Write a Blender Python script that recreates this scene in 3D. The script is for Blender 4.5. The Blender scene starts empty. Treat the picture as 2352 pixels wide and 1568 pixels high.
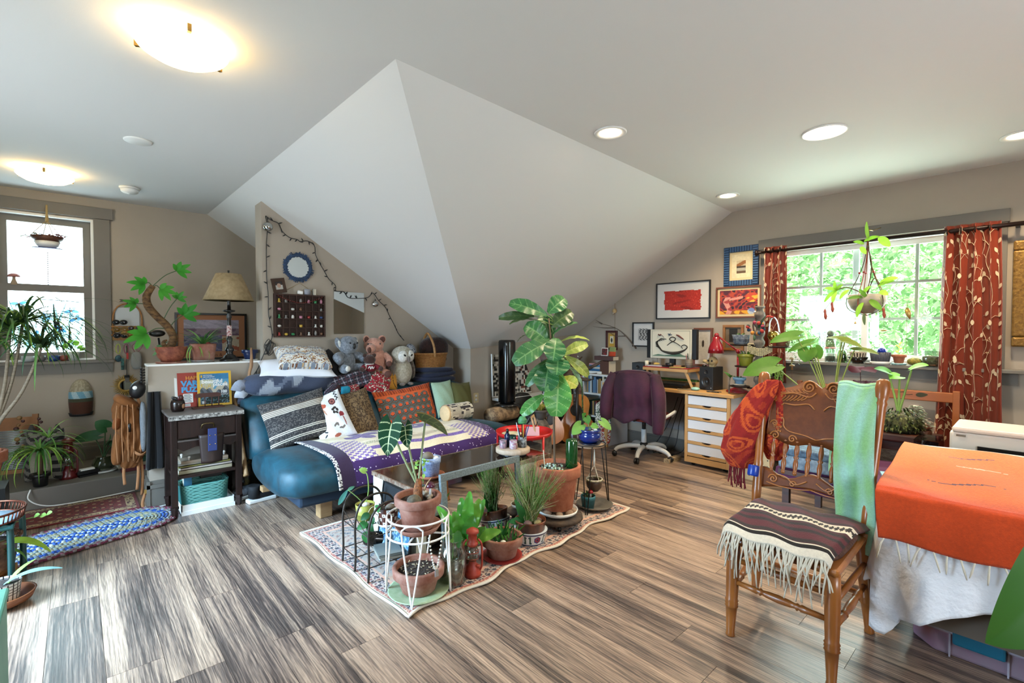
import bpy,math,random
import numpy as np
from mathutils import Vector as V,Matrix as MX,Euler
random.seed(7)
PI = math.pi
scene = bpy.context.scene
COL = scene.collection
# ---------------------------------------------------------------- camera
cam = bpy.data.cameras.new('camera'); cam.sensor_width = 36; cam.lens = 36*1102.06/2352; cam.clip_start = .02
co = bpy.data.objects.new('camera',cam); COL.objects.link(co)
co.matrix_world = MX(((0.74033,0.01525,-0.67207,0),(-0.67224,0.01813,-0.74011,0),(0.0009,0.99972,0.02367,1.35),(0,0,0,1)))
scene.camera = co
# ---------------------------------------------------------------- world, sun, exposure
W = bpy.data.worlds.new('world'); scene.world = W; W.use_nodes = True
bg = W.node_tree.nodes['Background']; bg.inputs[0].default_value = (.80,.91,1.0,1); bg.inputs[1].default_value = 6.0
sun = bpy.data.lights.new('sun','SUN'); sun.energy = 12.0; sun.angle = .03; sun.color = (1,.96,.86)
so = bpy.data.objects.new('sun',sun); COL.objects.link(so); so.rotation_euler = (math.radians(28),math.radians(-22),0)
def area(name,loc,rot,sx,sy,e,col):
    l = bpy.data.lights.new(name,'AREA'); l.shape = 'RECTANGLE'; l.size = sx; l.size_y = sy; l.energy = e; l.color = col
    o = bpy.data.objects.new(name,l); COL.objects.link(o); o.location = loc; o.rotation_euler = rot
    return o
# light from the two windows, then two added fill lights out of view
area('daylight_and_fill',(-.18,6.12,1.7),(-PI/2,0,0),.66,1.3,12,(.72,.88,1))
area('daylight_and_fill',(5.28,1.02,1.66),(0,PI/2,0),1.1,1.5,55,(.93,1,.92))
area('daylight_and_fill',(1.3,-2.45,1.55),(PI/2,0,0),1.4,1.1,32,(.95,.98,1))  # added fill light, shining through the back wall opening
dl = area('daylight_and_fill',(-1.80,2.9,1.35),(0,-math.radians(52),0),1.5,1.5,88,(.45,.72,1)); dl.data.spread = 1.5  # added blue fill light from the side, tilted down to the floor
cy_ = scene.cycles; cy_.max_bounces = 8; cy_.diffuse_bounces = 4; cy_.glossy_bounces = 3; cy_.transmission_bounces = 4; cy_.transparent_max_bounces = 10; cy_.caustics_reflective = False; cy_.caustics_refractive = False
vs = scene.view_settings
vs.view_transform = 'Standard'; vs.look = 'None'; vs.gamma = 1; vs.use_curve_mapping = False; vs.exposure = .68
# ---------------------------------------------------------------- helpers
def lin(c):
    if isinstance(c,str):
        c = [int(c[i:i+2],16)/255 for i in (1,3,5)]
        return tuple(x/12.92 if x <= .04045 else ((x+.055)/1.055)**2.4 for x in c)
    return tuple(c)
_mats = {}
def mat(name,col='#808080',rough=.6,metal=0,var=0,vs=12,col2=None,bump=0,bs=80,sheen=0,trans=0,emit=0,vcol=False,stretch=(1,1,1),spec=.5,coat=0,transl=0,rnd=0,gen=False,alpha=1):
    if name in _mats: return _mats[name]
    m = bpy.data.materials.new(name); m.use_nodes = True; nt = m.node_tree; N = nt.nodes; L = nt.links
    b = N['Principled BSDF']; c = lin(col)
    b.inputs['Roughness'].default_value = rough; b.inputs['Metallic'].default_value = metal
    b.inputs['Specular IOR Level'].default_value = spec
    b.inputs['Base Color'].default_value = (*c,1)
    if alpha < 1: b.inputs['Alpha'].default_value = alpha
    if sheen: b.inputs['Sheen Weight'].default_value = sheen; b.inputs['Sheen Roughness'].default_value = .35
    if coat: b.inputs['Coat Weight'].default_value = coat; b.inputs['Coat Roughness'].default_value = .12
    if trans: b.inputs['Transmission Weight'].default_value = trans
    if emit: b.inputs['Emission Color'].default_value = (*c,1); b.inputs['Emission Strength'].default_value = emit
    src = None
    tc = N.new('ShaderNodeTexCoord'); mp = N.new('ShaderNodeMapping'); mp.inputs['Scale'].default_value = stretch
    L.new(tc.outputs['Generated' if gen else 'Object'],mp.inputs[0])
    if vcol:
        a = N.new('ShaderNodeAttribute'); a.attribute_name = 'Col'; src = a.outputs['Color']
    if var or col2:
        n = N.new('ShaderNodeTexNoise'); n.inputs['Scale'].default_value = vs; n.inputs['Detail'].default_value = 4; n.inputs['Roughness'].default_value = .65
        L.new(mp.outputs[0],n.inputs['Vector'])
        if col2 and not vcol:
            r = N.new('ShaderNodeValToRGB'); r.color_ramp.elements[0].position = .36; r.color_ramp.elements[1].position = .64
            r.color_ramp.elements[0].color = (*c,1); r.color_ramp.elements[1].color = (*lin(col2),1)
            L.new(n.outputs['Fac'],r.inputs[0]); src = r.outputs[0]
        else:
            mr = N.new('ShaderNodeMapRange'); mr.inputs[1].default_value = .3; mr.inputs[2].default_value = .7
            mr.inputs[3].default_value = 1-var; mr.inputs[4].default_value = 1+var
            L.new(n.outputs['Fac'],mr.inputs[0])
            mx = N.new('ShaderNodeMix'); mx.data_type = 'RGBA'; mx.blend_type = 'MULTIPLY'; mx.inputs[0].default_value = 1
            if src: L.new(src,mx.inputs[6])
            else: mx.inputs[6].default_value = (*c,1)
            L.new(mr.outputs[0],mx.inputs[7]); src = mx.outputs[2]
    if rnd:
        oi = N.new('ShaderNodeObjectInfo'); hs = N.new('ShaderNodeHueSaturation')
        mr = N.new('ShaderNodeMapRange'); mr.inputs[3].default_value = 1-rnd; mr.inputs[4].default_value = 1+rnd
        L.new(oi.outputs['Random'],mr.inputs[0]); L.new(mr.outputs[0],hs.inputs['Value'])
        if src: L.new(src,hs.inputs['Color'])
        else: hs.inputs['Color'].default_value = (*c,1)
        src = hs.outputs[0]
    if src: L.new(src,b.inputs['Base Color'])
    if bump:
        n2 = N.new('ShaderNodeTexNoise'); n2.inputs['Scale'].default_value = bs; n2.inputs['Detail'].default_value = 3
        L.new(mp.outputs[0],n2.inputs['Vector'])
        bm = N.new('ShaderNodeBump'); bm.inputs['Strength'].default_value = bump; bm.inputs['Distance'].default_value = .01
        L.new(n2.outputs['Fac'],bm.inputs['Height']); L.new(bm.outputs[0],b.inputs['Normal'])
    if transl:
        t = N.new('ShaderNodeBsdfTranslucent'); ms = N.new('ShaderNodeMixShader'); ms.inputs[0].default_value = transl
        if src: L.new(src,t.inputs[0])
        else: t.inputs[0].default_value = (*c,1)
        L.new(b.outputs[0],ms.inputs[1]); L.new(t.outputs[0],ms.inputs[2]); L.new(ms.outputs[0],N['Material Output'].inputs[0])
    _mats[name] = m
    return m
def thin_glass(name,tint='#ffffff',gloss=.08,rough=.02,fres=True):
    if name in _mats: return _mats[name]
    m = bpy.data.materials.new(name); m.use_nodes = True; nt = m.node_tree; N = nt.nodes; L = nt.links
    for n in list(N):
        if n.type == 'BSDF_PRINCIPLED': N.remove(n)
    t = N.new('ShaderNodeBsdfTransparent'); t.inputs[0].default_value = (*lin(tint),1)
    g = N.new('ShaderNodeBsdfGlossy'); g.inputs['Roughness'].default_value = rough
    ms = N.new('ShaderNodeMixShader'); ms.inputs[0].default_value = gloss
    if fres:
        lw = N.new('ShaderNodeLayerWeight'); lw.inputs[0].default_value = .25
        mr = N.new('ShaderNodeMapRange'); mr.inputs[3].default_value = gloss; mr.inputs[4].default_value = .6
        L.new(lw.outputs['Facing'],mr.inputs[0]); L.new(mr.outputs[0],ms.inputs[0])
    L.new(t.outputs[0],ms.inputs[1]); L.new(g.outputs[0],ms.inputs[2]); L.new(ms.outputs[0],N['Material Output'].inputs[0])
    _mats[name] = m
    return m

def cr(pts,n=6,closed=False):
    """smooth curve through points"""
    P = [np.array(p,float) for p in pts]; out = []; k = len(P)
    if k < 3 and not closed: return P
    for i in range(k if closed else k-1):
        if closed: a,b,c,d = P[i-1],P[i],P[(i+1) % k],P[(i+2) % k]
        else: a,b,c,d = P[max(i-1,0)],P[i],P[i+1],P[min(i+2,k-1)]
        for j in range(n):
            t = j/n
            out.append(.5*((2*b)+(c-a)*t+(2*a-5*b+4*c-d)*t*t+(3*b-a-3*c+d)*t**3))
    if not closed: out.append(P[-1])
    return out
def rot(rx=0,ry=0,rz=0,loc=(0,0,0),s=1):
    sc = s if hasattr(s,'__len__') else (s,s,s)
    return MX.Translation(loc) @ Euler((rx,ry,rz)).to_matrix().to_4x4() @ MX.Diagonal((*sc,1))
class B:
    def __init__(s,M=None): s.v = []; s.f = []; s.sm = []; s.c = []; s.col = None; s.M = M; s.has = False
    def add(s,vs,fs,smooth=True,cols=None):
        o = len(s.v)
        if s.M is not None: vs = [s.M @ V(p) for p in vs]
        s.v += [tuple(p) for p in vs]; s.f += [tuple(i+o for i in f) for f in fs]; s.sm += [smooth]*len(fs)
        if cols is not None: s.c += [lin(c) for c in cols]; s.has = True
        else:
            s.c += [lin(s.col) if s.col else (.5,.5,.5)]*len(fs)
            if s.col: s.has = True
        return s
    def bx(s,x0,x1,y0,y1,z0,z1):
        return s.add([(x0,y0,z0),(x1,y0,z0),(x1,y1,z0),(x0,y1,z0),(x0,y0,z1),(x1,y0,z1),(x1,y1,z1),(x0,y1,z1)],
            [(3,2,1,0),(4,5,6,7),(0,1,5,4),(1,2,6,5),(2,3,7,6),(3,0,4,7)],False)
    def box(s,c,size,r=(0,0,0)):
        m = rot(*r,loc=c); a,b,d = (x/2 for x in size)
        vs = [m @ V((i*a,j*b,k*d)) for k in (-1,1) for i,j in ((-1,-1),(1,-1),(1,1),(-1,1))]
        return s.add(vs,[(3,2,1,0),(4,5,6,7),(0,1,5,4),(1,2,6,5),(2,3,7,6),(3,0,4,7)],False)
    def bar(s,p,q,w,t,up=(0,0,1)):
        p,q = V(p),V(q); d = (q-p); u = V(up); x = d.cross(u)
        if x.length < 1e-6: x = V((1,0,0))
        x.normalize(); y = x.cross(d).normalized(); vs = []
        for e in (p,q):
            for i,j in ((-1,-1),(1,-1),(1,1),(-1,1)): vs.append(e+x*w/2*i+y*t/2*j)
        return s.add(vs,[(3,2,1,0),(4,5,6,7),(0,1,5,4),(1,2,6,5),(2,3,7,6),(3,0,4,7)],False)
    def tube(s,pts,r,n=8,closed=False,caps=True,sx=1,flat=None):
        P = [V(p) for p in pts]; k = len(P); vs = []; fs = []
        R_ = r if hasattr(r,'__len__') else [r]*k
        if len(R_) != k: R_ = list(np.interp(np.linspace(0,1,k),np.linspace(0,1,len(R_)),R_))
        up = None
        for i in range(k):
            d = (P[(i+1) % k]-P[i-1]) if closed else (P[min(i+1,k-1)]-P[max(i-1,0)])
            if d.length < 1e-9: d = V((0,0,1))
            d.normalize()
            if up is None:
                up = V((0,0,1)) if abs(d.z) < .9 else V((1,0,0))
                if flat: up = V(flat)
            x = d.cross(up)
            if x.length < 1e-6: x = d.orthogonal()
            x.normalize(); y = x.cross(d).normalized(); up = y if not flat else up
            for j in range(n):
                a = 2*PI*j/n; vs.append(P[i]+x*(math.cos(a)*R_[i]*sx)+y*(math.sin(a)*R_[i]))
        m = k if closed else k-1
        for i in range(m):
            for j in range(n):
                a = i*n+j; b_ = i*n+(j+1) % n; c = ((i+1) % k)*n+(j+1) % n; d = ((i+1) % k)*n+j
                fs.append((a,b_,c,d))
        if caps and not closed: fs.append(tuple(range(n-1,-1,-1))); fs.append(tuple((k-1)*n+j for j in range(n)))
        return s.add(vs,fs)
    def lathe(s,prof,c=(0,0,0),n=24,M=None,sx=1,sy=1,sm=True,sq=0):
        vs = []; fs = []; k = len(prof)
        for r,z in prof:
            for j in range(n):
                a = 2*PI*j/n; ca,sa = math.cos(a),math.sin(a)
                if sq:
                    e = 2/sq; q = (abs(ca)**sq+abs(sa)**sq)**(-1/sq); ca *= q; sa *= q
                p = V((r*ca*sx,r*sa*sy,z))
                if M is not None: p = M @ p
                vs.append((p.x+c[0],p.y+c[1],p.z+c[2]))
        for i in range(k-1):
            for j in range(n): fs.append((i*n+j,i*n+(j+1) % n,(i+1)*n+(j+1) % n,(i+1)*n+j))
        if prof[0][0] > 1e-6 and k > 2: fs.append(tuple(range(n-1,-1,-1)))
        if prof[-1][0] > 1e-6 and k > 2: fs.append(tuple((k-1)*n+j for j in range(n)))
        return s.add(vs,fs,sm)
    def ell(s,c,r,R_=(0,0,0),nu=14,nv=9,p=2):
        if not hasattr(r,'__len__'): r = (r,r,r)
        m = rot(*R_,loc=c); vs = []; fs = []
        def se(x): return math.copysign(abs(x)**(2/p),x)
        for i in range(nv+1):
            t = -PI/2+PI*i/nv
            for j in range(nu):
                a = 2*PI*j/nu
                vs.append(m @ V((r[0]*se(math.cos(t))*se(math.cos(a)),r[1]*se(math.cos(t))*se(math.sin(a)),r[2]*se(math.sin(t)))))
        for i in range(nv):
            for j in range(nu): fs.append((i*nu+j,i*nu+(j+1) % nu,(i+1)*nu+(j+1) % nu,(i+1)*nu+j))
        return s.add(vs,fs)
    def prism(s,poly,h0,h1,M=None,smooth=False):
        k = len(poly); vs = [(x,y,h0) for x,y in poly]+[(x,y,h1) for x,y in poly]
        if M is not None: vs = [M @ V(p) for p in vs]
        return s.add(vs,[tuple(range(k-1,-1,-1)),tuple(range(k,2*k))]+[(i,(i+1) % k,k+(i+1) % k,k+i) for i in range(k)],smooth)
    def grid(s,fn,nu,nv,colfn=None,smooth=True,closeu=False):
        vs = [fn(i/nu,j/nv) for j in range(nv+1) for i in range(nu+(0 if closeu else 1))]
        w = nu if closeu else nu+1; fs = []; cs = []
        for j in range(nv):
            for i in range(nu):
                fs.append((j*w+i,j*w+(i+1) % w,(j+1)*w+(i+1) % w,(j+1)*w+i))
                if colfn: cs.append(colfn((i+.5)/nu,(j+.5)/nv))
        return s.add(vs,fs,smooth,cs if colfn else None)
    def leaf(s,base,d,up,ln,w,shape='o',bend=.3,fold=.15,n=7,wav=0):
        """leaf blade from base along d, arching down by bend, folded along its midrib"""
        d = V(d).normalized(); up = V(up); x = d.cross(up)
        if x.length < 1e-5: x = d.orthogonal()
        x.normalize(); up = x.cross(d).normalized(); base = V(base); vs = []; fs = []
        for i in range(n+1):
            t = i/n
            if shape == 'o': ww = math.sin(PI*min(1,t*.97+.02))**.8
            elif shape == 'h': ww = (1.15*math.sin(PI*min(1,(t*.86+.14)))**.75 if t < 1 else .02)
            elif shape == 's': ww = (1-t)**.6*min(1,.55+t*3)
            elif shape == 'f': ww = (math.sin(PI*(t*.80+.10))**.9)*(.5+.75*t)
            elif shape == 'b': ww = max(.05,(1-t**3))*min(1,.2+t*2.2)
            else: ww = 1
            if t == 1 and shape in 'oh': ww = .03
            a = bend*t; L_ = ln
            c = base+d*(L_*(math.sin(a)/bend if abs(bend) > 1e-3 else t))-up*(L_*((1-math.cos(a))/bend) if abs(bend) > 1e-3 else 0)
            nn = up*math.cos(a)+d*math.sin(a)
            e = ww*w/2; wv = wav*math.sin(i*2.6)*e
            b = t*-.0
            hb = (-.25*ln*(1-t)**4 if shape == 'h' and i < 2 else 0)
            vs += [c-x*e+nn*(fold*e+wv)+d*hb*.5,c,c+x*e+nn*(fold*e-wv)+d*hb*.5]
        for i in range(n):
            o = i*3
            fs += [(o,o+1,o+4,o+3),(o+1,o+2,o+5,o+4)]
        return s.add(vs,fs)
    def build(s,name,m,parent=None,loc=None,r=None,bev=0,sub=0,thick=0,wn=False):
        me = bpy.data.meshes.new(name); me.from_pydata(s.v,[],s.f)
        me.polygons.foreach_set('use_smooth',s.sm)
        if s.has:
            at = me.color_attributes.new('Col','FLOAT_COLOR','CORNER')
            arr = np.ones((len(me.loops),4),np.float32)
            cnt = [len(f) for f in s.f]
            arr[:,:3] = np.repeat(np.array(s.c,np.float32).reshape(-1,3),cnt,axis=0)
            at.data.foreach_set('color',arr.ravel())
        me.materials.append(m)
        o = bpy.data.objects.new(name,me); COL.objects.link(o)
        if parent is not None: o.parent = parent
        if loc is not None: o.location = loc
        if r is not None: o.rotation_euler = r
        if thick:
            q = o.modifiers.new('t','SOLIDIFY'); q.thickness = thick; q.offset = 0
        if bev:
            q = o.modifiers.new('b','BEVEL'); q.width = bev; q.segments = 2; q.limit_method = 'ANGLE'; q.angle_limit = .7
        if sub:
            q = o.modifiers.new('s','SUBSURF'); q.levels = sub; q.render_levels = sub
        return o
def tag(o,label,cat,group=None):
    o['label'] = label; o['category'] = cat
    if group: o['group'] = group
    return o
def T(name,label,cat,loc=(0,0,0),rz=0,group=None,r=None):
    o = bpy.data.objects.new(name,None); o.empty_display_size = .05; COL.objects.link(o); o.location = loc
    o.rotation_euler = r if r else (0,0,rz)
    return tag(o,label,cat,group)
def struct(o): o['kind'] = 'structure'; return o
def copy_tree(root,loc=None,rz=None,label=None,group=None):
    r = root.copy(); COL.objects.link(r)
    if loc is not None: r.location = loc
    if rz is not None: r.rotation_euler = (0,0,rz)
    if label: r['label'] = label
    if group: r['group'] = group
    for ch in list(root.children):
        c = ch.copy(); COL.objects.link(c); c.parent = r
        for g in list(ch.children):
            e = g.copy(); COL.objects.link(e); e.parent = c
    return r
def text(name,body,size,m,parent,loc,r,ext=.0005,align='LEFT',bold=0,sx=1):
    c = bpy.data.curves.new(name,'FONT'); c.body = body; c.size = size; c.extrude = ext; c.align_x = align; c.offset = bold; c.resolution_u = 3
    q = bpy.data.objects.new(name,c); COL.objects.link(q)
    me = bpy.data.meshes.new_from_object(q.evaluated_get(bpy.context.evaluated_depsgraph_get())); me.name = name
    bpy.data.objects.remove(q); bpy.data.curves.remove(c)
    me.materials.clear(); me.materials.append(m)
    o = bpy.data.objects.new(name,me); COL.objects.link(o); o.parent = parent; o.location = loc; o.rotation_euler = r
    o.scale = (sx,1,1)
    return o
rnd = random.uniform
def mixc(a,b,t):
    a,b = lin(a),lin(b); return tuple(x+(y-x)*t for x,y in zip(a,b))
# ================================================================ the setting
XR,YL,HC = 4.97,5.876,2.555
m_wall = mat('wall_paint','#a3988a',.9,bump=.08,bs=350,var=.03,vs=3)
m_ceil = mat('ceiling_paint','#dbdcda',.9,bump=.05,bs=300)
m_trim = mat('grey_trim_paint','#6c675f',.55,var=.04,vs=4)
m_white = mat('white_paint','#e6e6e2',.5)
def floor_material():
    m = bpy.data.materials.new('plank_wood'); m.use_nodes = True; N = m.node_tree.nodes; L = m.node_tree.links; b = N['Principled BSDF']
    tc = N.new('ShaderNodeTexCoord'); oi = N.new('ShaderNodeObjectInfo')
    ad = N.new('ShaderNodeVectorMath'); ad.operation = 'MULTIPLY_ADD'; cm = N.new('ShaderNodeCombineXYZ')
    mu = N.new('ShaderNodeMath'); mu.operation = 'MULTIPLY'; mu.inputs[1].default_value = 37
    L.new(oi.outputs['Random'],mu.inputs[0]); L.new(mu.outputs[0],cm.inputs[0]); L.new(mu.outputs[0],cm.inputs[1]); L.new(mu.outputs[0],cm.inputs[2])
    ad.inputs[1].default_value = (1,1,1); L.new(tc.outputs['Object'],ad.inputs[0]); L.new(cm.outputs[0],ad.inputs[2])
    def nz(sc,sx,sy,det=5,dist=0,ro=.6):
        mp = N.new('ShaderNodeMapping'); mp.inputs['Scale'].default_value = (sx,sy,1); L.new(ad.outputs[0],mp.inputs[0])
        n = N.new('ShaderNodeTexNoise'); n.inputs['Scale'].default_value = sc; n.inputs['Detail'].default_value = det; n.inputs['Distortion'].default_value = dist; n.inputs['Roughness'].default_value = ro
        L.new(mp.outputs[0],n.inputs['Vector']); return n.outputs['Fac']
    big = nz(2.2,4.2,.26,6,.7,.62); fine = nz(9,12,.22,5,.4,.68); grain = nz(34,9,.22,3)
    def math_(op,a,b_):
        n = N.new('ShaderNodeMath'); n.operation = op
        for i,q in enumerate((a,b_)):
            if isinstance(q,(int,float)): n.inputs[i].default_value = q
            else: L.new(q,n.inputs[i])
        return n.outputs[0]
    mp = N.new('ShaderNodeMapping'); mp.inputs['Scale'].default_value = (1,.11,1); L.new(ad.outputs[0],mp.inputs[0])
    wv = N.new('ShaderNodeTexWave'); wv.inputs['Scale'].default_value = 24; wv.inputs['Distortion'].default_value = 13; wv.inputs['Detail'].default_value = 3; wv.inputs['Detail Scale'].default_value = 1.1; wv.inputs['Detail Roughness'].default_value = .6; L.new(mp.outputs[0],wv.inputs['Vector'])
    f = math_('ADD',math_('MULTIPLY',big,.64),math_('MULTIPLY',fine,.40))
    f = math_('ADD',f,math_('MULTIPLY',math_('SUBTRACT',oi.outputs['Random'],.5),.09))
    f = math_('ADD',f,math_('MULTIPLY',math_('SUBTRACT',wv.outputs['Fac'],.5),.03))
    r = N.new('ShaderNodeValToRGB'); e = r.color_ramp.elements
    e[0].position = .36; e[0].color = (*lin('#332a26'),1); e[1].position = .70; e[1].color = (*lin('#c2a68c'),1)
    for p,c in ((.435,'#4d403a'),(.49,'#715e52'),(.55,'#957d6a'),(.62,'#ad927c')):
        q = e.new(p); q.color = (*lin(c),1)
    L.new(f,r.inputs[0])
    mx = N.new('ShaderNodeMix'); mx.data_type = 'RGBA'; mx.blend_type = 'MULTIPLY'; mx.inputs[0].default_value = .75
    L.new(r.outputs[0],mx.inputs[6])
    g = N.new('ShaderNodeMapRange'); g.inputs[1].default_value = .25; g.inputs[2].default_value = .62; g.inputs[3].default_value = .55; g.inputs[4].default_value = 1.08
    gm = math_('ADD',math_('MULTIPLY',grain,.78),math_('MULTIPLY',wv.outputs['Fac'],.22))
    L.new(gm,g.inputs[0]); L.new(g.outputs[0],mx.inputs[7]); L.new(mx.outputs[2],b.inputs['Base Color'])
    rr = N.new('ShaderNodeMapRange'); rr.inputs[3].default_value = .42; rr.inputs[4].default_value = .22; L.new(grain,rr.inputs[0]); L.new(rr.outputs[0],b.inputs['Roughness'])
    bp = N.new('ShaderNodeBump'); bp.inputs['Strength'].default_value = .35; bp.inputs['Distance'].default_value = .004; L.new(grain,bp.inputs['Height']); L.new(bp.outputs[0],b.inputs['Normal'])
    return m
m_floor = floor_material(); m_floor.node_tree.nodes['Principled BSDF'].inputs['Coat Weight'].default_value = .35; m_floor.node_tree.nodes['Principled BSDF'].inputs['Coat Roughness'].default_value = .22
sub = B().bx(-2.6,5.2,-2.2,6.0,-.06,-.0035).build('floor',mat('floor_joint','#2c2520',.8)); struct(sub)
PW = .182; pl_mesh = {}
row = 0; x = -2.3
rs = random.Random(3)
while x < XR-.01:
    y = -1.9 - rs.uniform(0,1.2)
    while y < YL:
        y0 = max(y,-1.9); y1 = min(y+1.22,YL)
        L_ = round(y1-y0,3); w = min(PW,XR-x)
        if L_ > .02 and w > .02 and not (x > 3.17 and y0 > 4.3) and not (x < -.75 and y1 < 2.2) and not (y1 < -.75 and x < 2.3):
            k = (round(w,3),L_)
            if k not in pl_mesh:
                b = B().bx(.0008,w-.0008,.0008,L_-.0008,-.006,0)
                o = b.build('plank',m_floor,sub); pl_mesh[k] = o.data
                q = o
            else:
                q = bpy.data.objects.new('plank',pl_mesh[k]); COL.objects.link(q); q.parent = sub
            q.location = (x,y0,0)
        y += 1.22
    x += PW
# ---- walls
def rim(b,a0,a1,z0,z1,A0,A1,Z0,Z1,box):
    """a wall with one opening made of four slabs"""
    box(A0,A1,Z0,z0); box(A0,A1,z1,Z1); box(A0,a0,z0,z1); box(a1,A1,z0,z1)
b = B(); rim(b,-.50,.13,1.075,2.36,-2.6,4.0,0,2.62,lambda p,q,r,s: b.bx(p,q,YL,YL+.16,r,s))
struct(b.build('wall_left',m_wall))
b = B(); rim(b,.22,1.74,1.05,2.13,-2.2,4.5,0,2.62,lambda p,q,r,s: b.bx(XR,XR+.16,p,q,r,s))
struct(b.build('wall_right',m_wall))
b = B(); rim(b,.6,2.0,1.0,2.1,-2.6,XR,0,2.62,lambda p,q,r,s: b.bx(p,q,-2.36,-2.2,r,s))  # unseen wall; its opening is added to admit the back fill light
struct(b.build('wall_back',m_wall))
b = B(); rim(b,2.15,3.65,.12,2.1,-2.2,YL,0,2.62,lambda p,q,r,s: b.bx(-1.76,-1.6,p,q,r,s))  # out of view; door-sized opening added for the blue side fill
struct(b.build('wall_side',m_wall))
C0,L1,R1,K0 = (1.07,1.95,HC),(1.03,YL+.05,HC),(XR+.05,2.14,HC),(3.2,4.2,1.145)
LB,RB = (3.2,YL+.05,1.145),(XR+.05,4.2,1.30)
b = B().add([(-2.6,-2.2,HC),(XR+.05,-2.2,HC),R1,C0,L1,(-2.6,YL+.05,HC),(-2.6,-2.2,HC+.1),(XR+.05,-2.2,HC+.1),(R1[0],R1[1],HC+.1),(C0[0],C0[1],HC+.1),(L1[0],L1[1],HC+.1),(-2.6,YL+.05,HC+.1)],
    [(0,1,2,3,4,5),(11,10,9,8,7,6)]+[(i,(i+1) % 6,(i+1) % 6+6,i+6) for i in range(6)],False)
ceil = struct(b.build('ceiling',m_ceil))
def slope(name,P):
    Q = [(p[0]+.08,p[1]+.08,p[2]+.16) for p in P]
    struct(B().add(list(P)+Q,[(0,1,2,3),(7,6,5,4)]+[(i,(i+1) % 4,(i+1) % 4+4,i+4) for i in range(4)],False).build(name,m_ceil))
slope('ceiling_slope_left',(C0,L1,LB,K0))
slope('ceiling_slope_right',(R1,C0,(3.2,4.2,1.145),RB))
struct(B().bx(3.2,3.32,4.202,YL,0,1.40).build('wall_knee_left',m_wall))
struct(B().add([(3.201,4.201,0),(XR,4.201,0),(XR,4.201,1.34),(3.201,4.201,1.22),(3.32,4.32,0),(XR,4.32,0),(XR,4.32,1.34),(3.32,4.32,1.22)],
    [(0,1,2,3),(7,6,5,4),(0,4,5,1),(1,5,6,2),(2,6,7,3),(3,7,4,0)],False).build('wall_knee_right',m_wall))
# partition under the slope, and the half wall that carries on from it
def zl(x): return HC-(x-1.05)*(HC-1.145)/(3.2-1.05)
struct(B().add([(1.195,4.527,1.0),(3.2,4.527,0),(3.2,4.527,zl(3.2)+.03),(1.195,4.527,zl(1.195)+.03),(1.195,4.72,1.0),(3.2,4.72,0),(3.2,4.72,zl(3.2)+.03),(1.195,4.72,zl(1.195)+.03),(1.195,4.527,0),(1.195,4.72,0)],
    [(8,1,2,3,0),(4,7,6,5,9),(0,3,7,4),(3,2,6,7),(8,0,4,9),(8,9,5,1),(1,5,6,2)],False).build('wall_partition',m_wall))
hw = struct(B().bx(.396,1.195,4.527,4.72,0,1.072).build('wall_half',m_wall))
B().bx(.392,1.195,4.522,4.725,1.072,1.086).build('cap',m_white,hw)
def baseb(name,pts,hgt=.16):
    b = B()
    for (p,q,nrm) in pts:
        p,q,nrm = V(p),V(q),V(nrm)
        for z0,z1,t in ((0,hgt*.72,.016),(hgt*.72,hgt*.86,.022),(hgt*.86,hgt,.010)):
            vs = [p,q,q+nrm*t,p+nrm*t]; b.add([(v.x,v.y,z0) for v in vs]+[(v.x,v.y,z1) for v in vs],[(3,2,1,0),(4,5,6,7),(0,1,5,4),(1,2,6,5),(2,3,7,6),(3,0,4,7)],False)
    return struct(b.build(name,m_trim))
baseb('baseboard_half_wall',[((.375,4.527,0),(1.2,4.527,0),(0,-1,0)),((.396,4.505,0),(.396,4.74,0),(-1,0,0))],.20)
baseb('baseboard_knee',[((3.2,4.2,0),(XR,4.2,0),(0,-1,0)),((3.2,4.2,0),(3.2,4.527,0),(-1,0,0))],.12)
baseb('baseboard_right',[((XR,-2.0,0),(XR,4.2,0),(-1,0,0))],.14)
# low boxed ledge that runs along the left wall
struct(B().bx(-2.4,1.1,5.04,YL,0,.155).build('trim_ledge',m_trim,bev=.006))
baseb('baseboard_left',[((-2.4,YL,0),(1.1,YL,0),(0,-1,0))],.21).location.z = .10
# ---- left window (sash window)
def frame_y(b,x0,x1,z0,z1,w,y0,y1,wt=None,wb=None):
    wt = wt or w; wb = wb or w
    b.bx(x0,x0+w,y0,y1,z0,z1); b.bx(x1-w,x1,y0,y1,z0,z1); b.bx(x0+w,x1-w,y0,y1,z1-wt,z1); b.bx(x0+w,x1-w,y0,y1,z0,z0+wb)
def frame_x(b,y0,y1,z0,z1,w,x0,x1,wt=None,wb=None):
    wt = wt or w; wb = wb or w
    b.bx(x0,x1,y0,y0+w,z0,z1); b.bx(x0,x1,y1-w,y1,z0,z1); b.bx(x0,x1,y0+w,y1-w,z1-wt,z1); b.bx(x0,x1,y0+w,y1-w,z0,z0+wb)
m_glass = thin_glass('window_glass','#f4fbfa',.04)
w1 = struct(bpy.data.objects.new('window_1',None)); COL.objects.link(w1); w1.location = (0,YL,0)
b = B(); b.bx(.13,.247,-.022,0,1.05,2.37); b.bx(-.62,-.50,-.022,0,1.05,2.37); b.build('casing',m_trim,w1,bev=.003)
B().bx(-.64,.27,-.032,0,2.37,2.472).build('header',m_trim,w1,bev=.003)
B().bx(-.63,.262,-.055,.02,1.045,1.072).build('window_sill',m_trim,w1,bev=.004)
B().bx(-.62,.25,-.02,0,.955,1.045).build('apron',m_trim,w1)
b = B(); frame_y(b,-.50,.13,1.072,2.36,.018,.0,.15); b.build('jamb',m_white,w1)
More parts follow.
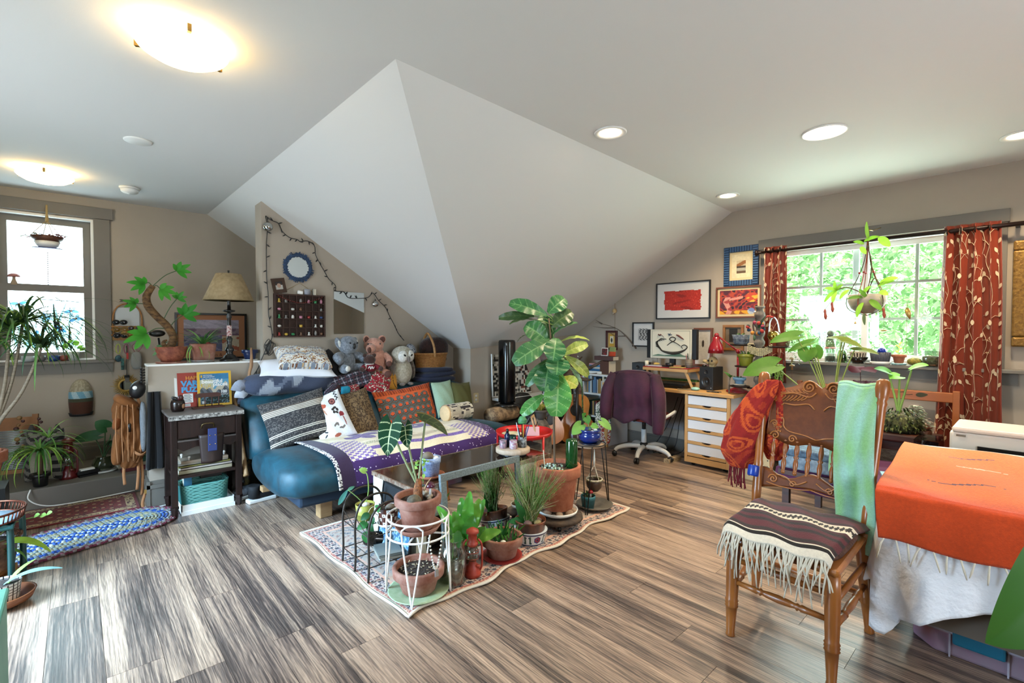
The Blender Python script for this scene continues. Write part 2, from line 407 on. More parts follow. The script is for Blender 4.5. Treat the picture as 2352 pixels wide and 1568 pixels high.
b = B(); frame_y(b,-.482,.112,1.69,2.342,.055,.07,.10,wb=.06); s1 = b.build('sash',m_trim,w1)
b = B(); frame_y(b,-.482,.112,1.09,1.745,.055,.03,.065,wb=.06,wt=.06); s2 = b.build('sash',m_trim,w1)
B().bx(-.45,.08,.084,.087,1.72,2.30).build('pane',m_glass,s1)
B().bx(-.45,.08,.046,.049,1.13,1.71).build('pane',m_glass,s2)
# ---- right window (slider with grid)
w2 = struct(bpy.data.objects.new('window_2',None)); COL.objects.link(w2); w2.location = (XR,0,0)
b = B(); b.bx(-.022,0,.17,.22,1.05,2.14); b.bx(-.022,0,1.74,1.85,1.05,2.14); b.build('casing',m_trim,w2,bev=.003)
B().bx(-.03,0,.16,1.865,2.13,2.225).build('header',m_trim,w2,bev=.003)
B().bx(-.10,.04,.06,1.90,1.045,1.072).build('window_sill',m_trim,w2,bev=.004)
B().bx(-.02,0,.10,1.86,.955,1.045).build('apron',m_trim,w2)
b = B(); frame_x(b,.22,1.74,1.072,2.13,.03,.02,.15); b.build('jamb',m_white,w2)
ZB,ZT = 1.10,2.10
for (y0,y1,x0,x1) in ((1.0,1.71,.06,.09),(.25,1.12,.10,.13)):
    b = B(); frame_x(b,y0,y1,ZB,ZT,.045,x0,x1); s = b.build('sash',m_white,w2,bev=.003)
    b = B(); xm = (x0+x1)/2
    ym = (y0+y1)/2; b.bx(xm-.006,xm+.006,ym-.011,ym+.011,ZB+.03,ZT-.03)
    for k in (1,2): zz = ZB+.045+(ZT-ZB-.09)*k/3; b.bx(xm-.0055,xm+.0055,y0+.03,y1-.03,zz-.011,zz+.011)
    b.build('muntin',m_white,s)
    B().bx(xm-.012,xm-.009,y0+.04,y1-.04,ZB+.04,ZT-.04).build('pane',m_glass,s)
# ---- outside: ground and trees beyond the window
struct(B().bx(5.6,40,-30,30,-3.2,-3.0).build('ground',mat('lawn','#b5c89a',.9,col2='#9cb482',vs=2)))
m_leaf_out = mat('tree_leaves','#a6d98c',.6,transl=.45,vcol=True)
m_bark = mat('bark','#6d6152',.9,bump=.4,bs=20)
def tree(i,x,y,zc,r,label,n):
    t = T('tree',label,'tree',(x,y,-3.0),0,'trees outside the window')
    B().tube([(0,0,0),(.1,0,zc*.5),(0,.1,zc+3)],[.2,.15,.06],8).build('trunk',m_bark,t)
    b = B(); rr = random.Random(i)
    for k in range(n):
        th = rr.uniform(0,2*PI); ph = math.acos(rr.uniform(-1,1)); q = r*rr.uniform(.55,1)**.5
        c = V((q*math.sin(ph)*math.cos(th),q*math.sin(ph)*math.sin(th),zc+3+q*math.cos(ph)*1.25))
        b.col = mixc('#527c44','#a6c48a',rr.random())
        dd = V((rr.uniform(-1,1),rr.uniform(-1,1),rr.uniform(-.7,.5)))
        b.leaf(c,dd,V((0,0,1)),rr.uniform(.08,.18),rr.uniform(.05,.10),'o',.5,.2,2)
    b.build('crown',m_leaf_out,t)
struct(B().grid(lambda u,v: (15+14*v+math.sin(u*40)*.5,-22+44*u,-3+13*v+.8*math.sin(u*31+v*17)+.5*math.sin(u*77)),90,30).build('hill',mat('wooded_hill','#54704a',1,col2='#7d9c6a',vs=1.2,bump=1,bs=3)))
for i,(x,y,z,r) in enumerate(((10.0,5.4,1.2,1.9),(8.6,1.9,1.3,1.6),(11.6,-.4,1.2,1.8),(8.8,-2.4,.9,1.6),(14.2,5.6,2.6,2.3),(14.6,1.2,2.6,2.1))):
    tree(i,x,y,z,r,('leafy tree outside left edge of grid window','leafy tree outside behind the window plants','large leafy tree outside centre of window','small leafy tree outside by right curtain','tall pale tree far beyond the window','tall tree far outside near right curtain')[i],8000)
# ================================================================ lamps and ceiling fittings
m_lampglass = mat('lit_lamp_glass','#ffdf9e',.4,emit=9)
m_down = mat('lit_downlight','#ffe9c4',.4,emit=12)
def flush(x,y,rad,label):
    t = T('ceiling_lamp',label,'ceiling lamp',(x,y,HC),0,'flush ceiling lamps')
    B().lathe([(.09,-.035),(.10,-.03),(.10,0)],n=28).build('base',m_white,t)
    B().lathe([(0,-.095),(rad*.35,-.092),(rad*.7,-.078),(rad*.93,-.055),(rad,-.040),(rad*.985,-.036),(rad*.9,-.048),(0,-.075)],n=40).build('shade',m_lampglass,t)
    for a in (.5,2.6,4.7):
        B().box((rad*math.cos(a),rad*math.sin(a),-.035),(.022,.014,.03),(0,0,a)).build('clip',mat('brass','#b08d50',.3,.9),t)
    l = bpy.data.lights.new('bulb','POINT'); l.energy = 7; l.color = (1,.78,.45); l.shadow_soft_size = .06
    o = bpy.data.objects.new('bulb',l); COL.objects.link(o); o.parent = t; o.location = (0,0,-.02)
flush(.345,2.41,.165,'large glowing dome lamp on ceiling above floor reflection')
flush(-.155,5.10,.165,'glowing dome ceiling lamp near window with hanging bowl')
def down(x,y,label,r=.098,full=False):
    t = T('downlight',label,'downlight',(x,y,HC),0,'recessed downlights')
    ri = r*(.93 if full else .68)
    B().lathe([(r,0),(r,-.006),(r*.95,-.009),(ri,-.004),(ri,0)],n=32).build('trim_ring',m_white,t)
    B().lathe([(0,-.003),(ri,-.003)],n=28).build('lens',m_down,t)
    l = bpy.data.lights.new('bulb','SPOT'); l.energy = 80; l.color = (1,.80,.54); l.spot_size = 2.3; l.spot_blend = .8; l.shadow_soft_size = .07
    o = bpy.data.objects.new('bulb',l); COL.objects.link(o); o.parent = t; o.location = (0,0,-.02)
down(2.43,1.785,'round recessed downlight nearest the sloped ceiling ridge')
down(3.384,.905,'wide bright recessed downlight in middle of ceiling',.12,True)
down(4.33,1.90,'recessed downlight above blue framed picture')
down(4.33,.10,'recessed downlight at right edge above big curtain')
tag(B().lathe([(.075,0),(.075,-.006),(.068,-.010),(0,-.010)],n=32).build('ceiling_plate',m_white,loc=(.31,3.89,HC)),'blank round cover plate on the ceiling','cover plate')
t = T('smoke_detector','round white smoke detector on ceiling near left window','smoke detector',(.354,5.22,HC))
B().lathe([(.072,0),(.072,-.012),(.066,-.014)],n=28).build('base',m_white,t)
B().lathe([(.064,-.014),(.060,-.035),(.045,-.048),(.018,-.05),(.016,-.054),(0,-.054)],n=28).build('cover',m_white,t)
# ================================================================ sofa and everything on it
m_print = mat('printed_fabric',vcol=True,rough=.92,var=.10,vs=90,bump=.25,bs=220,sheen=.15)
m_velvet = mat('teal_velvet','#02222b',.55,sheen=.08,col2='#084656',vs=4.5,bump=.08,bs=30)
m_navy = mat('navy_underside','#16283a',.9,var=.1)
m_beech = mat('beech_wood','#9a7852',.5,col2='#ad8a62',vs=5,stretch=(1,6,6))
m_fur = lambda n,c,c2: mat(n,c,1,col2=c2,vs=45,bump=.9,bs=120,sheen=.4)
sofa = T('sofa_bed','teal velvet sofa bed under the sloped ceiling with quilt','sofa',(2.05,3.9,0))
HX = 1.06
def pad(prof,name,m,hx=HX,taper=.80,tw=.16,nx=22,parent=sofa,sag=0):
    pr = cr([(0,y-3.9,z) for y,z in prof],4,True); cy = sum(p[1] for p in pr)/len(pr); cz = sum(p[2] for p in pr)/len(pr); k = len(pr)
    vs = []; fs = []
    for i in range(nx+1):
        t = i/nx; x = -hx+2*hx*t; d = min(t,1-t)*2*hx; s = 1 if d > tw else taper+(1-taper)*math.sqrt(max(0,1-(1-d/tw)**2))
        for p in pr: vs.append((x,cy+(p[1]-cy)*s,cz+(p[2]-cz)*s))
    for i in range(nx):
        for j in range(k): fs.append((i*k+j,i*k+(j+1) % k,(i+1)*k+(j+1) % k,(i+1)*k+j))
    fs.append(tuple(range(k-1,-1,-1))); fs.append(tuple(nx*k+j for j in range(k)))
    return B().add(vs,fs).build(name,m,parent)
seat_prof = [(3.34,.21),(3.27,.27),(3.27,.36),(3.34,.42),(3.55,.452),(3.8,.45),(4.03,.425),(4.16,.36),(4.16,.27),(4.0,.215),(3.7,.195)]
pad(seat_prof,'seat',m_velvet)
pad([(4.02,.43),(4.10,.60),(4.22,.76),(4.32,.81),(4.43,.80),(4.46,.71),(4.38,.52),(4.28,.34),(4.16,.30),(4.05,.34)],'backrest',m_velvet,taper=.86)
B().bx(-HX+.10,HX-.08,-.58,.22,.145,.235).build('base',m_navy,sofa,bev=.02)
b = B(); b.bx(-HX+.02,HX-.02,-.02,.05,.135,.175); b.build('frame_rail',m_beech,sofa,bev=.005)
for x in (-.735,.80):
    for y in (-.42,.40):
        B().prism([(-.045,-.045),(.045,-.045),(.045,.045),(-.045,.045)],0,.15).build('leg',m_beech,sofa,(x,y,0),bev=.006)
for sx in (-1,1):
    B().tube(cr([(sx*(HX+.02),.62,.80),(sx*(HX+.02),.50,.60),(sx*(HX+.025),.33,.36),(sx*(HX+.03),.24,.21)],4),[.03,.03,.032,.045],8,sx=.5).build('side_frame',m_beech,sofa)
b = B(); b.tube([(-HX-.05,.25,.24),(-HX-.05,.27,.20),(-HX-.05,.23,.17)],.012,6); b.build('hinge',mat('black_metal','#141414',.45,.6),sofa)
# quilt draped over the seat
top = cr([(0,4.02,.452),(0,3.8,.472),(0,3.55,.474),(0,3.34,.446),(0,3.262,.38),(0,3.238,.30),(0,3.235,.235)],6)
seg = np.cumsum([0]+[np.linalg.norm(top[i+1]-top[i]) for i in range(len(top)-1)]); seg /= seg[-1]
TY = [p[1] for p in top]; TZ = [p[2] for p in top]
def qfn(u,v):
    x = 1.33+(2.80-1.33)*u-.10*(1-v)*(1-u)
    return (x,np.interp(v,seg,TY)+.006*math.sin(u*21),np.interp(v,seg,TZ)+.004*math.sin(u*33+v*9)+.004)
def qcol(u,v):
    h = (math.sin(int(u*220)*12.9+int(v*120)*78.2)*43758.5) % 1
    if u < .018: return '#d8d4d0' if h > .35 else '#2a2430'
    if u < .085: return '#33203d'
    if v > .80: return '#d9cbe6' if h > .975 else '#3d1f58'
    if u > .935: return '#cbbcd8' if h > .95 else '#43244f'
    cu = .085 < u < .225 or u > .80
    if cu and .42 < v < .80: return '#7d64a0' if (int(u*55)+int(v*42)) % 2 else '#ded0b4'
    if .72 < v: return '#ddd0b0'
    if .655 < v: return '#6b4f96' if h > .2 else '#8a70b0'
    if .60 < v: return '#ddd0b0'
    if .53 < v: return '#bfae93' if .45 < u < .65 else ('#a9a382' if h > .4 else '#d8cdb0')
    for cu_,cv in ((.30,.30),(.52,.27),(.72,.25),(.41,.05),(.63,.05)):
        dx,dy = (u-cu_)*1.5,(v-cv)*.95; r = math.hypot(dx,dy); a = math.atan2(dy,dx)
        if r < .155*(.42+.58*abs(math.cos(2*a+.4))**1.3): return '#5a3d78' if math.cos(8*a) > 0 else '#7a6392'
    return '#e2d7bd' if (int(u*9)+int(v*6)) % 2 else '#d6c8a6'
b = B(); b.grid(qfn,220,120,qcol); tag(b.build('quilt',m_print,thick=.006),'cream and purple star quilt draped over the sofa seat','quilt')
def pillow(w,h,t,colfn,n=22,pin=.07,m2=None,M=None,puff=.45):
    b = B(M)
    for s in (1,-1):
        def P(u,v):
            a,c = 2*u-1,2*v-1
            x = a*w/2*(1-pin*(1-c*c)); y = c*h/2*(1-pin*(1-a*a))
            z = s*t/2*(max(0,(1-a**2))*max(0,(1-c**2)))**puff
            return (x,y,z+.004*math.sin(a*7+c*5)*(1-a*a))
        b.grid(P,n,n,(lambda u,v: colfn(u,v)) if s > 0 else (lambda u,v: colfn(1-u,v)))
    return b
def put_pillow(name,label,c,w,h,t,rx,rz,roll,colfn,n=22,m=None,cat='pillow',pin=.07,puff=.45):
    M = rot(math.radians(rx),0,math.radians(rz),(0,0,0)) @ rot(0,0,math.radians(roll))
    o = pillow(w,h,t,colfn,n,pin,M=M,puff=puff).build(name,m or m_print,loc=c)
    return tag(o,label,cat)
def hsh(i,j): return (math.sin(i*12.9898+j*78.233)*43758.5453) % 1
def c_grey(u,v):
    for a in (.80,.76,.725,.69,.655,.27,.235,.12,.09):
        if abs(v-a) < .008: return '#cfc7b8'
    if .66 < v < .80: return '#5b5148'
    return '#2c2a2b' if hsh(int(u*60),int(v*60)) > .35 else '#56524f'
put_pillow('throw_pillow','dark grey woven cushion with cream stripes on sofa',(1.30,3.98,.640),.50,.40,.15,66,-14,14,c_grey,60)
def c_mush(u,v):
    x,y = u*.30,v*.42
    def el(cx,cy,rx,ry,an=0):
        dx,dy = x-cx,y-cy; c,s = math.cos(an),math.sin(an); return ((dx*c+dy*s)/rx)**2+((-dx*s+dy*c)/ry)**2 < 1
    if el(.10,.315,.040,.022,.2) and y > .30: return '#b0573f'
    if el(.105,.275,.007,.045,.25): return '#b98a70'
    if el(.20,.335,.030,.03): return '#5c2f2f' if not el(.20,.335,.02,.018) or el(.2,.335,.012,.01) else '#a2665a'
    if el(.235,.20,.022,.028) and y > .185: return '#8d2f35'
    if el(.24,.145,.006,.05): return '#a0585a'
    for k in range(5):
        if el(.195+.02*math.cos(k*1.25),.252+.024*math.sin(k*1.25),.011,.015,k): return '#37302c'
    for k in range(6):
        if el(.05+.010*(k % 2),.07+.028*k,.016,.006,.6*(-1)**k): return '#2d3338'
        if el(.245+.012*(k % 2),.34+.014*k,.014,.005,.7*(-1)**k): return '#262c33'
    for k in range(4):
        if el(.15+.02*k,.13-.02*k+.02*(k % 2),.018,.009,.8+k): return '#6f6660'
        if el(.06+.02*k,.38+.008*(k % 2),.020,.009,.5*k): return '#9c4a44'
    if el(.14,.04,.03,.014): return '#a45a48'
    if el(.02,.27,.018,.022): return '#8b3a34'
    return '#e2e6ea'
put_pillow('throw_pillow','white cushion printed with mushrooms, leaves and snail',(1.545,3.93,.625),.30,.42,.12,68,-8,17,c_mush,84)
def c_bur(u,v): return '#7d6546' if (int(v*36) % 2) ^ (hsh(int(u*40),int(v*36)) > .62) else '#4f3d29'
m_burlap = mat('burlap_weave',vcol=True,rough=1,bump=1,bs=90,stretch=(1,3,1))
put_pillow('throw_pillow','coarse brown woven burlap cushion beside mushroom cushion',(1.80,4.0,.620),.33,.42,.16,70,4,8,c_bur,44,m_burlap)
def c_or(u,v):
    if v > .87 or u > .93: return '#c2541f' if int((u if v > .87 else v)*48) % 2 else '#8a3312'
    if v > .80+.02*math.sin(u*40) or u > .90+.01*math.sin(v*40): return '#d2602f'
    i = int(u*9+.5*(int(v*6) % 2)); cu = (i+.5-.5*(int(v*6) % 2))/9; cv = (int(v*6)+.5)/6
    d = math.hypot((u-cu)*.62,(v-cv)*.40)
    return '#d4582c' if d < .017 else ('#2a2320' if d < .022 and v < cv else ('#5c6460' if d < .031 else '#5d4e40'))
put_pillow('throw_pillow','orange and grey dotted cushion with ruffled orange border',(2.36,4.10,.600),.66,.42,.13,68,3,4,c_or,66)
put_pillow('throw_pillow','plain mint green cushion at right end of sofa',(2.78,4.09,.65),.26,.37,.12,72,4,2,lambda u,v: '#98b39a',16)
put_pillow('throw_pillow','plain olive green cushion leaning by knee wall',(2.985,4.06,.64),.25,.34,.12,74,4,-4,lambda u,v: '#4f4c22',16)
t = T('log_cushion','birch log shaped bolster cushion with cut wood end','cushion',(2.77,3.86,.545))
def birch(u,v): return '#3c3434' if hsh(int(u*30),int(v*9)) > .86 else ('#b9ae9a' if hsh(int(u*17),int(v*14)) > .5 else '#d8cdb8')
R_,H_ = .085,.15
Mx = rot(0,PI/2,.12)
b = B(Mx); b.grid(lambda u,v: (R_*math.cos(2*PI*u),R_*math.sin(2*PI*u),(v-.5)*2*H_),40,20,birch,closeu=True); b.col = '#b9ae9a'; b.lathe([(R_,H_),(R_*.8,H_+.015),(0,H_+.018)],n=40); b.build('bark_cover',m_print,t)
b = B(Mx); b.col = '#d9b98c'; b.lathe([(0,-H_-.02),(R_*.75,-H_-.016),(R_,-H_)],n=40); b.build('wood_end',m_print,t)
# bedding piled on the backrest
def blob(fn,nu,nv,colfn): b = B(); b.grid(fn,nu,nv,colfn,closeu=True); return b
def roll(name,label,cat,c,L_,ry,rz_,colfn,p=2.4,wr=.01,nu=40,nv=44,yaw=0,tilt=0,m=None):
    def fn(u,v):
        a = 2*PI*u; x = (v-.5)*L_; e = abs(2*v-1); s = max(.03,(1-e**6))**.5
        ca,sa = math.cos(a),math.sin(a); q = (abs(ca)**p+abs(sa)**p)**(-1/p)
        w = 1+wr/.1*(.5*math.sin(x*23+a*3)+.5*math.sin(x*11-a*5))
        return (x,ry*ca*q*s*w,rz_*sa*q*s*w)
    b = B(rot(0,tilt,yaw)); b.grid(fn,nu,nv,colfn,closeu=True)
    return tag(b.build(name,m or m_print,loc=c),label,cat)
def c_tie(u,v):
    n = math.sin(u*11+v*7)+math.sin(v*19-u*5)*.8+.5*math.sin(v*43+u*23)
    return '#9299a4' if n > 1.0 else ('#5d6577' if n > .55 else '#3b4357')
roll('duvet','rolled blue and white tie-dye duvet along sofa back','duvet',(1.37,4.36,.895),.76,.13,.095,c_tie,2.6,.006)
b = B()
for k in range(3):
    cc = ('#8f96a4','#c8ccd4','#454d60')[k]
    b.col = cc; b.leaf((1.02+.02*k,4.33+.03*k,.93-.05*k),(-1,-.3+.2*k,-.5-.3*k),(.3,-1,.2),.13,.10,'b',.6,.4,5,wav=.4)
tag(b.build('duvet_corner',m_print,thick=.01),'loose pale corner of the tie-dye duvet hanging off sofa','bedding')
put_pillow('bed_pillow','plain white bed pillow on the tie-dye duvet',(1.43,4.37,1.010),.62,.30,.14,22,0,-9,lambda u,v: '#dcdde2',18,mat('white_cotton','#dcdde2',.95,bump=.3,bs=25))
def c_zig(u,v):
    z = abs(((u*4) % 1)-.5)*.5; k = (v*2.6+z) % 1
    if k < .10 or .16 < k < .20: return '#808a98'
    return ('#7b5136' if hsh(int(u*44),int(v*44)) > .80 else ('#c2a071' if hsh(int(u*31),int(v*37)) > .82 else '#d6d3cc'))
put_pillow('folded_blanket','folded zigzag floral blanket on top of white pillow',(1.475,4.36,1.100),.44,.30,.17,30,0,-6,c_zig,60,cat='blanket',puff=.28)
b = B(); b.tube(cr([(1.695,4.42,1.155),(1.73,4.40,1.10),(1.765,4.38,.98),(1.785,4.36,.88)],4),[.035,.045,.050,.042],12)
tag(b.build('bolster',mat('black_cloth','#131316',.9,bump=.3,bs=60,sheen=.2)),'black bolster leaning between blanket and koala toy','bolster')
def c_plaid(u,v):
    a,c = int(u*66),int(v*40)
    k = (a % 6 == 0)+(c % 6 == 0)
    return ('#1f1e25','#6a6670','#a09a9c')[k] if not (a % 6 == 3 or c % 6 == 3) else '#42232b'
roll('plaid_blanket','crumpled dark plaid flannel blanket below koala toy','blanket',(1.87,4.30,.875),.42,.10,.085,c_plaid,2.2,.02,66,40,yaw=-.1,tilt=-.25)
roll('plaid_blanket_end','end of plaid blanket trailing down the sofa back','blanket',(1.68,4.20,.80),.15,.05,.055,c_plaid,2.2,.02,30,20,yaw=.2,tilt=-.7)
roll('teal_cloth','small bright turquoise cloth tucked behind burlap cushion','cloth',(1.775,4.19,.80),.10,.04,.05,lambda u,v: '#177d96',2.4,.01,16,12)
def c_flor(u,v):
    h = hsh(int(u*26),int(v*26)); return '#c9c4b4' if h > .84 else ('#4f6a58' if h > .74 else '#8e1523')
put_pillow('throw_pillow','red floral cushion wedged under the pink pig toy',(2.115,4.22,.845),.26,.24,.11,62,6,-28,c_flor,40)
put_pillow('throw_pillow','red floral cushion corner peeking above burlap cushion',(1.84,4.20,.80),.18,.12,.08,66,0,5,c_flor,26)
def c_yel(u,v): return '#2d251c' if abs(math.hypot((u-1)*1,(v-.5))-.42) < .018 else '#b57f27'
put_pillow('throw_pillow','mustard yellow cushion with black curve beside owl toy',(2.255,4.28,.865),.19,.22,.10,66,12,-14,c_yel,40)
m_navyb = mat('navy_blanket','#20263c',.95,bump=.3,bs=40,sheen=.2)
t = T('blanket_stack','folded navy blue blankets under the wicker basket','blanket',(2.84,4.38,.83))
for k,(l,dx) in enumerate(((.50,0),(.47,.02),(.44,0))):
    b = B(); b.ell((dx,0,k*.048),(l/2,.13,.032),(0,.04*(-1)**k,.03),24,9,3.2); b.build('fold',m_navyb,t)
# ---- plush toys
m_kgrey = m_fur('grey_plush','#5f656d','#8b929b'); m_kwhite = m_fur('white_plush','#c9c8c2','#e3e2da'); m_blk = mat('black_plastic','#101010',.35)
t = T('plush_koala','grey plush koala toy sitting on plaid blanket','plush toy',(1.865,4.36,.965),.25)
B().ell((0,0,.09),(.085,.075,.105),nu=20,nv=12).build('body',m_kgrey,t)
B().ell((-.005,-.035,.245),(.092,.085,.085),nu=20,nv=12).build('head',m_kgrey,t)
for s in (-1,1):
    e = B().ell((s*.088-.005,-.01,.265),(.030,.024,.055),(0,s*.35,0)).build('ear',m_kgrey,t)
    B().ell((s*.090-.005,-.034,.255),(.016,.012,.038),(0,s*.35,0)).build('ear_fluff',m_kwhite,e)
    B().tube(cr([(s*.06,-.01,.15),(s*.13,-.04,.135),(s*.135,-.10,.095)],4),[.035,.04,.032],10).build('arm',m_kgrey,t)
    l = B().tube(cr([(s*.05,-.02,.03),(s*.085,-.09,.03),(s*.10,-.13,.035)],4),[.045,.045,.036],10).build('leg',m_kgrey,t)
    B().ell((s*.10,-.155,.035),(.026,.012,.026)).build('paw',m_kwhite,l)
    B().ell((s*.040,-.112,.265),.0085).build('eye',m_blk,t)
B().ell((.0,-.118,.235),(.016,.012,.027)).build('nose',m_blk,t)
m_pig = m_fur('pink_plush','#b77f6c','#d19c86'); m_pigd = mat('brown_felt','#5b3a31',.95,bump=.3,bs=90)
t = T('plush_pig','pink plush pig toy with brown ears and snout','plush toy',(2.155,4.38,.905),-.15)
B().ell((.02,0,.13),(.10,.085,.155),nu=20,nv=12).build('body',m_pig,t)
B().ell((-.01,-.02,.295),(.095,.09,.075),nu=20,nv=12).build('head',m_pig,t)
B().tube([(-.05,-.07,.275),(-.085,-.13,.258)],[.052,.034],14).build('muzzle',m_pig,t)
B().ell((-.088,-.138,.256),(.026,.012,.028),(0,0,.5)).build('snout',m_pigd,t)
for s in (-1,1):
    e = B().ell((s*.075-.005,-.02,.352),(.038,.016,.042),(0,s*.4,-s*.3)).build('ear',m_pig,t)
    B().ell((s*.077-.005,-.034,.352),(.026,.010,.030),(0,s*.4,-s*.3)).build('ear_lining',m_pigd,e)
    B().ell((-.015+s*.058-.015,-.098,.312),.008).build('eye',m_blk,t)
    a = B().tube(cr([(s*.07+.02,-.03,.20),(s*.10+.02,-.08,.16),(s*.085+.02,-.12,.125)],4),[.036,.034,.030],10).build('arm',m_pig,t)
    B().ell((s*.082+.02,-.135,.118),(.030,.018,.028)).build('hoof',m_pigd,a)
    l = B().tube([(s*.05+.02,-.04,.03),(s*.07+.02,-.12,.02)],[.045,.04],10).build('leg',m_pig,t)
    B().ell((s*.07+.02,-.145,.02),(.036,.016,.034)).build('hoof',m_pigd,l)
m_brn = m_fur('brown_plush','#33201a','#4b3028'); m_redk = mat('red_knit','#6e1420',.95,bump=.4,bs=120)
t = T('plush_bear','small brown plush bear toy in a red shirt','plush toy',(2.045,4.26,.905),-.1)
B().ell((0,0,.05),(.055,.05,.06)).build('body',m_brn,t)
B().ell((0,-.01,.165),(.058,.05,.05)).build('head',m_brn,t)
s_ = B().lathe([(.050,.055),(.060,.075),(.056,.11),(.036,.125)],n=16).build('shirt',m_redk,t)
B().tube(cr([(-.03,-.054,.085),(-.015,-.061,.105),(-.008,-.062,.08),(.006,-.062,.105),(.014,-.061,.082),(.03,-.053,.1)],4),.0035,5).build('motif',m_white,s_)
B().lathe([(.040,.118),(.046,.124),(.038,.132)],n=16).build('collar',m_kwhite,t)
for s in (-1,1):
    B().ell((s*.045,-.01,.205),(.020,.012,.020)).build('ear',m_brn,t)
    a = B().tube([(s*.045,-.01,.105),(s*.085,-.05,.085)],[.024,.022],10).build('arm',m_redk,t)
    B().ell((s*.09,-.06,.08),.024).build('paw',m_brn,a)
m_owl = m_fur('cream_plush','#9a927f','#bdb6a5'); m_owl2 = m_fur('grey_brown_plush','#5d544d','#81776d')
t = T('plush_owl','fluffy cream plush owl toy with grey wings','plush toy',(2.42,4.33,.80),.1)
B().ell((0,0,.13),(.115,.10,.145),nu=22,nv=14).build('body',m_owl,t)
B().ell((.0,-.02,.295),(.112,.10,.095),nu=22,nv=14).build('head',m_owl,t)
for s in (-1,1):
    B().ell((s*.042,-.095,.29),(.052,.03,.058),(0,0,s*.2)).build('face_disc',m_kwhite,t)
    B().ell((s*.040,-.124,.300),(.016,.006,.009),(0,s*-.6,0)).build('eye',m_blk,t)
    B().ell((s*.118,.0,.16),(.024,.07,.11),(0,-s*.15,0)).build('wing',m_owl2,t)
    B().ell((s*.05,-.09,.012),(.03,.03,.016)).build('foot',m_owl2,t)
B().ell((.0,-.132,.262),(.016,.018,.028)).build('beak',m_owl2,t)
# ---- wicker basket with brown fleece
m_wick = mat('wicker','#8a5a2c',.6,col2='#ae7c44',vs=60)
t = T('wicker_basket','oval wicker basket with tall handle on navy blankets','basket',(2.81,4.395,.945))
b = B()
for k in range(14):
    z = .005+k*.0105; s = 1+.16*k/14; n = 44
    b.tube([(.165*s*math.cos(2*PI*i/n)*(1+.010*math.sin(i*PI+k*PI)),.10*s*math.sin(2*PI*i/n)*(1+.03*math.sin(i*PI+k*PI)),z) for i in range(n)],.0058,5,True)
b.build('weave',m_wick,t)
b = B()
for i in range(22):
    a = 2*PI*i/22; b.tube([(.163*math.cos(a),.10*math.sin(a),0),(.19*math.cos(a),.117*math.sin(a),.15)],.005,5)
b.build('stakes',m_wick,t)
B().tube([(.194*math.cos(2*PI*i/40),.12*math.sin(2*PI*i/40),.153) for i in range(40)],.011,8,True).build('rim',m_wick,t)
B().tube(cr([(-.02,-.12,.12),(-.03,-.11,.24),(-.035,-.03,.355),(-.035,.03,.355),(-.03,.11,.24),(-.02,.12,.12)],6),.013,8).build('handle',mat('pale_cane','#a97c48',.5,col2='#8c5f30',vs=40),t)
B().lathe([(0,0),(.16,0)],n=30,sy=.62).build('bottom',m_wick,t)
b = B(); b.ell((2.87,4.42,1.150),(.17,.085,.125),nu=30,nv=16,p=2.6)
tag(b.build('fleece_blanket',m_fur('dark_brown_fleece','#21110e','#3a2019')),'dark brown fleece bundle stuffed in wicker basket','blanket')
b = B(); b.ell((2.595,4.44,1.135),(.055,.05,.075),(0,-.3,0)); tag(b.build('speckled_ball',mat('speckled_navy','#1b2133',.6,col2='#b9bec8',vs=75)),'navy speckled ball beside owl toy under string lights','ball')
b = B(); b.lathe([(.065,0),(.07,.008),(.065,.016),(0,.016)],n=24,M=rot(PI/2-.5,0,.2)); tag(b.build('wooden_disc',m_bark,loc=(2.50,4.47,1.13)),'round bark slice behind the owl toy','wood slice')
# ================================================================ plants toolkit
RT,FW,UP = V((.7403,-.6722,0)),V((.6721,.7401,0)),V((0,0,1))
def vp(a,z,d=0): return RT*a+FW*d+UP*z
m_terra = mat('terracotta','#8f4f35',.85,col2='#a8684a',vs=14,bump=.15,bs=60)
m_terraw = mat('weathered_terracotta','#7c4836',.9,col2='#9a7263',vs=9,bump=.2,bs=60)
m_soil = mat('potting_soil','#1d1612',1,col2='#3b2d24',vs=60,bump=.8,bs=90)
m_leafv = mat('leaf_blade',vcol=True,rough=.55,var=.12,vs=14,transl=.25,spec=.28)
m_stem = mat('green_stem','#5f7a3c',.6)
m_stemb = mat('brown_stem','#5a4632',.8,bump=.3,bs=60)
m_white_wire = mat('white_enamel','#e8e8e6',.4)
m_black_wire = mat('dark_iron','#1a1817',.5,.5)
m_brown_wire = mat('bronze_iron','#3a322c',.5,.5)
m_clear = thin_glass('clear_jar_glass','#eef4f0',.10)
m_tint = thin_glass('smoky_jar_glass','#a9aa98',.12)
def lw(shape,t):
    if shape == 'o': return math.sin(PI*min(.985,t*.96+.03))**.75
    if shape == 'h': return (max(0,1-((t-.3)/.7)**2)**.9 if t > .3 else max(.0,1-((.3-t)/.34)**2)**.5)
    if shape == 'f': return math.sin(PI*(t*.86+.07))**.8*(.62+.55*t)+(.02)
    if shape == 's': return min(1,.6+t*2)*(1-t)**.55+.01
    if shape == 'l': return math.sin(PI*min(.98,t*.93+.05))**.6
    if shape == 'd': return (math.sin(PI*(t*.9+.06))**.7)*(1.1-.5*t)
    return 1
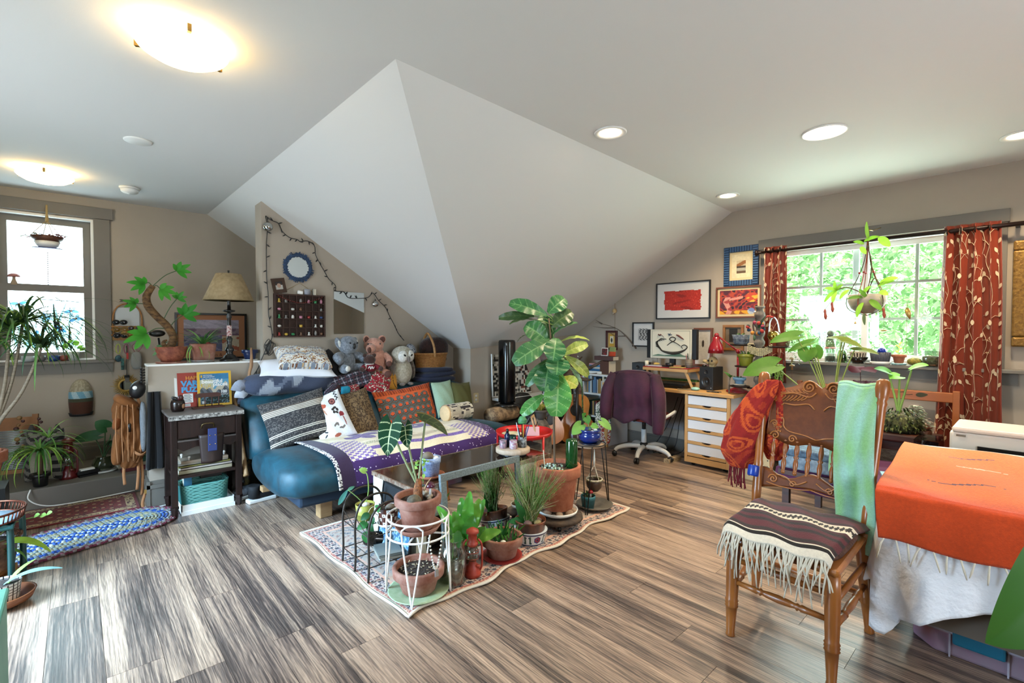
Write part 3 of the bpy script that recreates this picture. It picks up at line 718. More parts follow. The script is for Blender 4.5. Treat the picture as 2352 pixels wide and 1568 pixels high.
def bleaf(b,base,tip,nrm,w,shape='o',bow=.12,fold=.12,c='#3d7a34',vein=None,nu=8,nt=12,veins=6,wav=0,c2=None,droop=0):
    base,tip,nrm = V(base),V(tip),V(nrm); d = tip-base; L_ = d.length; d = d/L_; x = d.cross(nrm)
    if x.length < 1e-5: x = d.orthogonal()
    x.normalize(); n = x.cross(d).normalized(); lob = .30 if shape == 'h' else 0
    def fn(u,t):
        a = 2*u-1; e = lw(shape,t)*w/2
        tt = t-lob*abs(a)*(1-t)**2
        return base+d*(L_*tt)+n*(bow*L_*4*t*(1-t)-droop*L_*t*t+fold*abs(a)*e+wav*e*math.sin(t*24)*abs(a))+x*(a*e)
    def cf(u,t):
        a = abs(2*u-1)
        if vein and (a < .07 or (nu > 24 and (t*veins-.9*a) % 1 < .11 and .04 < t < .93)): return vein
        if c2 and a > .8: return c2
        return c
    return b.grid(fn,nu,nt,cf)
def leafo(t,*a,mt=None,**k):
    o = bleaf(B(),*a,**k).build('leaf',mt or m_leafv,t); return o
def potprof(rt,rb,h,rim=.25,lip=.012):
    q = h*(1-rim); a = rb+(rt-rb)*(1-rim); w = rt+lip
    return [(rb-.003,0),(rb,.003),(a,q-.002),(a,q),(w-.002,q),(w,q+.002),(w+.002,h-.005),(w-.001,h),(rt-.006,h),(rt-.008,h-.003),(rt-.012,h-.03)]
def pot(t,rt,rb,h,m=None,z=0,rim=.25,lip=.012,name='pot',soil=True,n=32,loc=(0,0)):
    o = B().lathe(potprof(rt,rb,h,rim,lip),(loc[0],loc[1],z),n).build(name,m or m_terra,t)
    if soil: B().lathe([(0,h-.02),(rt*.6,h-.018),(rt-.010,h-.028)],(loc[0],loc[1],z),24).build('soil',m_soil,t)
    return o
def saucer(t,r,m=None,z=0,h=.022,name='saucer',loc=(0,0)):
    return B().lathe([(r*.82,0),(r,h),(r-.006,h),(r*.80,.007),(0,.006)],(loc[0],loc[1],z),32).build(name,m or m_terra,t)
def stuff(o): o['kind'] = 'stuff'; return o
def stem(t,pts,r,m=None,n=6,name='stem'): return B().tube(cr(pts,5),r,n).build(name,m or m_stem,t)
def stones(t,spots,m=None,name='pebble'):
    for (x,y,z,r) in spots:
        B().ell((x,y,z),(r*1.15,r*.9,r*.7),(0,0,x*40),10,7).build(name,m or mat('pebble_stone','#8f7f6e',.7,col2='#b7a695',vs=12),t)

# ================================================================ rug and coffee table
RC = [(1.085,3.27),(1.125,1.955),(3.075,2.07),(3.05,3.32)]
def rugp(u,v):
    a = np.array(RC); p = (a[1]*(1-u)+a[2]*u)*(1-v)+(a[0]*(1-u)+a[3]*u)*v
    e = max(0,1-v*9); e2 = max(0,1-u*12)
    p = p+np.array([0,1])*e*(.022*math.sin(u*19)+.010*math.sin(u*43))+np.array([1,0])*e2*.008*math.sin(v*17)
    return (p[0],p[1],.006+e*.008*(1+math.sin(u*23+1))*.5)
def rugc(u,v):
    x,y = u*1.95,v*1.3; d = min(x,1.95-x,y,1.3-y); h = hsh(int(u*260),int(v*170)); g = hsh(int(u*90),int(v*60))
    if d < .014: return '#cdbfae'
    if d < .03: return '#a5645a' if h > .3 else '#c9a890'
    if d < .095:
        k = math.sin(x*105)*math.sin(y*105)
        return ('#35333f' if k > .1 else ('#7a4f52' if k < -.6 else '#bca897')) if h > .3 else '#9a9090'
    if d < .115: return '#c99f8a'
    k = math.sin(x*52+3*math.sin(y*22))*math.sin(y*55+2*math.sin(x*26))
    return ('#66686e' if h > .3 else '#9a938f') if k > .45 else ('#947268' if k < -.62 and h > .3 else ('#b39c8c' if g > .45 else '#a89c92'))
rug = T('area_rug','faded oriental rug under coffee table with wavy edge','rug',(0,0,0))
b = B(); b.grid(rugp,260,170,rugc); b.build('pile',m_print,rug,thick=.006)
edge = [rugp(u,0) for u in np.linspace(0,1,60)]+[rugp(1,v) for v in np.linspace(.03,1,20)]+[rugp(u,1) for u in np.linspace(.98,0,30)]+[rugp(0,v) for v in np.linspace(.98,.02,40)]
B().tube(edge,.007,6,True).build('binding',mat('cream_binding','#cfc9bd',.9),rug)
m_ttop = mat('brown_table_glass','#2b1d14',.07,col2='#3d2b1e',vs=7,coat=.6)
m_chip = mat('chipped_white_paint','#cfd0c6',.6,col2='#c2c2b6',vs=3,bump=.15,bs=30)
m_edge = mat('worn_wood_edge','#5c3a26',.7,col2='#8d7f6e',vs=30)
m_rattan = mat('dark_rattan','#4a3323',.7,col2='#6d4f37',vs=120,bump=.5,bs=150)
ct = T('coffee_table','low chipped white coffee table with glossy brown top','coffee table',(1.99,2.65,0),.03)
B().bx(-.575,.575,-.245,.245,.42,.44).build('tabletop',m_ttop,ct,bev=.004)
b = B(); b.bx(-.585,-.575,-.255,.255,.415,.442); b.bx(.575,.585,-.255,.255,.415,.442); b.bx(-.575,.575,-.255,-.245,.415,.442); b.bx(-.575,.575,.245,.255,.415,.442); b.build('edge_strip',m_edge,ct)
b = B(); b.bx(-.575,-.555,-.25,.25,.25,.415); b.bx(.555,.575,-.25,.25,.25,.415); b.bx(-.555,.555,-.25,-.23,.25,.415); b.bx(-.555,.555,.23,.25,.25,.415); b.build('apron',m_chip,ct)
for x in (-.54,.54):
    for y in (-.215,.215): B().bx(x-.035,x+.035,y-.035,y+.035,0,.25).build('leg',m_chip,ct)
B().bx(-.50,.50,-.2,.2,.06,.08).build('shelf',m_edge,ct)
b = B(); b.bx(-.5,.5,-.225,-.215,.08,.25); b.build('woven_panel',m_rattan,ct)
# sea picture leaning on the table's left side
t = T('framed_picture','dark framed sea photograph leaning on coffee table side','picture',(1.365,2.55,.008),0,None,(0,math.radians(7),0))
b = B(); b.bx(-.012,0,-.19,.19,0,.012); b.bx(-.012,0,-.19,.19,.40,.412); b.bx(-.012,0,-.19,-.178,0,.412); b.bx(-.012,0,.178,.19,0,.412); b.build('frame',m_black_wire,t)
b = B(); b.grid(lambda u,v: (-.008,.178-.356*u,.012+.388*v),30,30,lambda u,v: '#11161b' if v > .72 else ('#2a3338' if v > .66 else ('#8fb0c4' if hsh(int(u*30),int(v*30)) > .6 else '#3f6f92'))); b.build('print',m_print,t)
# ---- blue speckled pot on the table
t = T('potted_plant','blue speckled pot with trailing plant on coffee table','potted plant',(1.615,2.525,.440))
saucer(t,.085,m_terra)
B().lathe([(.05,.012),(.056,.09),(.060,.092),(.061,.125),(.056,.125),(.052,.10)],n=32).build('pot',mat('blue_speckled_glaze','#6f88b8',.35,col2='#a9bcdb',vs=110),t)
B().lathe([(0,.105),(.054,.103)],n=20).build('soil',m_soil,t)
stones(t,[(.02,-.02,.118,.022),(-.01,.02,.12,.018),(.03,.01,.115,.016)],mat('pale_crystal','#cdd4d6',.5))
B().ell((-.02,.0,.135),(.035,.03,.025),(0,.3,0)).build('bark_chip',m_bark,t)
for k,(pts,lv) in enumerate((([(-.03,-.03,.11),(-.075,-.05,.12),(-.09,-.06,.05),(-.10,-.07,-.03)],6),([(-.04,.0,.11),(-.10,-.01,.12),(-.13,-.02,.09),(-.145,-.02,.04)],5))):
    stem(t,pts,.0025); P_ = cr(pts,5)
    for i in range(lv):
        q = V(P_[2+i*2 if 2+i*2 < len(P_) else -1]); dd = V((rnd(-1,1),rnd(-1,-.2),rnd(-.6,.2))).normalized()*.028
        leafo(t,q,q+dd,-FW+UP*.4,.022,'d',c='#5d8a3a' if i % 2 else '#86a548',nu=4,nt=5)
# ---- round wooden board with candle jars
t = T('wooden_board','round pale wooden board on the coffee table end','board',(2.352,2.58,.440))
B().lathe([(.10,0),(.10,.02),(0,.02)],n=24).build('foot',m_blk,t)
B().lathe([(.118,.02),(.125,.025),(.125,.052),(.118,.057),(0,.057)],n=40).build('top',mat('pale_ash_wood','#b79b80',.6,col2='#cdb59c',vs=6,stretch=(8,1,1)),t)
m_pinkw = mat('pink_pattern_glass','#b98a95',.2,col2='#5d646a',vs=45)
def votive(x,y,r,h,m,label):
    t = T('candle_jar',label,'candle jar',(x,y,.497),0,'candle jars on the round board')
    B().lathe([(r*.9,0),(r,.01),(r,h),(r-.003,h),(r-.004,.012),(0,.01)],n=20).build('glass',m,t)
    B().lathe([(r*.8,.012),(r*.8,h*.5),(0,h*.52)],n=16).build('wax',mat('dark_wax','#4d4348',.6),t)
votive(2.275,2.60,.026,.06,m_pinkw,'small pink patterned candle jar at the board edge')
votive(2.315,2.535,.028,.062,mat('silver_pattern_glass','#c3bfc2',.25,col2='#98526a',vs=50),'pink and silver patterned candle jar at board front')
votive(2.36,2.60,.032,.08,mat('dark_green_glass','#143530',.15),'dark green candle jar in middle of board')
votive(2.40,2.53,.033,.078,mat('black_lace_glass','#1b1b1c',.25,col2='#8d8f90',vs=40),'black and silver pen holder jar on board')
for k,(dx,dy,tx,ty,h,c,lab) in enumerate(((0,0,.02,-.03,.15,'#1a1d22','black pen leaning in the jar'),(.008,.01,-.03,.02,.14,'#23262c','thick black marker in jar'),(-.01,.005,.0,.05,.16,'#cdd2d6','pale grey pen standing in jar'),(.0,-.01,.03,.03,.17,'#c08a25','yellow pencil standing in the jar'),(.012,0,.05,-.01,.145,'#2a3f73','dark blue pen leaning right in jar'))):
    o = B().tube([(0,0,0),(tx*.8,ty*.8,h*.85),(tx,ty,h)],[.004,.004,.0015],6).build('pen',mat('pen'+c,c,.4),loc=(2.40+dx,2.53+dy,.51)); tag(o,lab,'pen','pens in the jar')
t = T('perfume_bottle','tall dark blue bottle among candle jars','bottle',(2.325,2.61,.497)); B().lathe([(.018,0),(.018,.085),(.009,.10),(.009,.105)],n=14,sq=6).build('body',mat('dark_blue_glass','#15183a',.1),t); B().lathe([(.010,.105),(.010,.13),(0,.13)],n=12).build('cap',m_blk,t)
b = B(); b.tube([(0,0,0),(.005,.01,.16)],.004,6); t = T('brush','striped round brush standing in the jar','brush',(2.42,2.55,.51)); b.build('handle',m_blk,t); B().lathe([(.0,.15),(.03,.155),(.034,.18),(.02,.205),(0,.21)],n=16).build('head',mat('green_striped','#1a2b2a',.5,col2='#63b06d',vs=20,stretch=(.1,.1,4)),t)
# ---- red tray table behind
m_red = mat('red_enamel','#b51a1a',.3)
t = T('tray_table','round red metal tray table beside coffee table','side table',(2.755,2.88,0))
B().lathe([(0,.475),(.215,.475),(.23,.49),(.238,.515),(.232,.515),(.222,.494),(.21,.483),(0,.483)],n=48).build('tray',m_red,t)
for k in range(3): a = 2.6+k*2.094; B().tube([(.225*math.cos(a),.225*math.sin(a),.50),(.225*math.cos(a),.225*math.sin(a),0)],.009,8).build('leg',m_red,t)
t = T('plate','yellow and white plate lying on red tray','plate',(2.66,2.93,.483)); B().lathe([(.05,0),(.085,.012),(.082,.014),(.05,.004),(0,.004)],n=28).build('dish',mat('cream_yellow','#cbb777',.4,col2='#d8d2c2',vs=18),t)
t = T('pink_card','pale pink folded card standing on red tray','card',(2.755,2.78,.485),-.7); B().add([(-.055,0,0),(.055,0,0),(.055,.02,.07),(-.055,.02,.07),(-.055,.045,0),(.055,.045,0)],[(0,1,2,3),(3,2,5,4)],False).build('sheet',mat('pink_paper','#b99090',.8),t,thick=.002)
t = T('picture_frame','small pale wood easel frame seen from behind on tray','picture frame',(2.83,2.80,.485),.6)
b = B(rot(-.28,0,0)); b.bx(-.06,.06,-.006,.006,0,.016); b.bx(-.06,.06,-.006,.006,.144,.16); b.bx(-.06,-.044,-.006,.006,0,.16); b.bx(.044,.06,-.006,.006,0,.16); b.build('frame',m_beech,t,bev=.002); B(rot(.35,0,0,(0,.035,0))).bx(-.018,.018,0,.004,0,.11).build('easel_back',m_blk,t)
# ---- tall patterned box under the tray
b = B(); b.bx(2.62,2.88,2.80,3.02,.0,.40); tag(b.build('crate',mat('dark_crate','#2b2722',.7,col2='#4a4238',vs=12),bev=.01),'dark storage crate beneath the red tray table','crate')

# ================================================================ white wire stand and its pots
cx,cy = 1.275,2.115
t = T('plant_stand','white wire plant stand at front rug corner','plant stand',(cx,cy,.012))
def ring(b,r,z,w,n=40): b.tube([(r*math.cos(2*PI*i/n),r*math.sin(2*PI*i/n),z) for i in range(n)],w,6,True)
b = B(); ring(b,.155,.40,.005); ring(b,.155,.315,.005); b.build('ring',m_white_wire,t)
for k in range(4):
    a = math.radians(228+k*90)
    p = V((.165*math.cos(a),.165*math.sin(a),0)); q = [V((.156*math.cos(a+s),.156*math.sin(a+s),.33)) for s in (-.32,.32)]
    tp = [V((.156*math.cos(a+s),.156*math.sin(a+s),.385)) for s in (-.26,.26)]
    B().tube(cr([p+V((0,0,.004)),q[0],tp[0],V((.156*math.cos(a),.156*math.sin(a),.40)),tp[1],q[1],p+V((0,0,.004))],6),.0045,6).build('leg',m_white_wire,t)
B().box((0,0,.312),(.30,.008,.006),(0,0,.7)).build('crossbar',m_white_wire,t); B().box((0,0,.312),(.30,.008,.006),(0,0,2.27)).build('crossbar',m_white_wire,t)
t = T('potted_alocasia','alocasia with white veined leaves in terracotta pot on white stand','potted plant',(cx,cy,.335))
saucer(t,.118,m_terraw,0,.03); pot(t,.105,.075,.165,m_terraw,.012)
B().tube([(0,0,.15),(.0,.0,.21),(.004,.004,.26)],[.026,.022,.012],10).build('trunk',mat('shaggy_trunk','#5a3520',.9,col2='#a4673c',vs=50,bump=1,bs=80),t)
for a,z,d,ta,tz,td,w,dark in ((-.128,.522,-.03,-.133,.395,-.08,.115,0),(-.060,.512,-.01,-.040,.430,-.05,.075,0),(.030,.545,.04,.150,.475,.02,.10,1)):
    j,e = vp(a,z,d),vp(ta,tz,td)
    stem(t,[vp(0,.22),vp(a*.55,.22+(z-.22)*.5,d*.4),j],.0055,mat('pale_petiole','#8e9a6e',.5))
    leafo(t,j+(j-e)*.18,e,(-FW+UP*.45) if not dark else (UP-FW*.15),w,'h',c='#123f24' if not dark else '#283a1e',vein='#c3d8a8' if not dark else '#4a5a30',bow=.10,nu=34,nt=44,veins=5,c2=None if not dark else '#6a5a2c')
B().tube(cr([vp(.03,.2),vp(.05,.24),vp(.07,.265,.01)],4),[.006,.001],5).build('sheath',mat('dry_sheath','#a58560',.8),t)
B().ell((-.05,-.045,.165),(.05,.035,.035),(.3,.2,.5),10,7).build('rock',mat('mossy_rock','#4c463b',.9,col2='#736c58',vs=25,bump=.6,bs=30),t)
stones(t,[(.05,-.02,.165,.022),(.03,-.06,.16,.018),(.06,.03,.165,.02),(.015,-.08,.158,.014)],mat('spotted_shell','#b5a48c',.5,col2='#3d2f26',vs=40))
def mushroom(name,label,loc,h,r,capm,stm,cat='mushroom ornament',bulge=1.0):
    t = T(name,label,cat,loc); B().lathe([(r*.34*bulge,0),(r*.26,h*.5),(r*.24,h*.8)],n=12).build('stalk',stm,t)
    B().lathe([(r*.2,h*.72),(r*.9,h*.70),(r,h*.76),(r*.8,h*.92),(r*.4,h*1.02),(0,h*1.06)],n=18).build('cap',capm,t)
mushroom('glass_mushroom','small purple mushroom ornament stuck in alocasia pot',(cx+.055,cy-.03,.495),.075,.026,mat('purple_glaze','#4d2334',.2),mat('pale_stalk','#c9c6c0',.5))
t = T('soil_pot','wide terracotta pot of bare soil under white stand','pot',(cx+.005,cy+.005,.012))
B().lathe([(.09,0),(.15,.012),(.155,.018),(.148,.018),(.09,.008),(0,.008)],n=40).build('plate',mat('green_plate','#a7b795',.35,col2='#8fa37e',vs=30),t)
pot(t,.118,.085,.125,m_terraw,.012,.35)
b = B(); rr = random.Random(4)
for k in range(60):
    a,q = rr.uniform(0,6.28),.1*rr.random()**.5; b.col = rr.choice(('#b8a888','#8c7a60','#6a5a48')); b.box((q*math.cos(a),q*math.sin(a),.122),(.010,.004,.003),(rr.uniform(-.4,.4),rr.uniform(-.4,.4),rr.uniform(0,3)))
stuff(b.build('bark_chips',m_print,t))
b = B()
for k in range(26):
    u = k/25; p = V((cx-.035+.085*u,cy-.158+.012*u,.35-.165*math.sin(PI*u)*1.0)); b.ell(p,.0055,nu=7,nv=5)
t = T('bead_necklace','string of pearly beads with tag hung on white stand','beads'); b.build('beads',mat('pearl','#cfcabf',.3),t); B().box((cx+.008,cy-.157,.165),(.018,.008,.03)).build('pendant',mat('silver','#c2c6c8',.25,.8),t)
# ================================================================ dark wire rack with books and pots
t = T('wire_rack','dark three-arched wire rack on the rug','rack',(1.255,2.535,.012))
for y in (-.165,0,.165):
    B().tube(cr([(-.13,y,0),(-.125,y,.10),(-.125,y,.28),(-.085,y,.375),(0,y,.405),(.085,y,.375),(.125,y,.28),(.125,y,.10),(.13,y,0)],6),.0065,8).build('arch',m_brown_wire,t)
for z in (.075,.235):
    b = B()
    for x in (-.125,.125): b.tube([(x,-.165,z),(x,.165,z)],.003,6)
    for y in (-.165,0,.165): b.tube([(-.125,y,z),(.125,y,z)],.003,6)
    for x in (-.06,0,.06): b.tube([(x,-.165,z),(x,.165,z)],.002,5)
    b.build('shelf',m_brown_wire,t)
b = B()
for y0,y1 in ((-.165,0),(0,.165)): b.tube([(-.125,y0,.235),(-.125,y1,.30)],.0025,5)
b.build('brace',m_brown_wire,t)
m_paper = mat('page_edges','#c9c2b0',.9)
def book(loc,sx,sy,sz,rz,col,label,group=None,page=True,cat='book',name='book',r=None):
    t = T(name,label,cat,loc,rz,group,r)
    c = mat('cover'+col,col,.55,var=.08,vs=9)
    b = B(); b.bx(-sx/2,sx/2,-sy/2,sy/2,0,.0025); b.bx(-sx/2,sx/2,-sy/2,sy/2,sz-.0025,sz); b.bx(-sx/2,-sx/2+.003,-sy/2,sy/2,0,sz); b.build('cover',c,t)
    B().bx(-sx/2+.003,sx/2-.004,-sy/2+.004,sy/2-.004,.0025,sz-.0025).build('pages',m_paper,t)
    return t
book((1.285,2.455,.092),.17,.13,.014,1.35,'#9b9a92','tan notebook under grey slate on the wire rack')
book((1.285,2.455,.107),.16,.13,.012,1.3,'#6f7573','grey notebook on top in the wire rack')
t = T('mug','black mug lying on its side in wire rack','mug',(1.265,2.61,.13),0,None,(PI/2-.1,.2,.5))
B().lathe([(0,-.04),(.038,-.04),(.042,-.03),(.042,.05),(.038,.05),(.036,-.03),(0,-.03)],n=24).build('body',mat('black_glaze','#17130f',.15),t); B().tube(cr([(.04,0,-.025),(.07,0,-.01),(.07,0,.02),(.04,0,.035)],5),.006,8).build('handle',mat('black_glaze'),t)
t = T('potted_plant','yellow green perforated pot with lanky sprout on wire rack','potted plant',(1.225,2.615,.255))
B().lathe([(.045,0),(.055,.09),(.052,.09),(.048,.02)],n=28).build('pot',mat('chartreuse_glaze','#a3a04a',.4,col2='#8d8a3b',vs=60),t); B().lathe([(0,.078),(.052,.076)],n=20).build('soil',m_soil,t); stones(t,[(0,-.01,.085,.02)],mat('white_rock','#cfcfc8',.7))
stem(t,[(0,0,.08),vp(.02,.16),vp(.015,.25),vp(.0,.275)],.003,mat('light_stem','#7d9c4a',.5)); leafo(t,vp(.0,.275),vp(-.035,.29),-FW*.5+UP,.045,'h',c='#8db35a',nu=6,nt=6)
stem(t,[(0,0,.08),vp(-.05,.13),vp(-.10,.17)],.0025); leafo(t,vp(-.10,.17),vp(-.155,.08),-FW,.028,'o',c='#3c6f62',vein='#8fb4a8'); leafo(t,vp(-.10,.17),vp(-.06,.19),-FW,.02,'o',c='#466f55')
t = T('potted_plant','brown pot with white dotted squares on wire rack','potted plant',(1.285,2.455,.255))
saucer(t,.062,m_white,0,.016)
def c_dots(u,v):
    i,j = int(u*14),int(v*4); a,c = u*14 % 1-.5,v*4 % 1-.5
    if (i+j) % 2: return '#4c2316'
    return '#1c1a19' if math.hypot(a,c) < .13 else ('#d6d4cc' if max(abs(a),abs(c)) < .4 else '#4c2316')
b = B(); b.grid(lambda u,v: ((.048+.012*v)*math.cos(2*PI*u),(.048+.012*v)*math.sin(2*PI*u),.008+.095*v),112,32,c_dots,closeu=True); b.build('pot',mat('painted_glaze',vcol=True,rough=.35),t)
B().lathe([(0,.09),(.058,.088)],n=20).build('soil',m_soil,t); stones(t,[(.01,-.01,.098,.028)],mat('grey_stone','#6d6459',.8))
vine = [vp(-.04,.10,-.02),vp(-.08,.11,-.04),vp(-.11,.04,-.05),vp(-.10,-.03,-.05)]
stem(t,vine,.0022,mat('pale_vine','#b3a98c',.7))
for i,(a,z,ta,tz,w) in enumerate(((-.05,.10,-.02,.13,.05),(-.09,.08,-.13,.05,.045),(-.10,.03,-.15,-.0,.05),(-.10,.02,-.06,-.01,.045),(-.11,-.02,-.10,-.075,.05),(-.08,.06,-.06,.03,.04))):
    leafo(t,vp(a,z,-.05),vp(ta,tz,-.07),-FW+UP*.5,w,'d',c='#22512a' if i % 2 else '#2f6a32',vein='#4d8a48')
# ================================================================ leaning mirror and floor plants on the rug
m_mirror = mat('mirror_silver','#dfe4e2',.02,1)
m_gframe = mat('blue_grey_frame','#5a6669',.5,col2='#78858a',vs=90,bump=.3,bs=140)
t = T('leaning_mirror','blue grey framed mirror leaning on the coffee table front','mirror',(1.90,2.335,.012),0,None,(math.radians(-5),0,math.radians(1)))
W2,H2,fw = .325,.485,.042
for (x0,x1,z0,z1) in ((-W2,W2,0,fw),(-W2,W2,H2-fw,H2),(-W2,-W2+fw,fw,H2-fw),(W2-fw,W2,fw,H2-fw)): B().bx(x0,x1,-.012,.012,z0,z1).build('frame_rail',m_gframe,t,bev=.003)
B().bx(-W2+fw,W2-fw,-.004,.004,fw,H2-fw).build('glass',m_mirror,t)
# ---- bird's nest fern in a brown jar
t = T('potted_fern','glossy birds nest fern in a brown glass jar','potted plant',(1.635,2.19,.012))
B().lathe([(.055,0),(.06,.02),(.058,.10),(.045,.125),(.045,.15),(.042,.15),(.042,.12)],n=24).build('jar',mat('amber_jar','#3c2a1c',.15),t)
B().lathe([(.047,.128),(.050,.134),(.047,.14)],n=24).build('jar_band',mat('twine','#7c5f3c',.9),t)
for i,(a,z,d,w) in enumerate(((-.165,.33,.0,.060),(-.12,.20,-.10,.05),(-.03,.37,.03,.075),(.02,.41,.02,.07),(.075,.36,.04,.075),(.05,.30,-.06,.08),(-.065,.32,-.05,.07),(.20,.215,-.06,.07),(.115,.25,-.10,.06),(.035,.17,-.13,.07),(-.055,.28,.08,.06),(.10,.34,.09,.06))):
    leafo(t,vp(a*.06,.13,d*.1),vp(a,z,d),-FW*.8+UP*.5,w,'l',c=('#5a9a38','#76b046','#4c8a36')[i % 3],vein='#9cc36a',bow=.10 if z < .3 else .04,fold=.25,nu=6,nt=16,veins=0,wav=.22,mt=mat('glossy_leaf',vcol=True,rough=.22,var=.1,vs=20,transl=.25,coat=.3))
# ---- big glass jar with water and stones
t = T('glass_jar','large clear glass jar with water and stones','jar',(1.465,2.085,.012))
B().lathe([(.068,0),(.075,.01),(.075,.16),(.058,.19),(.056,.225),(.060,.23),(.058,.232),(.052,.225),(.053,.19),(.069,.158),(.069,.01)],n=32).build('glass',m_clear,t)
B().lathe([(.0,.008),(.067,.008),(.067,.125),(0,.125)],n=28).build('water',m_tint,t)
stones(t,[(.02,-.03,.03,.024),(-.03,-.01,.03,.022),(.03,.02,.028,.026),(-.01,.035,.03,.024),(0,-.005,.062,.024),(-.035,.025,.06,.02),(.035,-.01,.065,.018)])
stem(t,[(0,0,.1),vp(.01,.22),vp(.03,.27)],.003); leafo(t,vp(.0,.24),vp(-.05,.25,-.02),-FW+UP,.05,'d',c='#2d5b2c'); leafo(t,vp(.03,.27),vp(.04,.20,-.05),-FW+UP*.3,.05,'d',c='#3a6f35')
leafo(t,vp(-.01,.24),vp(-.02,.29,.01),-FW+UP*.3,.035,'d',c='#4a7a3a')
# ---- red hurricane lantern (two alike)
m_lred = mat('rusty_red_paint','#8f2d20',.45,col2='#a83f2e',vs=20)
def lantern(label,loc,h,m,rz=0):
    t = T('lantern',label,'lantern',loc,rz); k = h/.27
    B().lathe([(0,0),(.048*k,0),(.048*k,.02*k),(.040*k,.035*k),(.040*k,.05*k),(.022*k,.065*k),(.020*k,.08*k)],n=24).build('base',m,t)
    B().lathe([(.022*k,.082*k),(.034*k,.105*k),(.036*k,.125*k),(.025*k,.165*k),(.024*k,.165*k),(.034*k,.125*k)],n=24).build('globe',m_clear,t)
    B().lathe([(.026*k,.165*k),(.032*k,.172*k),(.032*k,.185*k),(.022*k,.19*k),(.026*k,.21*k),(.022*k,.235*k),(.036*k,.238*k),(.034*k,.252*k),(.012*k,.265*k),(0,.265*k)],n=24).build('chimney',m,t)
    for s in (-1,1): B().tube(cr([(s*.042*k,0,.03*k),(s*.052*k,0,.06*k),(s*.050*k,0,.17*k),(s*.03*k,0,.20*k)],5),.006*k,8).build('side_tube',m,t)
    b = B()
    for z in (.10,.135): b.tube([(.037*k*math.cos(2*PI*i/20),.037*k*math.sin(2*PI*i/20),z*k) for i in range(20)],.0015*k,5,True)
    b.tube([(-.037*k,0,.10*k),(.03*k,-.02*k,.15*k)],.0015*k,5); b.build('globe_guard',m,t)
    B().lathe([(.012*k,0),(.013*k,.012*k),(.010*k,.014*k),(0,.014*k)],(.03*k,-.015*k,.05*k),12).build('fuel_cap',m,t)
    B().tube(cr([(-.05*k,0,.16*k),(-.068*k,.0,.12*k),(-.062*k,0,.06*k),(-.05*k,0,.05*k)],5),.0022*k,5).build('handle',m,t)
lantern('rusty red hurricane lantern standing on the rug',(1.585,2.065,.012),.265,m_lred,-.7)
# ---- aloe bowl
t = T('potted_aloe','low terracotta bowl crowded with spiky green aloes','potted plant',(1.85,2.125,.012))
B().lathe([(0,0),(.118,.002),(.122,.009),(.112,.006),(0,.006)],n=36).build('saucer',mat('red_saucer','#8c2620',.5),t)
pot(t,.110,.085,.12,m_terraw,.008,.40)
rr = random.Random(9)
for k in range(46):
    a,q = rr.uniform(0,6.28),.09*rr.random()**.5; p = V((q*math.cos(a),q*math.sin(a),.105)); dd = V((rr.uniform(-.05,.05)+p.x*.25,rr.uniform(-.05,.05)+p.y*.25,rr.uniform(.045,.095)))
    leafo(t,p,p+dd,-FW,rr.uniform(.011,.016),'s',c=rr.choice(('#31692e','#3f8038','#275a2c','#56923f')),bow=-.08,fold=.5,nu=4,nt=5)
stones(t,[(-.05,-.07,.115,.02),(-.075,-.04,.112,.012),(-.03,-.085,.11,.012)],mat('white_rock','#cfcfc8',.7))
# ---- painted bowl with grass pot
t = T('painted_bowl','white floral painted bowl under the grass pot','bowl',(2.125,2.165,.012))
def c_tal(u,v):
    a,c = (u*5) % 1-.5,v-.5; d = math.hypot(a*1.6,c)
    if v > .90 or v < .06: return '#29335c'
    if d < .10: return '#1f2a55'
    if d < .2: return '#8f3040'
    if d < .30: return '#5d2440' if a > 0 else '#2d3d78'
    if abs(abs(a)-.38) < .05 and abs(c) < .36: return '#274a3a'
    if .30 < abs(a) < .46 and abs(c-(abs(a)-.38)*4) < .08: return '#27406a'
    return '#d4d6d4'
b = B(); b.grid(lambda u,v: ((.088+.022*v)*math.cos(2*PI*u),(.088+.022*v)*math.sin(2*PI*u),.075*v),120,26,c_tal,closeu=True); b.build('outer_wall',mat('painted_glaze'),t)
B().lathe([(0,.006),(.084,.006),(.104,.074),(.110,.076)],n=40).build('inside',m_white,t)
t = T('potted_grass','feathery grass in a dripped brown glazed pot','potted plant',(2.125,2.165,.022))
B().lathe([(.085,0),(.097,.115),(.100,.118),(.100,.128),(.092,.128),(.088,.10)],n=36).build('pot',mat('drip_glaze','#3f2015',.3,col2='#7a4328',vs=12,stretch=(3,3,.4)),t)
B().lathe([(0,.108),(.092,.104)],n=24).build('soil',m_soil,t); stones(t,[(-.05,-.03,.115,.03),(.05,-.02,.112,.022)],mat('mauve_rock','#6f5550',.8)); stones(t,[(.005,-.06,.118,.026)],mat('lichen','#a89a6c',1,col2='#5c5230',vs=60))
b = B(); rr = random.Random(12)
for k in range(230):
    a = rr.gauss(0,.075); d = rr.gauss(0,.05); z = rr.uniform(.2,.47); p = vp(rr.uniform(-.03,.03),.11,rr.uniform(-.03,.03)); q = vp(a*1.05*z/.3+.01,z*1.12,d)
    b.col = rr.choice(('#8fa45c','#a8a878','#5f8a3c','#b5a878','#4c7a30')); b.tube([p,(p+q)/2+V((0,0,.03)),q],[.0018,.0014,.0004],4,caps=False)
    if k % 3 == 0:
        for j in range(7):
            u = .5+.07*j; m_ = p+(q-p)*u; dd = vp(rr.uniform(-.04,.04),rr.uniform(.0,.04),rr.uniform(-.03,.03)); b.tube([m_,m_+dd],[.0015,.0003],3,caps=False)
stuff(b.build('grass_blades',m_leafv,t))
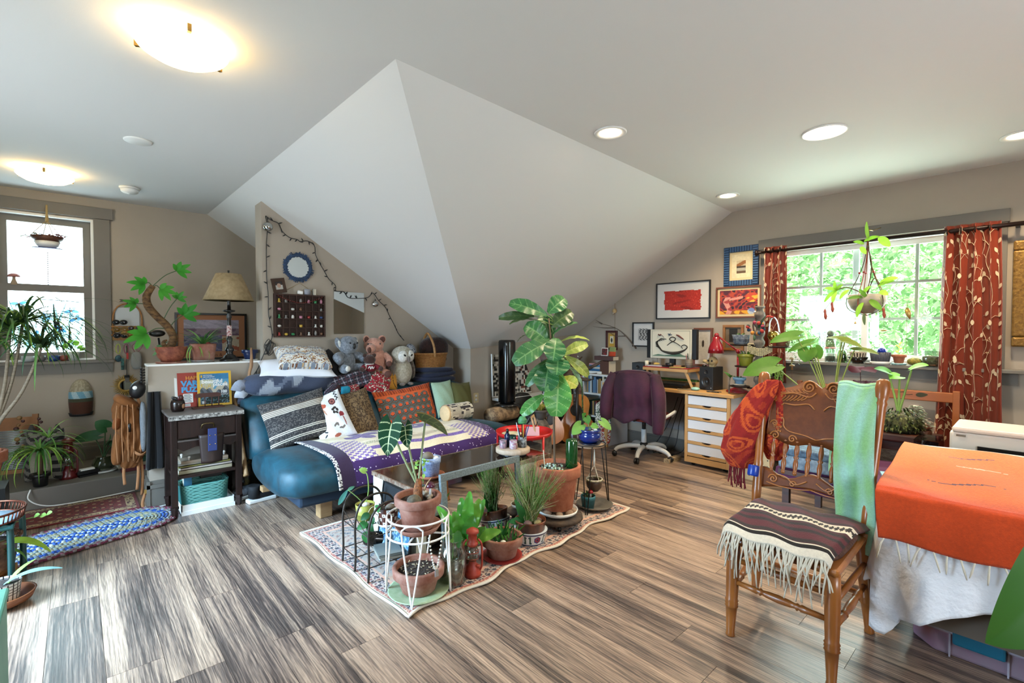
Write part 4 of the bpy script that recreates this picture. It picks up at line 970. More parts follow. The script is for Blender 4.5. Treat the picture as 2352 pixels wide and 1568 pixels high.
for (a0,z0,a1,z1) in ((-.05,.18,-.14,.12),(-.06,.20,-.10,.26),(-.05,.16,-.10,.05)): leafo(t,vp(a0*.5,.11),vp(a1,z1,-.03),-FW+UP*.6,.06,'d',c='#2f6a2f')
# ================================================================ fiddle leaf fig
m_caddy = mat('charred_wood','#2a211b',.8,col2='#4a3a2c',vs=14,bump=.4,bs=40)
t = T('plant_caddy','dark round wooden plant caddy on casters under fig pot','plant caddy',(2.435,2.215,.012))
B().lathe([(0,.05),(.17,.05),(.175,.056),(.172,.075),(0,.077)],n=36).build('platform',m_caddy,t)
for k in range(4): a = -2.3+k*PI/2; B().lathe([(0,-.011),(.018,-.011),(.02,0),(.018,.011),(0,.011)],(.125*math.cos(a),.125*math.sin(a),.022),14,rot(0,PI/2,a+PI/2)).build('caster',m_blk,t); B().lathe([(.008,.02),(.012,.052)],(.125*math.cos(a),.125*math.sin(a),0),10).build('caster_fork',m_blk,t)
t = T('potted_fig','tall fiddle leaf fig in large terracotta pot','potted plant',(2.435,2.215,.09))
B().lathe([(.10,0),(.135,.018),(.14,.036),(.134,.036),(.128,.02),(0,.012)],n=40).build('saucer',m_white,t)
stones(t,[(-.07,-.08,.03,.028),(.0,-.105,.03,.03),(.05,-.09,.03,.03),(-.10,0,.03,.026),(.1,-.02,.03,.03),(0,.09,.03,.03)],mat('warm_stone','#8d6d55',.8,col2='#a98d74',vs=9))
pot(t,.145,.105,.295,m_terra,.045,.24,.014)
PX = lambda px,py,d=0: vp((px-1283)/334,(1178-py)/334,d)
stem(t,[PX(1277,1090),PX(1275,990),PX(1273,900),PX(1270,820),PX(1262,730)],[.008,.008,.008,.007,.005],m_stemb,8,'trunk')
B().tube([PX(1255,1090,-.02),PX(1250,1030,-.02)],.003,6).build('stake',mat('bamboo','#c9bfa0',.6),t)
b = B(); rr = random.Random(5)
for k in range(70):
    q = vp(rr.uniform(-.12,.03),.325+rr.uniform(-.004,.015),rr.uniform(-.12,.03)); b.col = rr.choice(('#9fb8a8','#7d9a88','#5d4a44','#c2cfc2')); b.ell(q,(.010,.008,.008),nu=6,nv=4)
stuff(b.build('succulent_cover',m_print,t))
m_fig = mat('fig_leaf',vcol=True,rough=.38,var=.12,vs=18,transl=.2,bump=.25,bs=25)
F = [(640,290,175,135,165,0,.02),(655,260,865,75,200,0,.05),(690,430,950,245,190,2,.02),(480,300,40,320,105,2,.04),(490,345,175,400,65,2,-.02),(640,600,368,410,225,0,-.02),(690,600,590,285,200,1,.06),(720,520,1012,380,75,1,.0),(800,620,1168,600,60,3,.02),(830,770,1138,640,125,3,.0),(680,600,225,870,215,1,-.08),(745,570,695,835,235,0,-.12),(770,790,735,1000,255,0,-.14),(650,830,385,1150,120,1,-.05),(650,880,600,1205,265,0,-.10),(860,790,1155,1040,120,3,.02),(865,890,1070,1165,70,1,.0),(775,990,735,1500,290,4,-.12),(590,1270,322,1505,140,4,-.05),(820,1060,1000,1150,150,5,-.06),(840,1110,900,1300,105,5,.0),(395,525,265,635,40,2,.05)]
FC = (('#2c6234','#5d8a54'),('#3a6a3a','#6a8f5a'),('#2f4a22','#4c5f34'),('#8d9f4a','#b3bb6c'),('#4a883e','#80aa64'),('#a0ac46','#c6c668'))
for k,(x0,y0,x1,y1,w,c,d) in enumerate(F):
    p0,p1 = PX(1140+x0*.185,670+y0*.185,d*.3),PX(1140+x1*.185,670+y1*.185,d)
    edge = w < 80
    leafo(t,p0,p1,(-FW*.9+UP*.35) if not edge else (UP-FW*.35),w*.185/334*(1.22 if not edge else 1.7),'f',c=FC[c][0],vein=FC[c][1],bow=.10 if c != 3 else .14,fold=.18,nu=30,nt=48,veins=6,wav=.06,mt=m_fig)
    q = PX(1272,670+y0*.185+12); B().tube([q,(q+p0)/2+UP*.006,p0],.0035,5).build('petiole',m_stem,t)
t = T('glass_bottle','green glass bottle upended in the fig pot','bottle',(2.50,2.145,.375))
B().lathe([(.040,-.02),(.041,.07),(.041,.215),(.036,.228),(.022,.230),(0,.222)],n=28).build('body',mat('green_bottle_glass','#0f3a16',.08,coat=.5),t)
# ================================================================ black hairpin stand with blue pot
sx_,sy_ = 2.86,2.285
t = T('plant_stand','black hairpin wire stand with round wooden top','plant stand',(sx_,sy_,.012))
b = B(); ring(b,.125,.485,.004); b.build('ring',m_black_wire,t)
B().lathe([(0,.468),(.118,.468),(.12,.478),(0,.48)],n=32).build('top',mat('pale_round_wood','#8a705a',.6,col2='#a18970',vs=8),t)
for a in (-2.55,-.45,1.3):
    B().tube(cr([(.125*math.cos(a-.3),.125*math.sin(a-.3),.485),(.17*math.cos(a-.04),.17*math.sin(a-.04),.006),(.17*math.cos(a+.04),.17*math.sin(a+.04),.006),(.125*math.cos(a+.3),.125*math.sin(a+.3),.485)],3),.0042,6).build('leg',m_black_wire,t)
t = T('potted_plant','cobalt blue glazed pot with heart leaves on black stand','potted plant',(sx_-.0,sy_-.01,.494))
saucer(t,.085,mat('navy_plate','#1c2233',.3),0,.012)
B().lathe([(.05,.008),(.078,.035),(.084,.06),(.080,.08),(.074,.086),(.080,.098),(.084,.108),(.078,.112),(.072,.095)],n=36).build('pot',mat('cobalt_glaze','#12276b',.15,coat=.5),t)
B().lathe([(0,.096),(.074,.094)],n=20).build('soil',m_soil,t); stones(t,[(.03,-.03,.102,.016),(-.02,-.04,.1,.012),(.05,0,.102,.015)],mat('white_rock'))
for (a0,z0,a1,z1,ta,tz,w,c) in ((0,.1,-.03,.20,-.015,.155,.06,'#3f7a35'),(0,.1,-.07,.14,-.14,.075,.085,'#6fa04a'),(0,.1,.09,.17,.155,.11,.06,'#7fa850'),(0,.1,-.045,.21,-.065,.235,.05,'#4e8a3c'),(0,.1,.02,.14,.06,.125,.045,'#6c9a45')):
    stem(t,[vp(a0,z0),vp((a0+a1)/2,(z0+z1)/2+.02),vp(a1,z1,-.01)],.0022,mat('light_stem')); leafo(t,vp(a1,z1,-.01),vp(ta,tz,-.04),-FW+UP*.4,w,'h',c=c,vein='#a9c47c',veins=3)
t = T('dish','large shallow grey ceramic dish under black stand','dish',(2.885,2.245,.012)); B().lathe([(.08,0),(.13,.02),(.138,.032),(.132,.033),(.10,.012),(0,.008)],n=40).build('bowl',mat('grey_stoneware','#6f6a62',.5,col2='#5b564e',vs=12),t)
t = T('potted_succulent','turquoise speckled pot standing in grey dish','potted plant',(2.80,2.24,.024)); B().lathe([(.042,0),(.052,.07),(.055,.072),(.055,.10),(.050,.10),(.048,.07)],n=28).build('pot',mat('turquoise_glaze','#2f6f7d',.4,col2='#1f5660',vs=60),t); B().lathe([(0,.088),(.05,.086)],n=18).build('soil',m_soil,t)
for k in range(7): a = k*.9; p = V((.02*math.cos(a),.02*math.sin(a),.088)); leafo(t,p,p+V((.04*math.cos(a),.04*math.sin(a),.03)),UP,.016,'o',c='#4c6a3a',nu=4,nt=5)
mushroom('glass_mushroom','tiny red mushroom ornament in turquoise pot',(2.785,2.205,.112),.06,.02,mat('red_glaze','#7d1018',.2),mat('pale_stalk'))
t = T('hanging_planter','coconut shell planter hung by cords inside black stand','hanging planter',(2.865,2.235,.19))
B().lathe([(0,-.052),(.03,-.046),(.055,-.015),(.060,.015),(.056,.045),(.050,.045),(.05,.02),(0,.01)],n=28).build('shell',mat('coconut_shell','#3a2a20',.5,col2='#4d3a2c',vs=10),t)
for a in (.3,2.4,4.5): B().tube([(.056*math.cos(a),.056*math.sin(a),.04),(0,0,.15)],.003,5).build('cord',mat('cotton_cord','#d2cbb9',.95),t)
b = B(); ring(b,.059,.040,.0035,24); ring(b,.060,.046,.003,24); b.tube([(0,0,.14),(.002,0,.19),(0,0,.28)],[.006,.008,.002],6); b.build('knot',mat('cotton_cord'),t)
b = B()
for k in range(14): a = k*.5; b.leaf((.04*math.cos(a),.04*math.sin(a),.04),(math.cos(a),math.sin(a),.6),UP,.035,.012,'o',1.2)
b.has = False; stuff(b.build('foliage',mat('dull_green_leaf','#6f7440',.6),t))
# ================================================================ desk corner
m_pine = mat('pine_wood','#b98a50',.5,col2='#c99c62',vs=5,stretch=(1,.15,1))
m_lam = mat('white_laminate','#dadbdd',.45)
desk = T('desk','long pine desk against right wall with white drawers','desk',(4.74,2.62,0))
B().bx(-.24,.22,-.72,.78,.715,.745).build('worktop',m_pine,desk,bev=.003)
B().bx(.19,.21,-.28,.74,.25,.715).build('back_panel',mat('grey_panel','#8d9096',.6),desk)
B().bx(-.22,.2,.73,.755,0,.715).build('side_panel',m_lam,desk)
B().bx(-.225,-.20,.72,.76,0,.715).build('side_edge',m_pine,desk)
dr = T('drawer_unit','pine drawer pedestal with five white drawer fronts','drawer unit',(4.735,2.165,0))
b = B(); b.bx(-.22,-.195,-.225,-.195,.035,.71); b.bx(-.22,-.195,.195,.225,.035,.71); b.bx(-.22,-.195,-.195,.195,.035,.09); b.build('face_frame',m_pine,dr,bev=.002)
b = B(); b.bx(-.195,.2,-.225,-.205,.05,.71); b.bx(-.195,.2,.205,.225,.05,.71); b.bx(-.195,.2,-.205,.205,.05,.07); b.bx(.18,.2,-.205,.205,.07,.71); b.build('carcass',m_lam,dr)
for k in range(5):
    z0 = .10+k*.121
    d = B().bx(-.215,-.198,-.193,.193,z0+.03,z0+.116).build('drawer',m_lam,dr,bev=.002)
    b = B(); n = 14
    poly = [(-.193,0),(.193,0),(.193,.028)]+[(.045*math.cos(a),.028-.016*math.sin(a)) for a in np.linspace(0,PI,n)]+[(-.193,.028)]
    b.prism(poly,-.22,-.198,MX(((0,0,1,0),(1,0,0,0),(0,1,0,z0),(0,0,0,1)))); b.build('drawer_rail',m_pine,d)
for x in (-.15,.15):
    for y in (-.16,.16): B().lathe([(0,-.012),(.02,-.012),(.02,.012),(0,.012)],(x,y,.02),14,rot(0,PI/2,0)).build('caster',m_blk,dr)
# ---- little folding riser table on the desk
ZD = .745
t = T('laptop_table','small folding pine riser with red top on desk','riser',(4.72,2.66,ZD))
m_redtop = mat('red_top','#8f2622',.35)
B().bx(-.13,.15,-.26,.26,.205,.215).build('top',m_redtop,t,bev=.003)
b = B(); b.bx(-.13,.15,-.26,-.24,.175,.205); b.bx(-.13,.15,.24,.26,.175,.205); b.bx(-.135,-.12,-.26,.26,.175,.205); b.build('frame',m_pine,t)
for s in (-1,1):
    for x in (-.11,.12): B().bar((x,s*.22,.19),(x,s*.31 if s < 0 else .20,.0),.022,.014,(1,0,0)).build('leg',m_pine,t)
# ---- cover print leaning / monitor draped with engraving
t = T('monitor','monitor covered by an engraving print on white','monitor',(4.74,2.66,ZD+.215))
B().bx(-.09,.09,-.10,.10,0,.012).build('foot',m_blk,t); B().bx(.0,.03,-.03,.03,.01,.16).build('neck',m_blk,t)
B().bx(-.03,.02,-.29,.29,.085,.40).build('screen',m_blk,t,bev=.006)
b = B(); b.bx(-.034,-.0305,-.24,.24,.088,.398); b.build('print_sheet',mat('warm_paper','#cfc8b2',.9),t)
pr = t
m_ink = mat('dark_ink','#2e2b25',.9); m_ink2 = mat('green_ink','#56705a',.9); m_ink3 = mat('brown_ink','#5d3530',.9); m_ink4 = mat('blue_ink','#2c3d55',.9)
def yz(p): return [(-.036,.24-.48*u,.088+.31*v) for u,v in p]   # sheet coordinates: u left to right,v up
hill = [(.06,.09),(.2,.14),(.35,.11),(.5,.13),(.7,.20),(.8,.13),(.93,.09)]
b = B(); b.add([(-.0355,y,z) for _,y,z in yz(hill+[(.93,.07),(.06,.07)])],[tuple(range(9))],False); b.build('hill',m_ink2,t)
def ink(name,curves,m):
    b = B()
    for pts,r in curves: b.tube(yz(cr([(u,v,0) for u,v in pts],5) if len(pts) > 2 else [(u,v) for u,v in pts]) if False else [(-.036,.24-.48*q[0],.088+.31*q[1]) for q in cr([(u,v,0) for u,v in pts],5)],r,5)
    b.build(name,m,pr)
ink('serpent',[([(.14,.42),(.22,.36),(.3,.26),(.45,.20),(.6,.19),(.75,.24),(.86,.33),(.9,.42),(.83,.48),(.76,.42),(.8,.36)],[.003,.005,.009,.015,.017,.013,.007,.005,.005,.004,.003]),([(.42,.45),(.5,.54),(.6,.62),(.62,.70),(.54,.74),(.48,.67),(.54,.60),(.66,.52),(.74,.44)],[.003,.005,.006,.006,.006,.005,.005,.004,.004])],m_ink)
ink('plumes',[([(.30,.26),(.18,.40+.03*k),(.14+.03*k,.56+.03*k),(.20+.05*k,.58+.02*k)],.004) for k in range(5)],m_ink)
ink('flower',[([(.24,.82),(.30,.79),(.34,.72)],.002),([(.20,.83),(.24,.80),(.27,.83)],.008)],m_ink3)
ink('bluebird',[([(.44,.86),(.48,.82),(.54,.82)],[.003,.007,.003]),([(.46,.78),(.48,.83),(.50,.88)],.003)],m_ink4)
ink('bird',[([(.64,.82),(.70,.78),(.78,.70),(.82,.66)],[.005,.011,.008,.003])],m_ink3)
b = B()
for (u0,v0,u1,v1) in ((.04,.04,.96,.04),(.04,.96,.96,.96),(.04,.04,.04,.96),(.96,.04,.96,.96)): b.tube(yz([(u0,v0),(u1,v1)]),.0008,4)
b.build('border_line',m_ink,t)
# ---- things on the riser
t = T('scanner_base','black box below the riser on desk','electronics',(4.70,2.68,ZD)); B().bx(-.11,.11,-.22,.22,0,.035).build('case',m_blk,t,bev=.006); B().bx(-.10,.12,-.25,.24,.036,.05).build('lid',mat('dark_plastic','#1c1d20',.4),t,bev=.004)
t = T('grow_tray','mossy green slatted tray at back of desk','tray',(4.86,2.66,ZD)); B().bx(-.04,.05,-.30,.27,0,.06).build('body',m_pine,t); B().bx(-.042,.052,-.24,.25,.06,.075).build('moss',mat('moss','#3f6a2a',1,col2='#5f8a3a',vs=60,bump=1,bs=80),t)
def cyl(name,label,cat,loc,prof,m,n=24,part='body'):
    t = T(name,label,cat,loc); B().lathe(prof,n=n).build(part,m,t); return t
cyl('tape_roll','black tape roll under the monitor','tape',(4.66,2.64,ZD+.227),[(.02,0),(.045,0),(.045,.03),(.02,.03)],m_blk)
t = cyl('pencil_pot','dark banded pencil pot on riser right side','pencil pot',(4.70,2.445,ZD+.215),[(.034,0),(.036,.003),(.036,.09),(.032,.09),(.031,.01)],mat('banded_pot','#3d2f27',.6,col2='#7d7264',vs=6,stretch=(.1,.1,10)),part='pot')
for k,(c,dx,dy,h) in enumerate((('#b02a2a',.01,.02,.14),('#d8d8d4',-.01,-.02,.15),('#1c1c1c',.0,.01,.145),('#9c2d35',-.015,.015,.13),('#3a3f4a',.015,-.015,.14))):
    o = B().tube([(0,0,0),(dx*.8,dy*.8,h*.9),(dx,dy,h)],[.004,.004,.001],6).build('pencil',mat('pencil'+c,c,.5),loc=(4.70+dx*.6,2.445+dy*.6,ZD+.225)); tag(o,('red pencil in banded pot','white pencil in the banded pot','black pencil in banded pot','maroon pencil in the banded pot','slate grey pencil in banded pot')[k],'pencil','pencils in the banded pot')
book((4.645,2.80,ZD+.215),.07,.15,.012,0,'#cfc9d0','pale notebook lying at left of riser'); book((4.625,2.53,ZD+.215),.08,.15,.008,.1,'#b59a4a','thin yellow notebook on right of riser'); book((4.66,2.55,ZD+.224),.05,.07,.014,.1,'#a9714a','small tan box on yellow notebook',cat='box',name='small_box')
cyl('candle','short cream candle on the riser left corner','candle',(4.64,2.905,ZD+.215),[(.02,0),(.02,.055),(.016,.057),(0,.054)],mat('cream_wax','#d8cfb4',.6))
t = T('bone_vase','tall pale bone-like vase behind riser','vase',(4.80,2.90,ZD+.215)); B().lathe([(.035,0),(.03,.06),(.032,.14),(.042,.20),(.048,.215),(.04,.21),(.028,.14)],n=20,sx=.8).build('body',mat('bone','#c2b8a4',.7,col2='#9c917d',vs=10,bump=.3,bs=20),t)
cyl('glass_globe','small round clear glass vase on left of riser','vase',(4.70,2.945,ZD+.0),[(.03,0),(.05,.03),(.05,.07),(.03,.10),(.028,.10)],m_tint)
t = T('dragonfly_trinket','little yellow trinket on riser beside notebook','trinket',(4.70,2.82,ZD+.228)); B().ell((0,0,.012),(.014,.035,.012),(0,0,.4)).build('body',mat('yellow_trinket','#c2a04a',.5),t)
# ---- studio monitors
def speaker(loc,rz,label):
    t = T('speaker',label,'speaker',loc,rz,'desktop speakers'); B().bx(-.09,.09,-.075,.075,0,.235).build('cabinet',mat('black_vinyl','#151515',.55,bump=.1,bs=200),t,bev=.004)
    for z,r,nm in ((.085,.052,'woofer'),(.185,.022,'tweeter')): B().lathe([(r,0),(r*.98,.006),(r*.88,.004),(r*.6,-.004),(r*.3,.0),(0,.004)],(-.091,0,z),28,rot(0,-PI/2,0)).build(nm,mat('speaker_cone','#232425',.35),t)
    B().lathe([(.004,0),(.004,.003),(0,.003)],(-.091,-.055,.025),10,rot(0,-PI/2,0)).build('led',mat('led','#b9c4cc',.4),t)
speaker((4.80,2.255,ZD),-.12,'black desktop speaker beside red lamp')
speaker((4.84,3.10,ZD),.12,'black desktop speaker at left end of desk')
# ---- red desk lamp
t = T('desk_lamp','red enamel swing arm desk lamp','lamp',(4.79,1.985,ZD),0)
m_lamp = mat('red_lamp_enamel','#8e1420',.25,coat=.4)
B().lathe([(0,0),(.105,0),(.105,.012),(.07,.03),(.03,.045),(.022,.08),(.014,.085)],n=36).build('base',m_lamp,t)
B().tube([(0,0,.08),(0,0,.40)],.011,10).build('pole',m_lamp,t); B().ell((0,0,.40),.022).build('joint',m_lamp,t)
B().tube([(0,0,.40),(-.03,.20,.555)],.008,8).build('arm',m_lamp,t); B().ell((-.03,.20,.555),.024).build('joint',m_lamp,t)
B().tube([(-.03,.20,.555),(-.03,.205,.51)],.012,8).build('socket',m_lamp,t)
B().lathe([(.012,.545),(.032,.535),(.036,.50),(.055,.47),(.072,.42),(.078,.375),(.074,.375),(.066,.42),(.03,.49)],(-.03,.205,0),36).build('shade',m_lamp,t)
t = T('skull_ornament','small yellowed animal skull on the speaker','skull',(4.79,2.235,ZD+.235)); m_skull = mat('old_bone','#a98c5c',.7,col2='#c7ae80',vs=16)
B().ell((0,0,.055),(.045,.048,.05)).build('cranium',m_skull,t); B().tube([(-.02,.03,.045),(-.03,.09,.055)],[.03,.014],10).build('snout',m_skull,t); B().box((0,0,.012),(.05,.05,.024)).build('jaw',m_skull,t)
for s in (-1,1): B().ell((-.04,s*.018+.01,.06),(.010,.010,.012)).build('eye_socket',m_blk,t)
cyl('black_tin','little black tin beside the skull ornament','tin',(4.76,2.31,ZD+.235),[(.022,0),(.022,.014),(0,.016)],m_blk)
tag(B().ell((4.60,2.32,ZD+.018),(.035,.045,.018)).build('soap_dish',mat('mint_glaze','#8fb8a8',.4)),'mint green pebble shaped case on desk','case')
t = T('eyeglasses','dark folded eyeglasses lying on the desk edge','glasses',(4.575,2.10,ZD)); b = B(); ring(b,.025,.006,.003,18); b.M = rot(0,0,0,(0,.06,0)); ring(b,.025,.006,.003,18); b.build('rims',m_blk,t); B().box((.02,.03,.008),(.01,.14,.006),(0,0,.2)).build('arm',m_blk,t)
t = T('twig_figure','green leafy twig in slim grey vase on desk','vase',(4.62,1.995,ZD)); B().tube([(0,0,0),(0,0,.10),(.0,-.01,.16)],[.010,.008,.004],8).build('vase',mat('grey_stoneware'),t)
for k in range(5): leafo(t,(0,-.01,.15),(rnd(-.03,.0),-.01+.03*(k-2),.17+.01*k),-FW+UP,.022,'o',c='#4c7a3a',nu=4,nt=5)
for i,(y,z,sz) in enumerate(((2.43,0,.01),)): book((4.585,y,ZD),.10,.14,.006,.5,'#8c7a5a','brown folded paper lying on desk front')
# ---- pictures on the right wall
def picture(label,y0,y1,z0,z1,fw,fm,matm,colfn,mw,nu=48,nv=36,dep=.02,tilt=0,xw=XR,cat='picture',name='wall_picture'):
    t = T(name,label,cat,(xw-.003,(y0+y1)/2,z0),0,None,(0,tilt,0)); h2 = (y1-y0)/2; H = z1-z0
    for (a0,a1,c0,c1) in ((-h2,h2,0,fw),(-h2,h2,H-fw,H),(-h2,-h2+fw,fw,H-fw),(h2-fw,h2,fw,H-fw)): B().bx(-dep,0,a0,a1,c0,c1).build('frame_rail',fm,t,bev=.002)
    B().bx(-dep*.4,-.001,-h2+fw,h2-fw,fw,H-fw).build('mat_board',matm,t)
    if colfn:
        a = h2-fw-mw; c0,c1 = fw+mw,H-fw-mw
        b = B(); b.grid(lambda u,v: (-dep*.4-.001,a-2*a*u,c0+(c1-c0)*v),nu,nv,colfn); b.build('artwork',mat('art_print',vcol=True,rough=.7,var=.12,vs=40),t)
    return t
m_fblack = mat('black_frame','#151313',.4); m_fbrown = mat('brown_frame','#6a3a22',.45,var=.15,vs=8); m_fgold = mat('oak_frame','#8d5e2c',.45,var=.2,vs=10)
m_matw = mat('white_mat','#cbc8c2',.9); m_matc = mat('cream_mat','#cbb98f',.9)
def c_redp(u,v):
    e = .010*math.sin(v*11)+.008*math.sin(u*13)+.004*math.sin(v*47)
    if u < .03+e or u > .96+e or v < .03+e or v > .97+e: return '#cbc8c2'
    h = hsh(int(u*48),int(v*36)); n = math.sin(u*9+3*math.sin(v*7))*math.sin(v*11)
    return '#8d1d12' if n > .55 else ('#d4503a' if h > .985 else ('#a82416' if h > .4 else '#b52d1c'))
picture('large red abstract print in thin black frame',2.345,2.985,1.475,1.885,.014,m_fblack,m_matw,c_redp,.075)
def c_blue(u,v):
    if .25 < u < .75 and .18 < v < .72: return '#5a4632' if v < .3 else ('#9d9a8a' if v < .42 else ('#3d342a' if v < .5 else ('#8b5a30' if abs(v-.5-(u-.25)*.35) < .08 else '#b8a888')))
    return '#cfc3a0'
t = picture('portrait print in ribbed blue painted frame',1.865,2.205,1.80,2.195,.055,mat('blue_painted_wood','#1d3556',.6,var=.25,vs=15),m_matc,c_blue,.025,40,48)
m_bl2 = mat('blue_ridge_paint','#35587e',.5)
for z in np.linspace(.02,.375,16):
    for s in (-1,1): B().box((-.021,s*.1425,z),(.012,.050,.012)).build('frame_ridge',m_bl2,t)
for y in np.linspace(-.10,.10,9):
    for z in (.027,.368): B().box((-.021,y,z),(.012,.012,.050)).build('frame_ridge',m_bl2,t)
def c_exp(u,v):
    n = math.sin(u*13+4*math.sin(v*5))*math.sin(v*9+3*math.sin(u*6))+.4*math.sin(u*31)*math.sin(v*27)
    if math.hypot((u-.84)*1.4,v-.12) < .13: return '#aeb8c0' if n > 0 else '#6a7fb0'
    if abs(u-.22-.05*math.sin(v*9)) < .07 and v < .72: return '#c9877a' if n > -.3 else '#9a3a3a'
    if abs(v-.62-(u-.3)*.25) < .05 and .25 < u < .62: return '#c98578'
    if v < .16: return '#d59a2a' if n > 0 else '#8c4a20'
    if math.hypot((u-.85)*1.2,v-.68) < .2: return '#d9a23a' if n > .1 else '#b5442a'
    return '#4a1f2c' if n > .35 else ('#7d2430' if n > -.1 else ('#a8402c' if n > -.6 else '#2e1a26'))
picture('colourful expressive figure painting in brown frame',1.835,2.285,1.475,1.795,.016,m_fbrown,m_matc,c_exp,.022,90,64)
def c_ink(u,v): return '#2b2b2b' if (math.sin(u*21+3*math.sin(v*13))*math.sin(v*25) > 0.1 and .1 < u < .9) else '#a9a7a2'
picture('small ink drawing in black frame left of monitor',3.01,3.30,1.155,1.445,.016,m_fblack,m_matw,c_ink,.06,30,40)
picture('brown frame propped behind pencil pot on desk',2.31,2.52,.965,1.375,.024,m_fbrown,m_matw,lambda u,v: '#3d3330' if math.hypot(u-.5,v-.62) < .12 else '#cbc8c2',.02,20,30,tilt=math.radians(3),xw=XR-.03)
picture('empty oak frame on wall behind red lamp',2.0,2.21,1.145,1.405,.026,m_fgold,mat('greige_backing','#6e6354',.9),lambda u,v: '#1c1a18' if .2 < u < .8 and v > .25 else '#6e6354',.012,16,16)
def c_dog(u,v): return '#b98f2c' if (.22 > v or v > .82 or u < .15 or u > .85) else ('#1f1d1c' if math.hypot((u-.5)*1.3,v-.5) < .2 else '#cfc6a8')
picture('tiny yellow dog print in dark red frame',3.52,3.69,1.105,1.345,.026,mat('oxblood_frame','#3c1210',.4),mat('tan_mat','#a9895a',.9),c_dog,.018,24,30)
t = T('light_switch','light switch plate on wall above plants','switch',(XR,1.93,1.16)); B().bx(-.008,0,-.04,.04,-.06,.06).build('plate',mat('ivory_plastic','#c9bb94',.5),t,bev=.003); B().bx(-.016,-.008,-.008,.008,-.015,.015).build('toggle',mat('ivory_plastic'),t)
t = T('hanging_skull','small bird skull hung on a cord on wall','skull',(XR-.02,3.56,1.56)); B().ell((0,0,.03),(.022,.03,.03)).build('cranium',m_skull,t); B().tube([(0,.0,.02),(-.01,.025,-.02)],[.02,.004],8).build('beak',mat('bone'),t); B().tube([(.01,0,.05),(.012,0,.20)],.0018,5).build('cord',mat('twine'),t); B().tube([(.01,0,0),(.012,0,-.22)],.0012,5).build('cord',mat('twine'),t)
t = T('branch','bare twiggy branch hanging on wall by the skull','branch',(XR-.02,3.35,1.28)); m_twig = mat('grey_twig','#5d5046',.9)
for pts in ([(0,-.10,-.15),(0,.02,-.02),(0,.2,.10),(0,.5,.17)],[(0,.2,.10),(0,.38,.10),(0,.55,.12)],[(0,.05,0),(0,.2,.0),(-.02,.27,.05)],[(0,.4,.15),(0,.5,.20)]): B().tube(cr(pts,5),[.008,.006,.003,.001],6).build('twig',m_twig,t)
# ---- office chair with burgundy jacket
oc = T('office_chair','white based swivel chair under a burgundy jacket','office chair',(4.46,2.82,0),.17)
m_wpl = mat('white_plastic','#c9c9c6',.35)
for k in range(5):
    a = k*2*PI/5+2.05
    B().tube(cr([(.03*math.cos(a),.03*math.sin(a),.115),(.15*math.cos(a),.15*math.sin(a),.12),(.26*math.cos(a),.26*math.sin(a),.095),(.30*math.cos(a),.30*math.sin(a),.06)],5),[.026,.026,.022,.018],10).build('base_arm',m_wpl,oc)
    for s in (-1,1): B().lathe([(0,-.010),(.026,-.010),(.028,0),(.026,.010),(0,.010)],(.305*math.cos(a)-s*.014*math.sin(a),.305*math.sin(a)+s*.014*math.cos(a),.028),16,rot(PI/2,0,a)).build('caster',m_blk,oc)
B().tube([(0,0,.10),(0,0,.30)],.027,14).build('column',m_wpl,oc); B().tube([(0,0,.30),(0,0,.40)],.02,12).build('piston',m_blk,oc)
B().ell((.0,0,.135),(.045,.045,.03)).build('hub',m_blk,oc)
B().ell((0,0,.445),(.25,.25,.045),nu=24,nv=9,p=3.2).build('seat',mat('red_seat','#7a2a22',.8),oc); B().bx(-.06,.06,-.08,.08,.385,.41).build('mechanism',m_blk,oc)
for s in (-1,1): B().tube(cr([(-.15,s*.22,.43),(-.05,s*.31,.50),(.06,s*.31,.51),(.17,s*.24,.44)],5),.016,8).build('armrest',m_wpl,oc)
B().tube(cr([(-.24,0,.43),(-.30,0,.52),(-.27,0,.70)],4),.022,8).build('back_post',m_blk,oc)
B().ell((-.25,0,.74),(.03,.20,.17),nu=20,nv=10,p=3).build('backrest',m_blk,oc)
m_jacket = mat('burgundy_quilted','#2c0a1a',.8,col2='#42122a',vs=5,bump=.35,bs=18,sheen=.2)
jk = T('jacket','burgundy quilted jacket draped on the office chair','jacket',(4.46,2.82,0),.17)
def jack(u,v):
    s = v*1.0; a = (u-.5)*2; hw = .215+.05*max(0,s-.15)+.02*math.sin(s*9)
    x = -.285-.035*math.sin(PI*min(1,s*1.4))-.012*math.sin(a*8)*min(1,s*2)-.03*(1-abs(a)**2)
    z = .93-.03*abs(a)**2.5-(.50+.03*math.sin(a*5))*s
    return (x+.05*abs(a)**4,a*hw,z)
b = B(); b.grid(jack,30,24); b.has = False; b.build('back',m_jacket,jk,thick=.02)
b = B(); b.grid(lambda u,v: (-.30+.16*v+.03*math.sin(v*PI),(u-.5)*2*(.215-.02*v),.93+.018*math.sin(v*PI)-.03*abs(2*u-1)**2.5-.12*v*v),24,8); b.build('collar',m_jacket,jk,thick=.02)
for s in (-1,1): B().tube(cr([(-.26,s*.215,.90),(-.30,s*.27,.72),(-.32,s*.285,.50),(-.31,s*.27,.34 if s < 0 else .42)],5),[.05,.07,.065,.05],12).build('sleeve',m_jacket,jk)
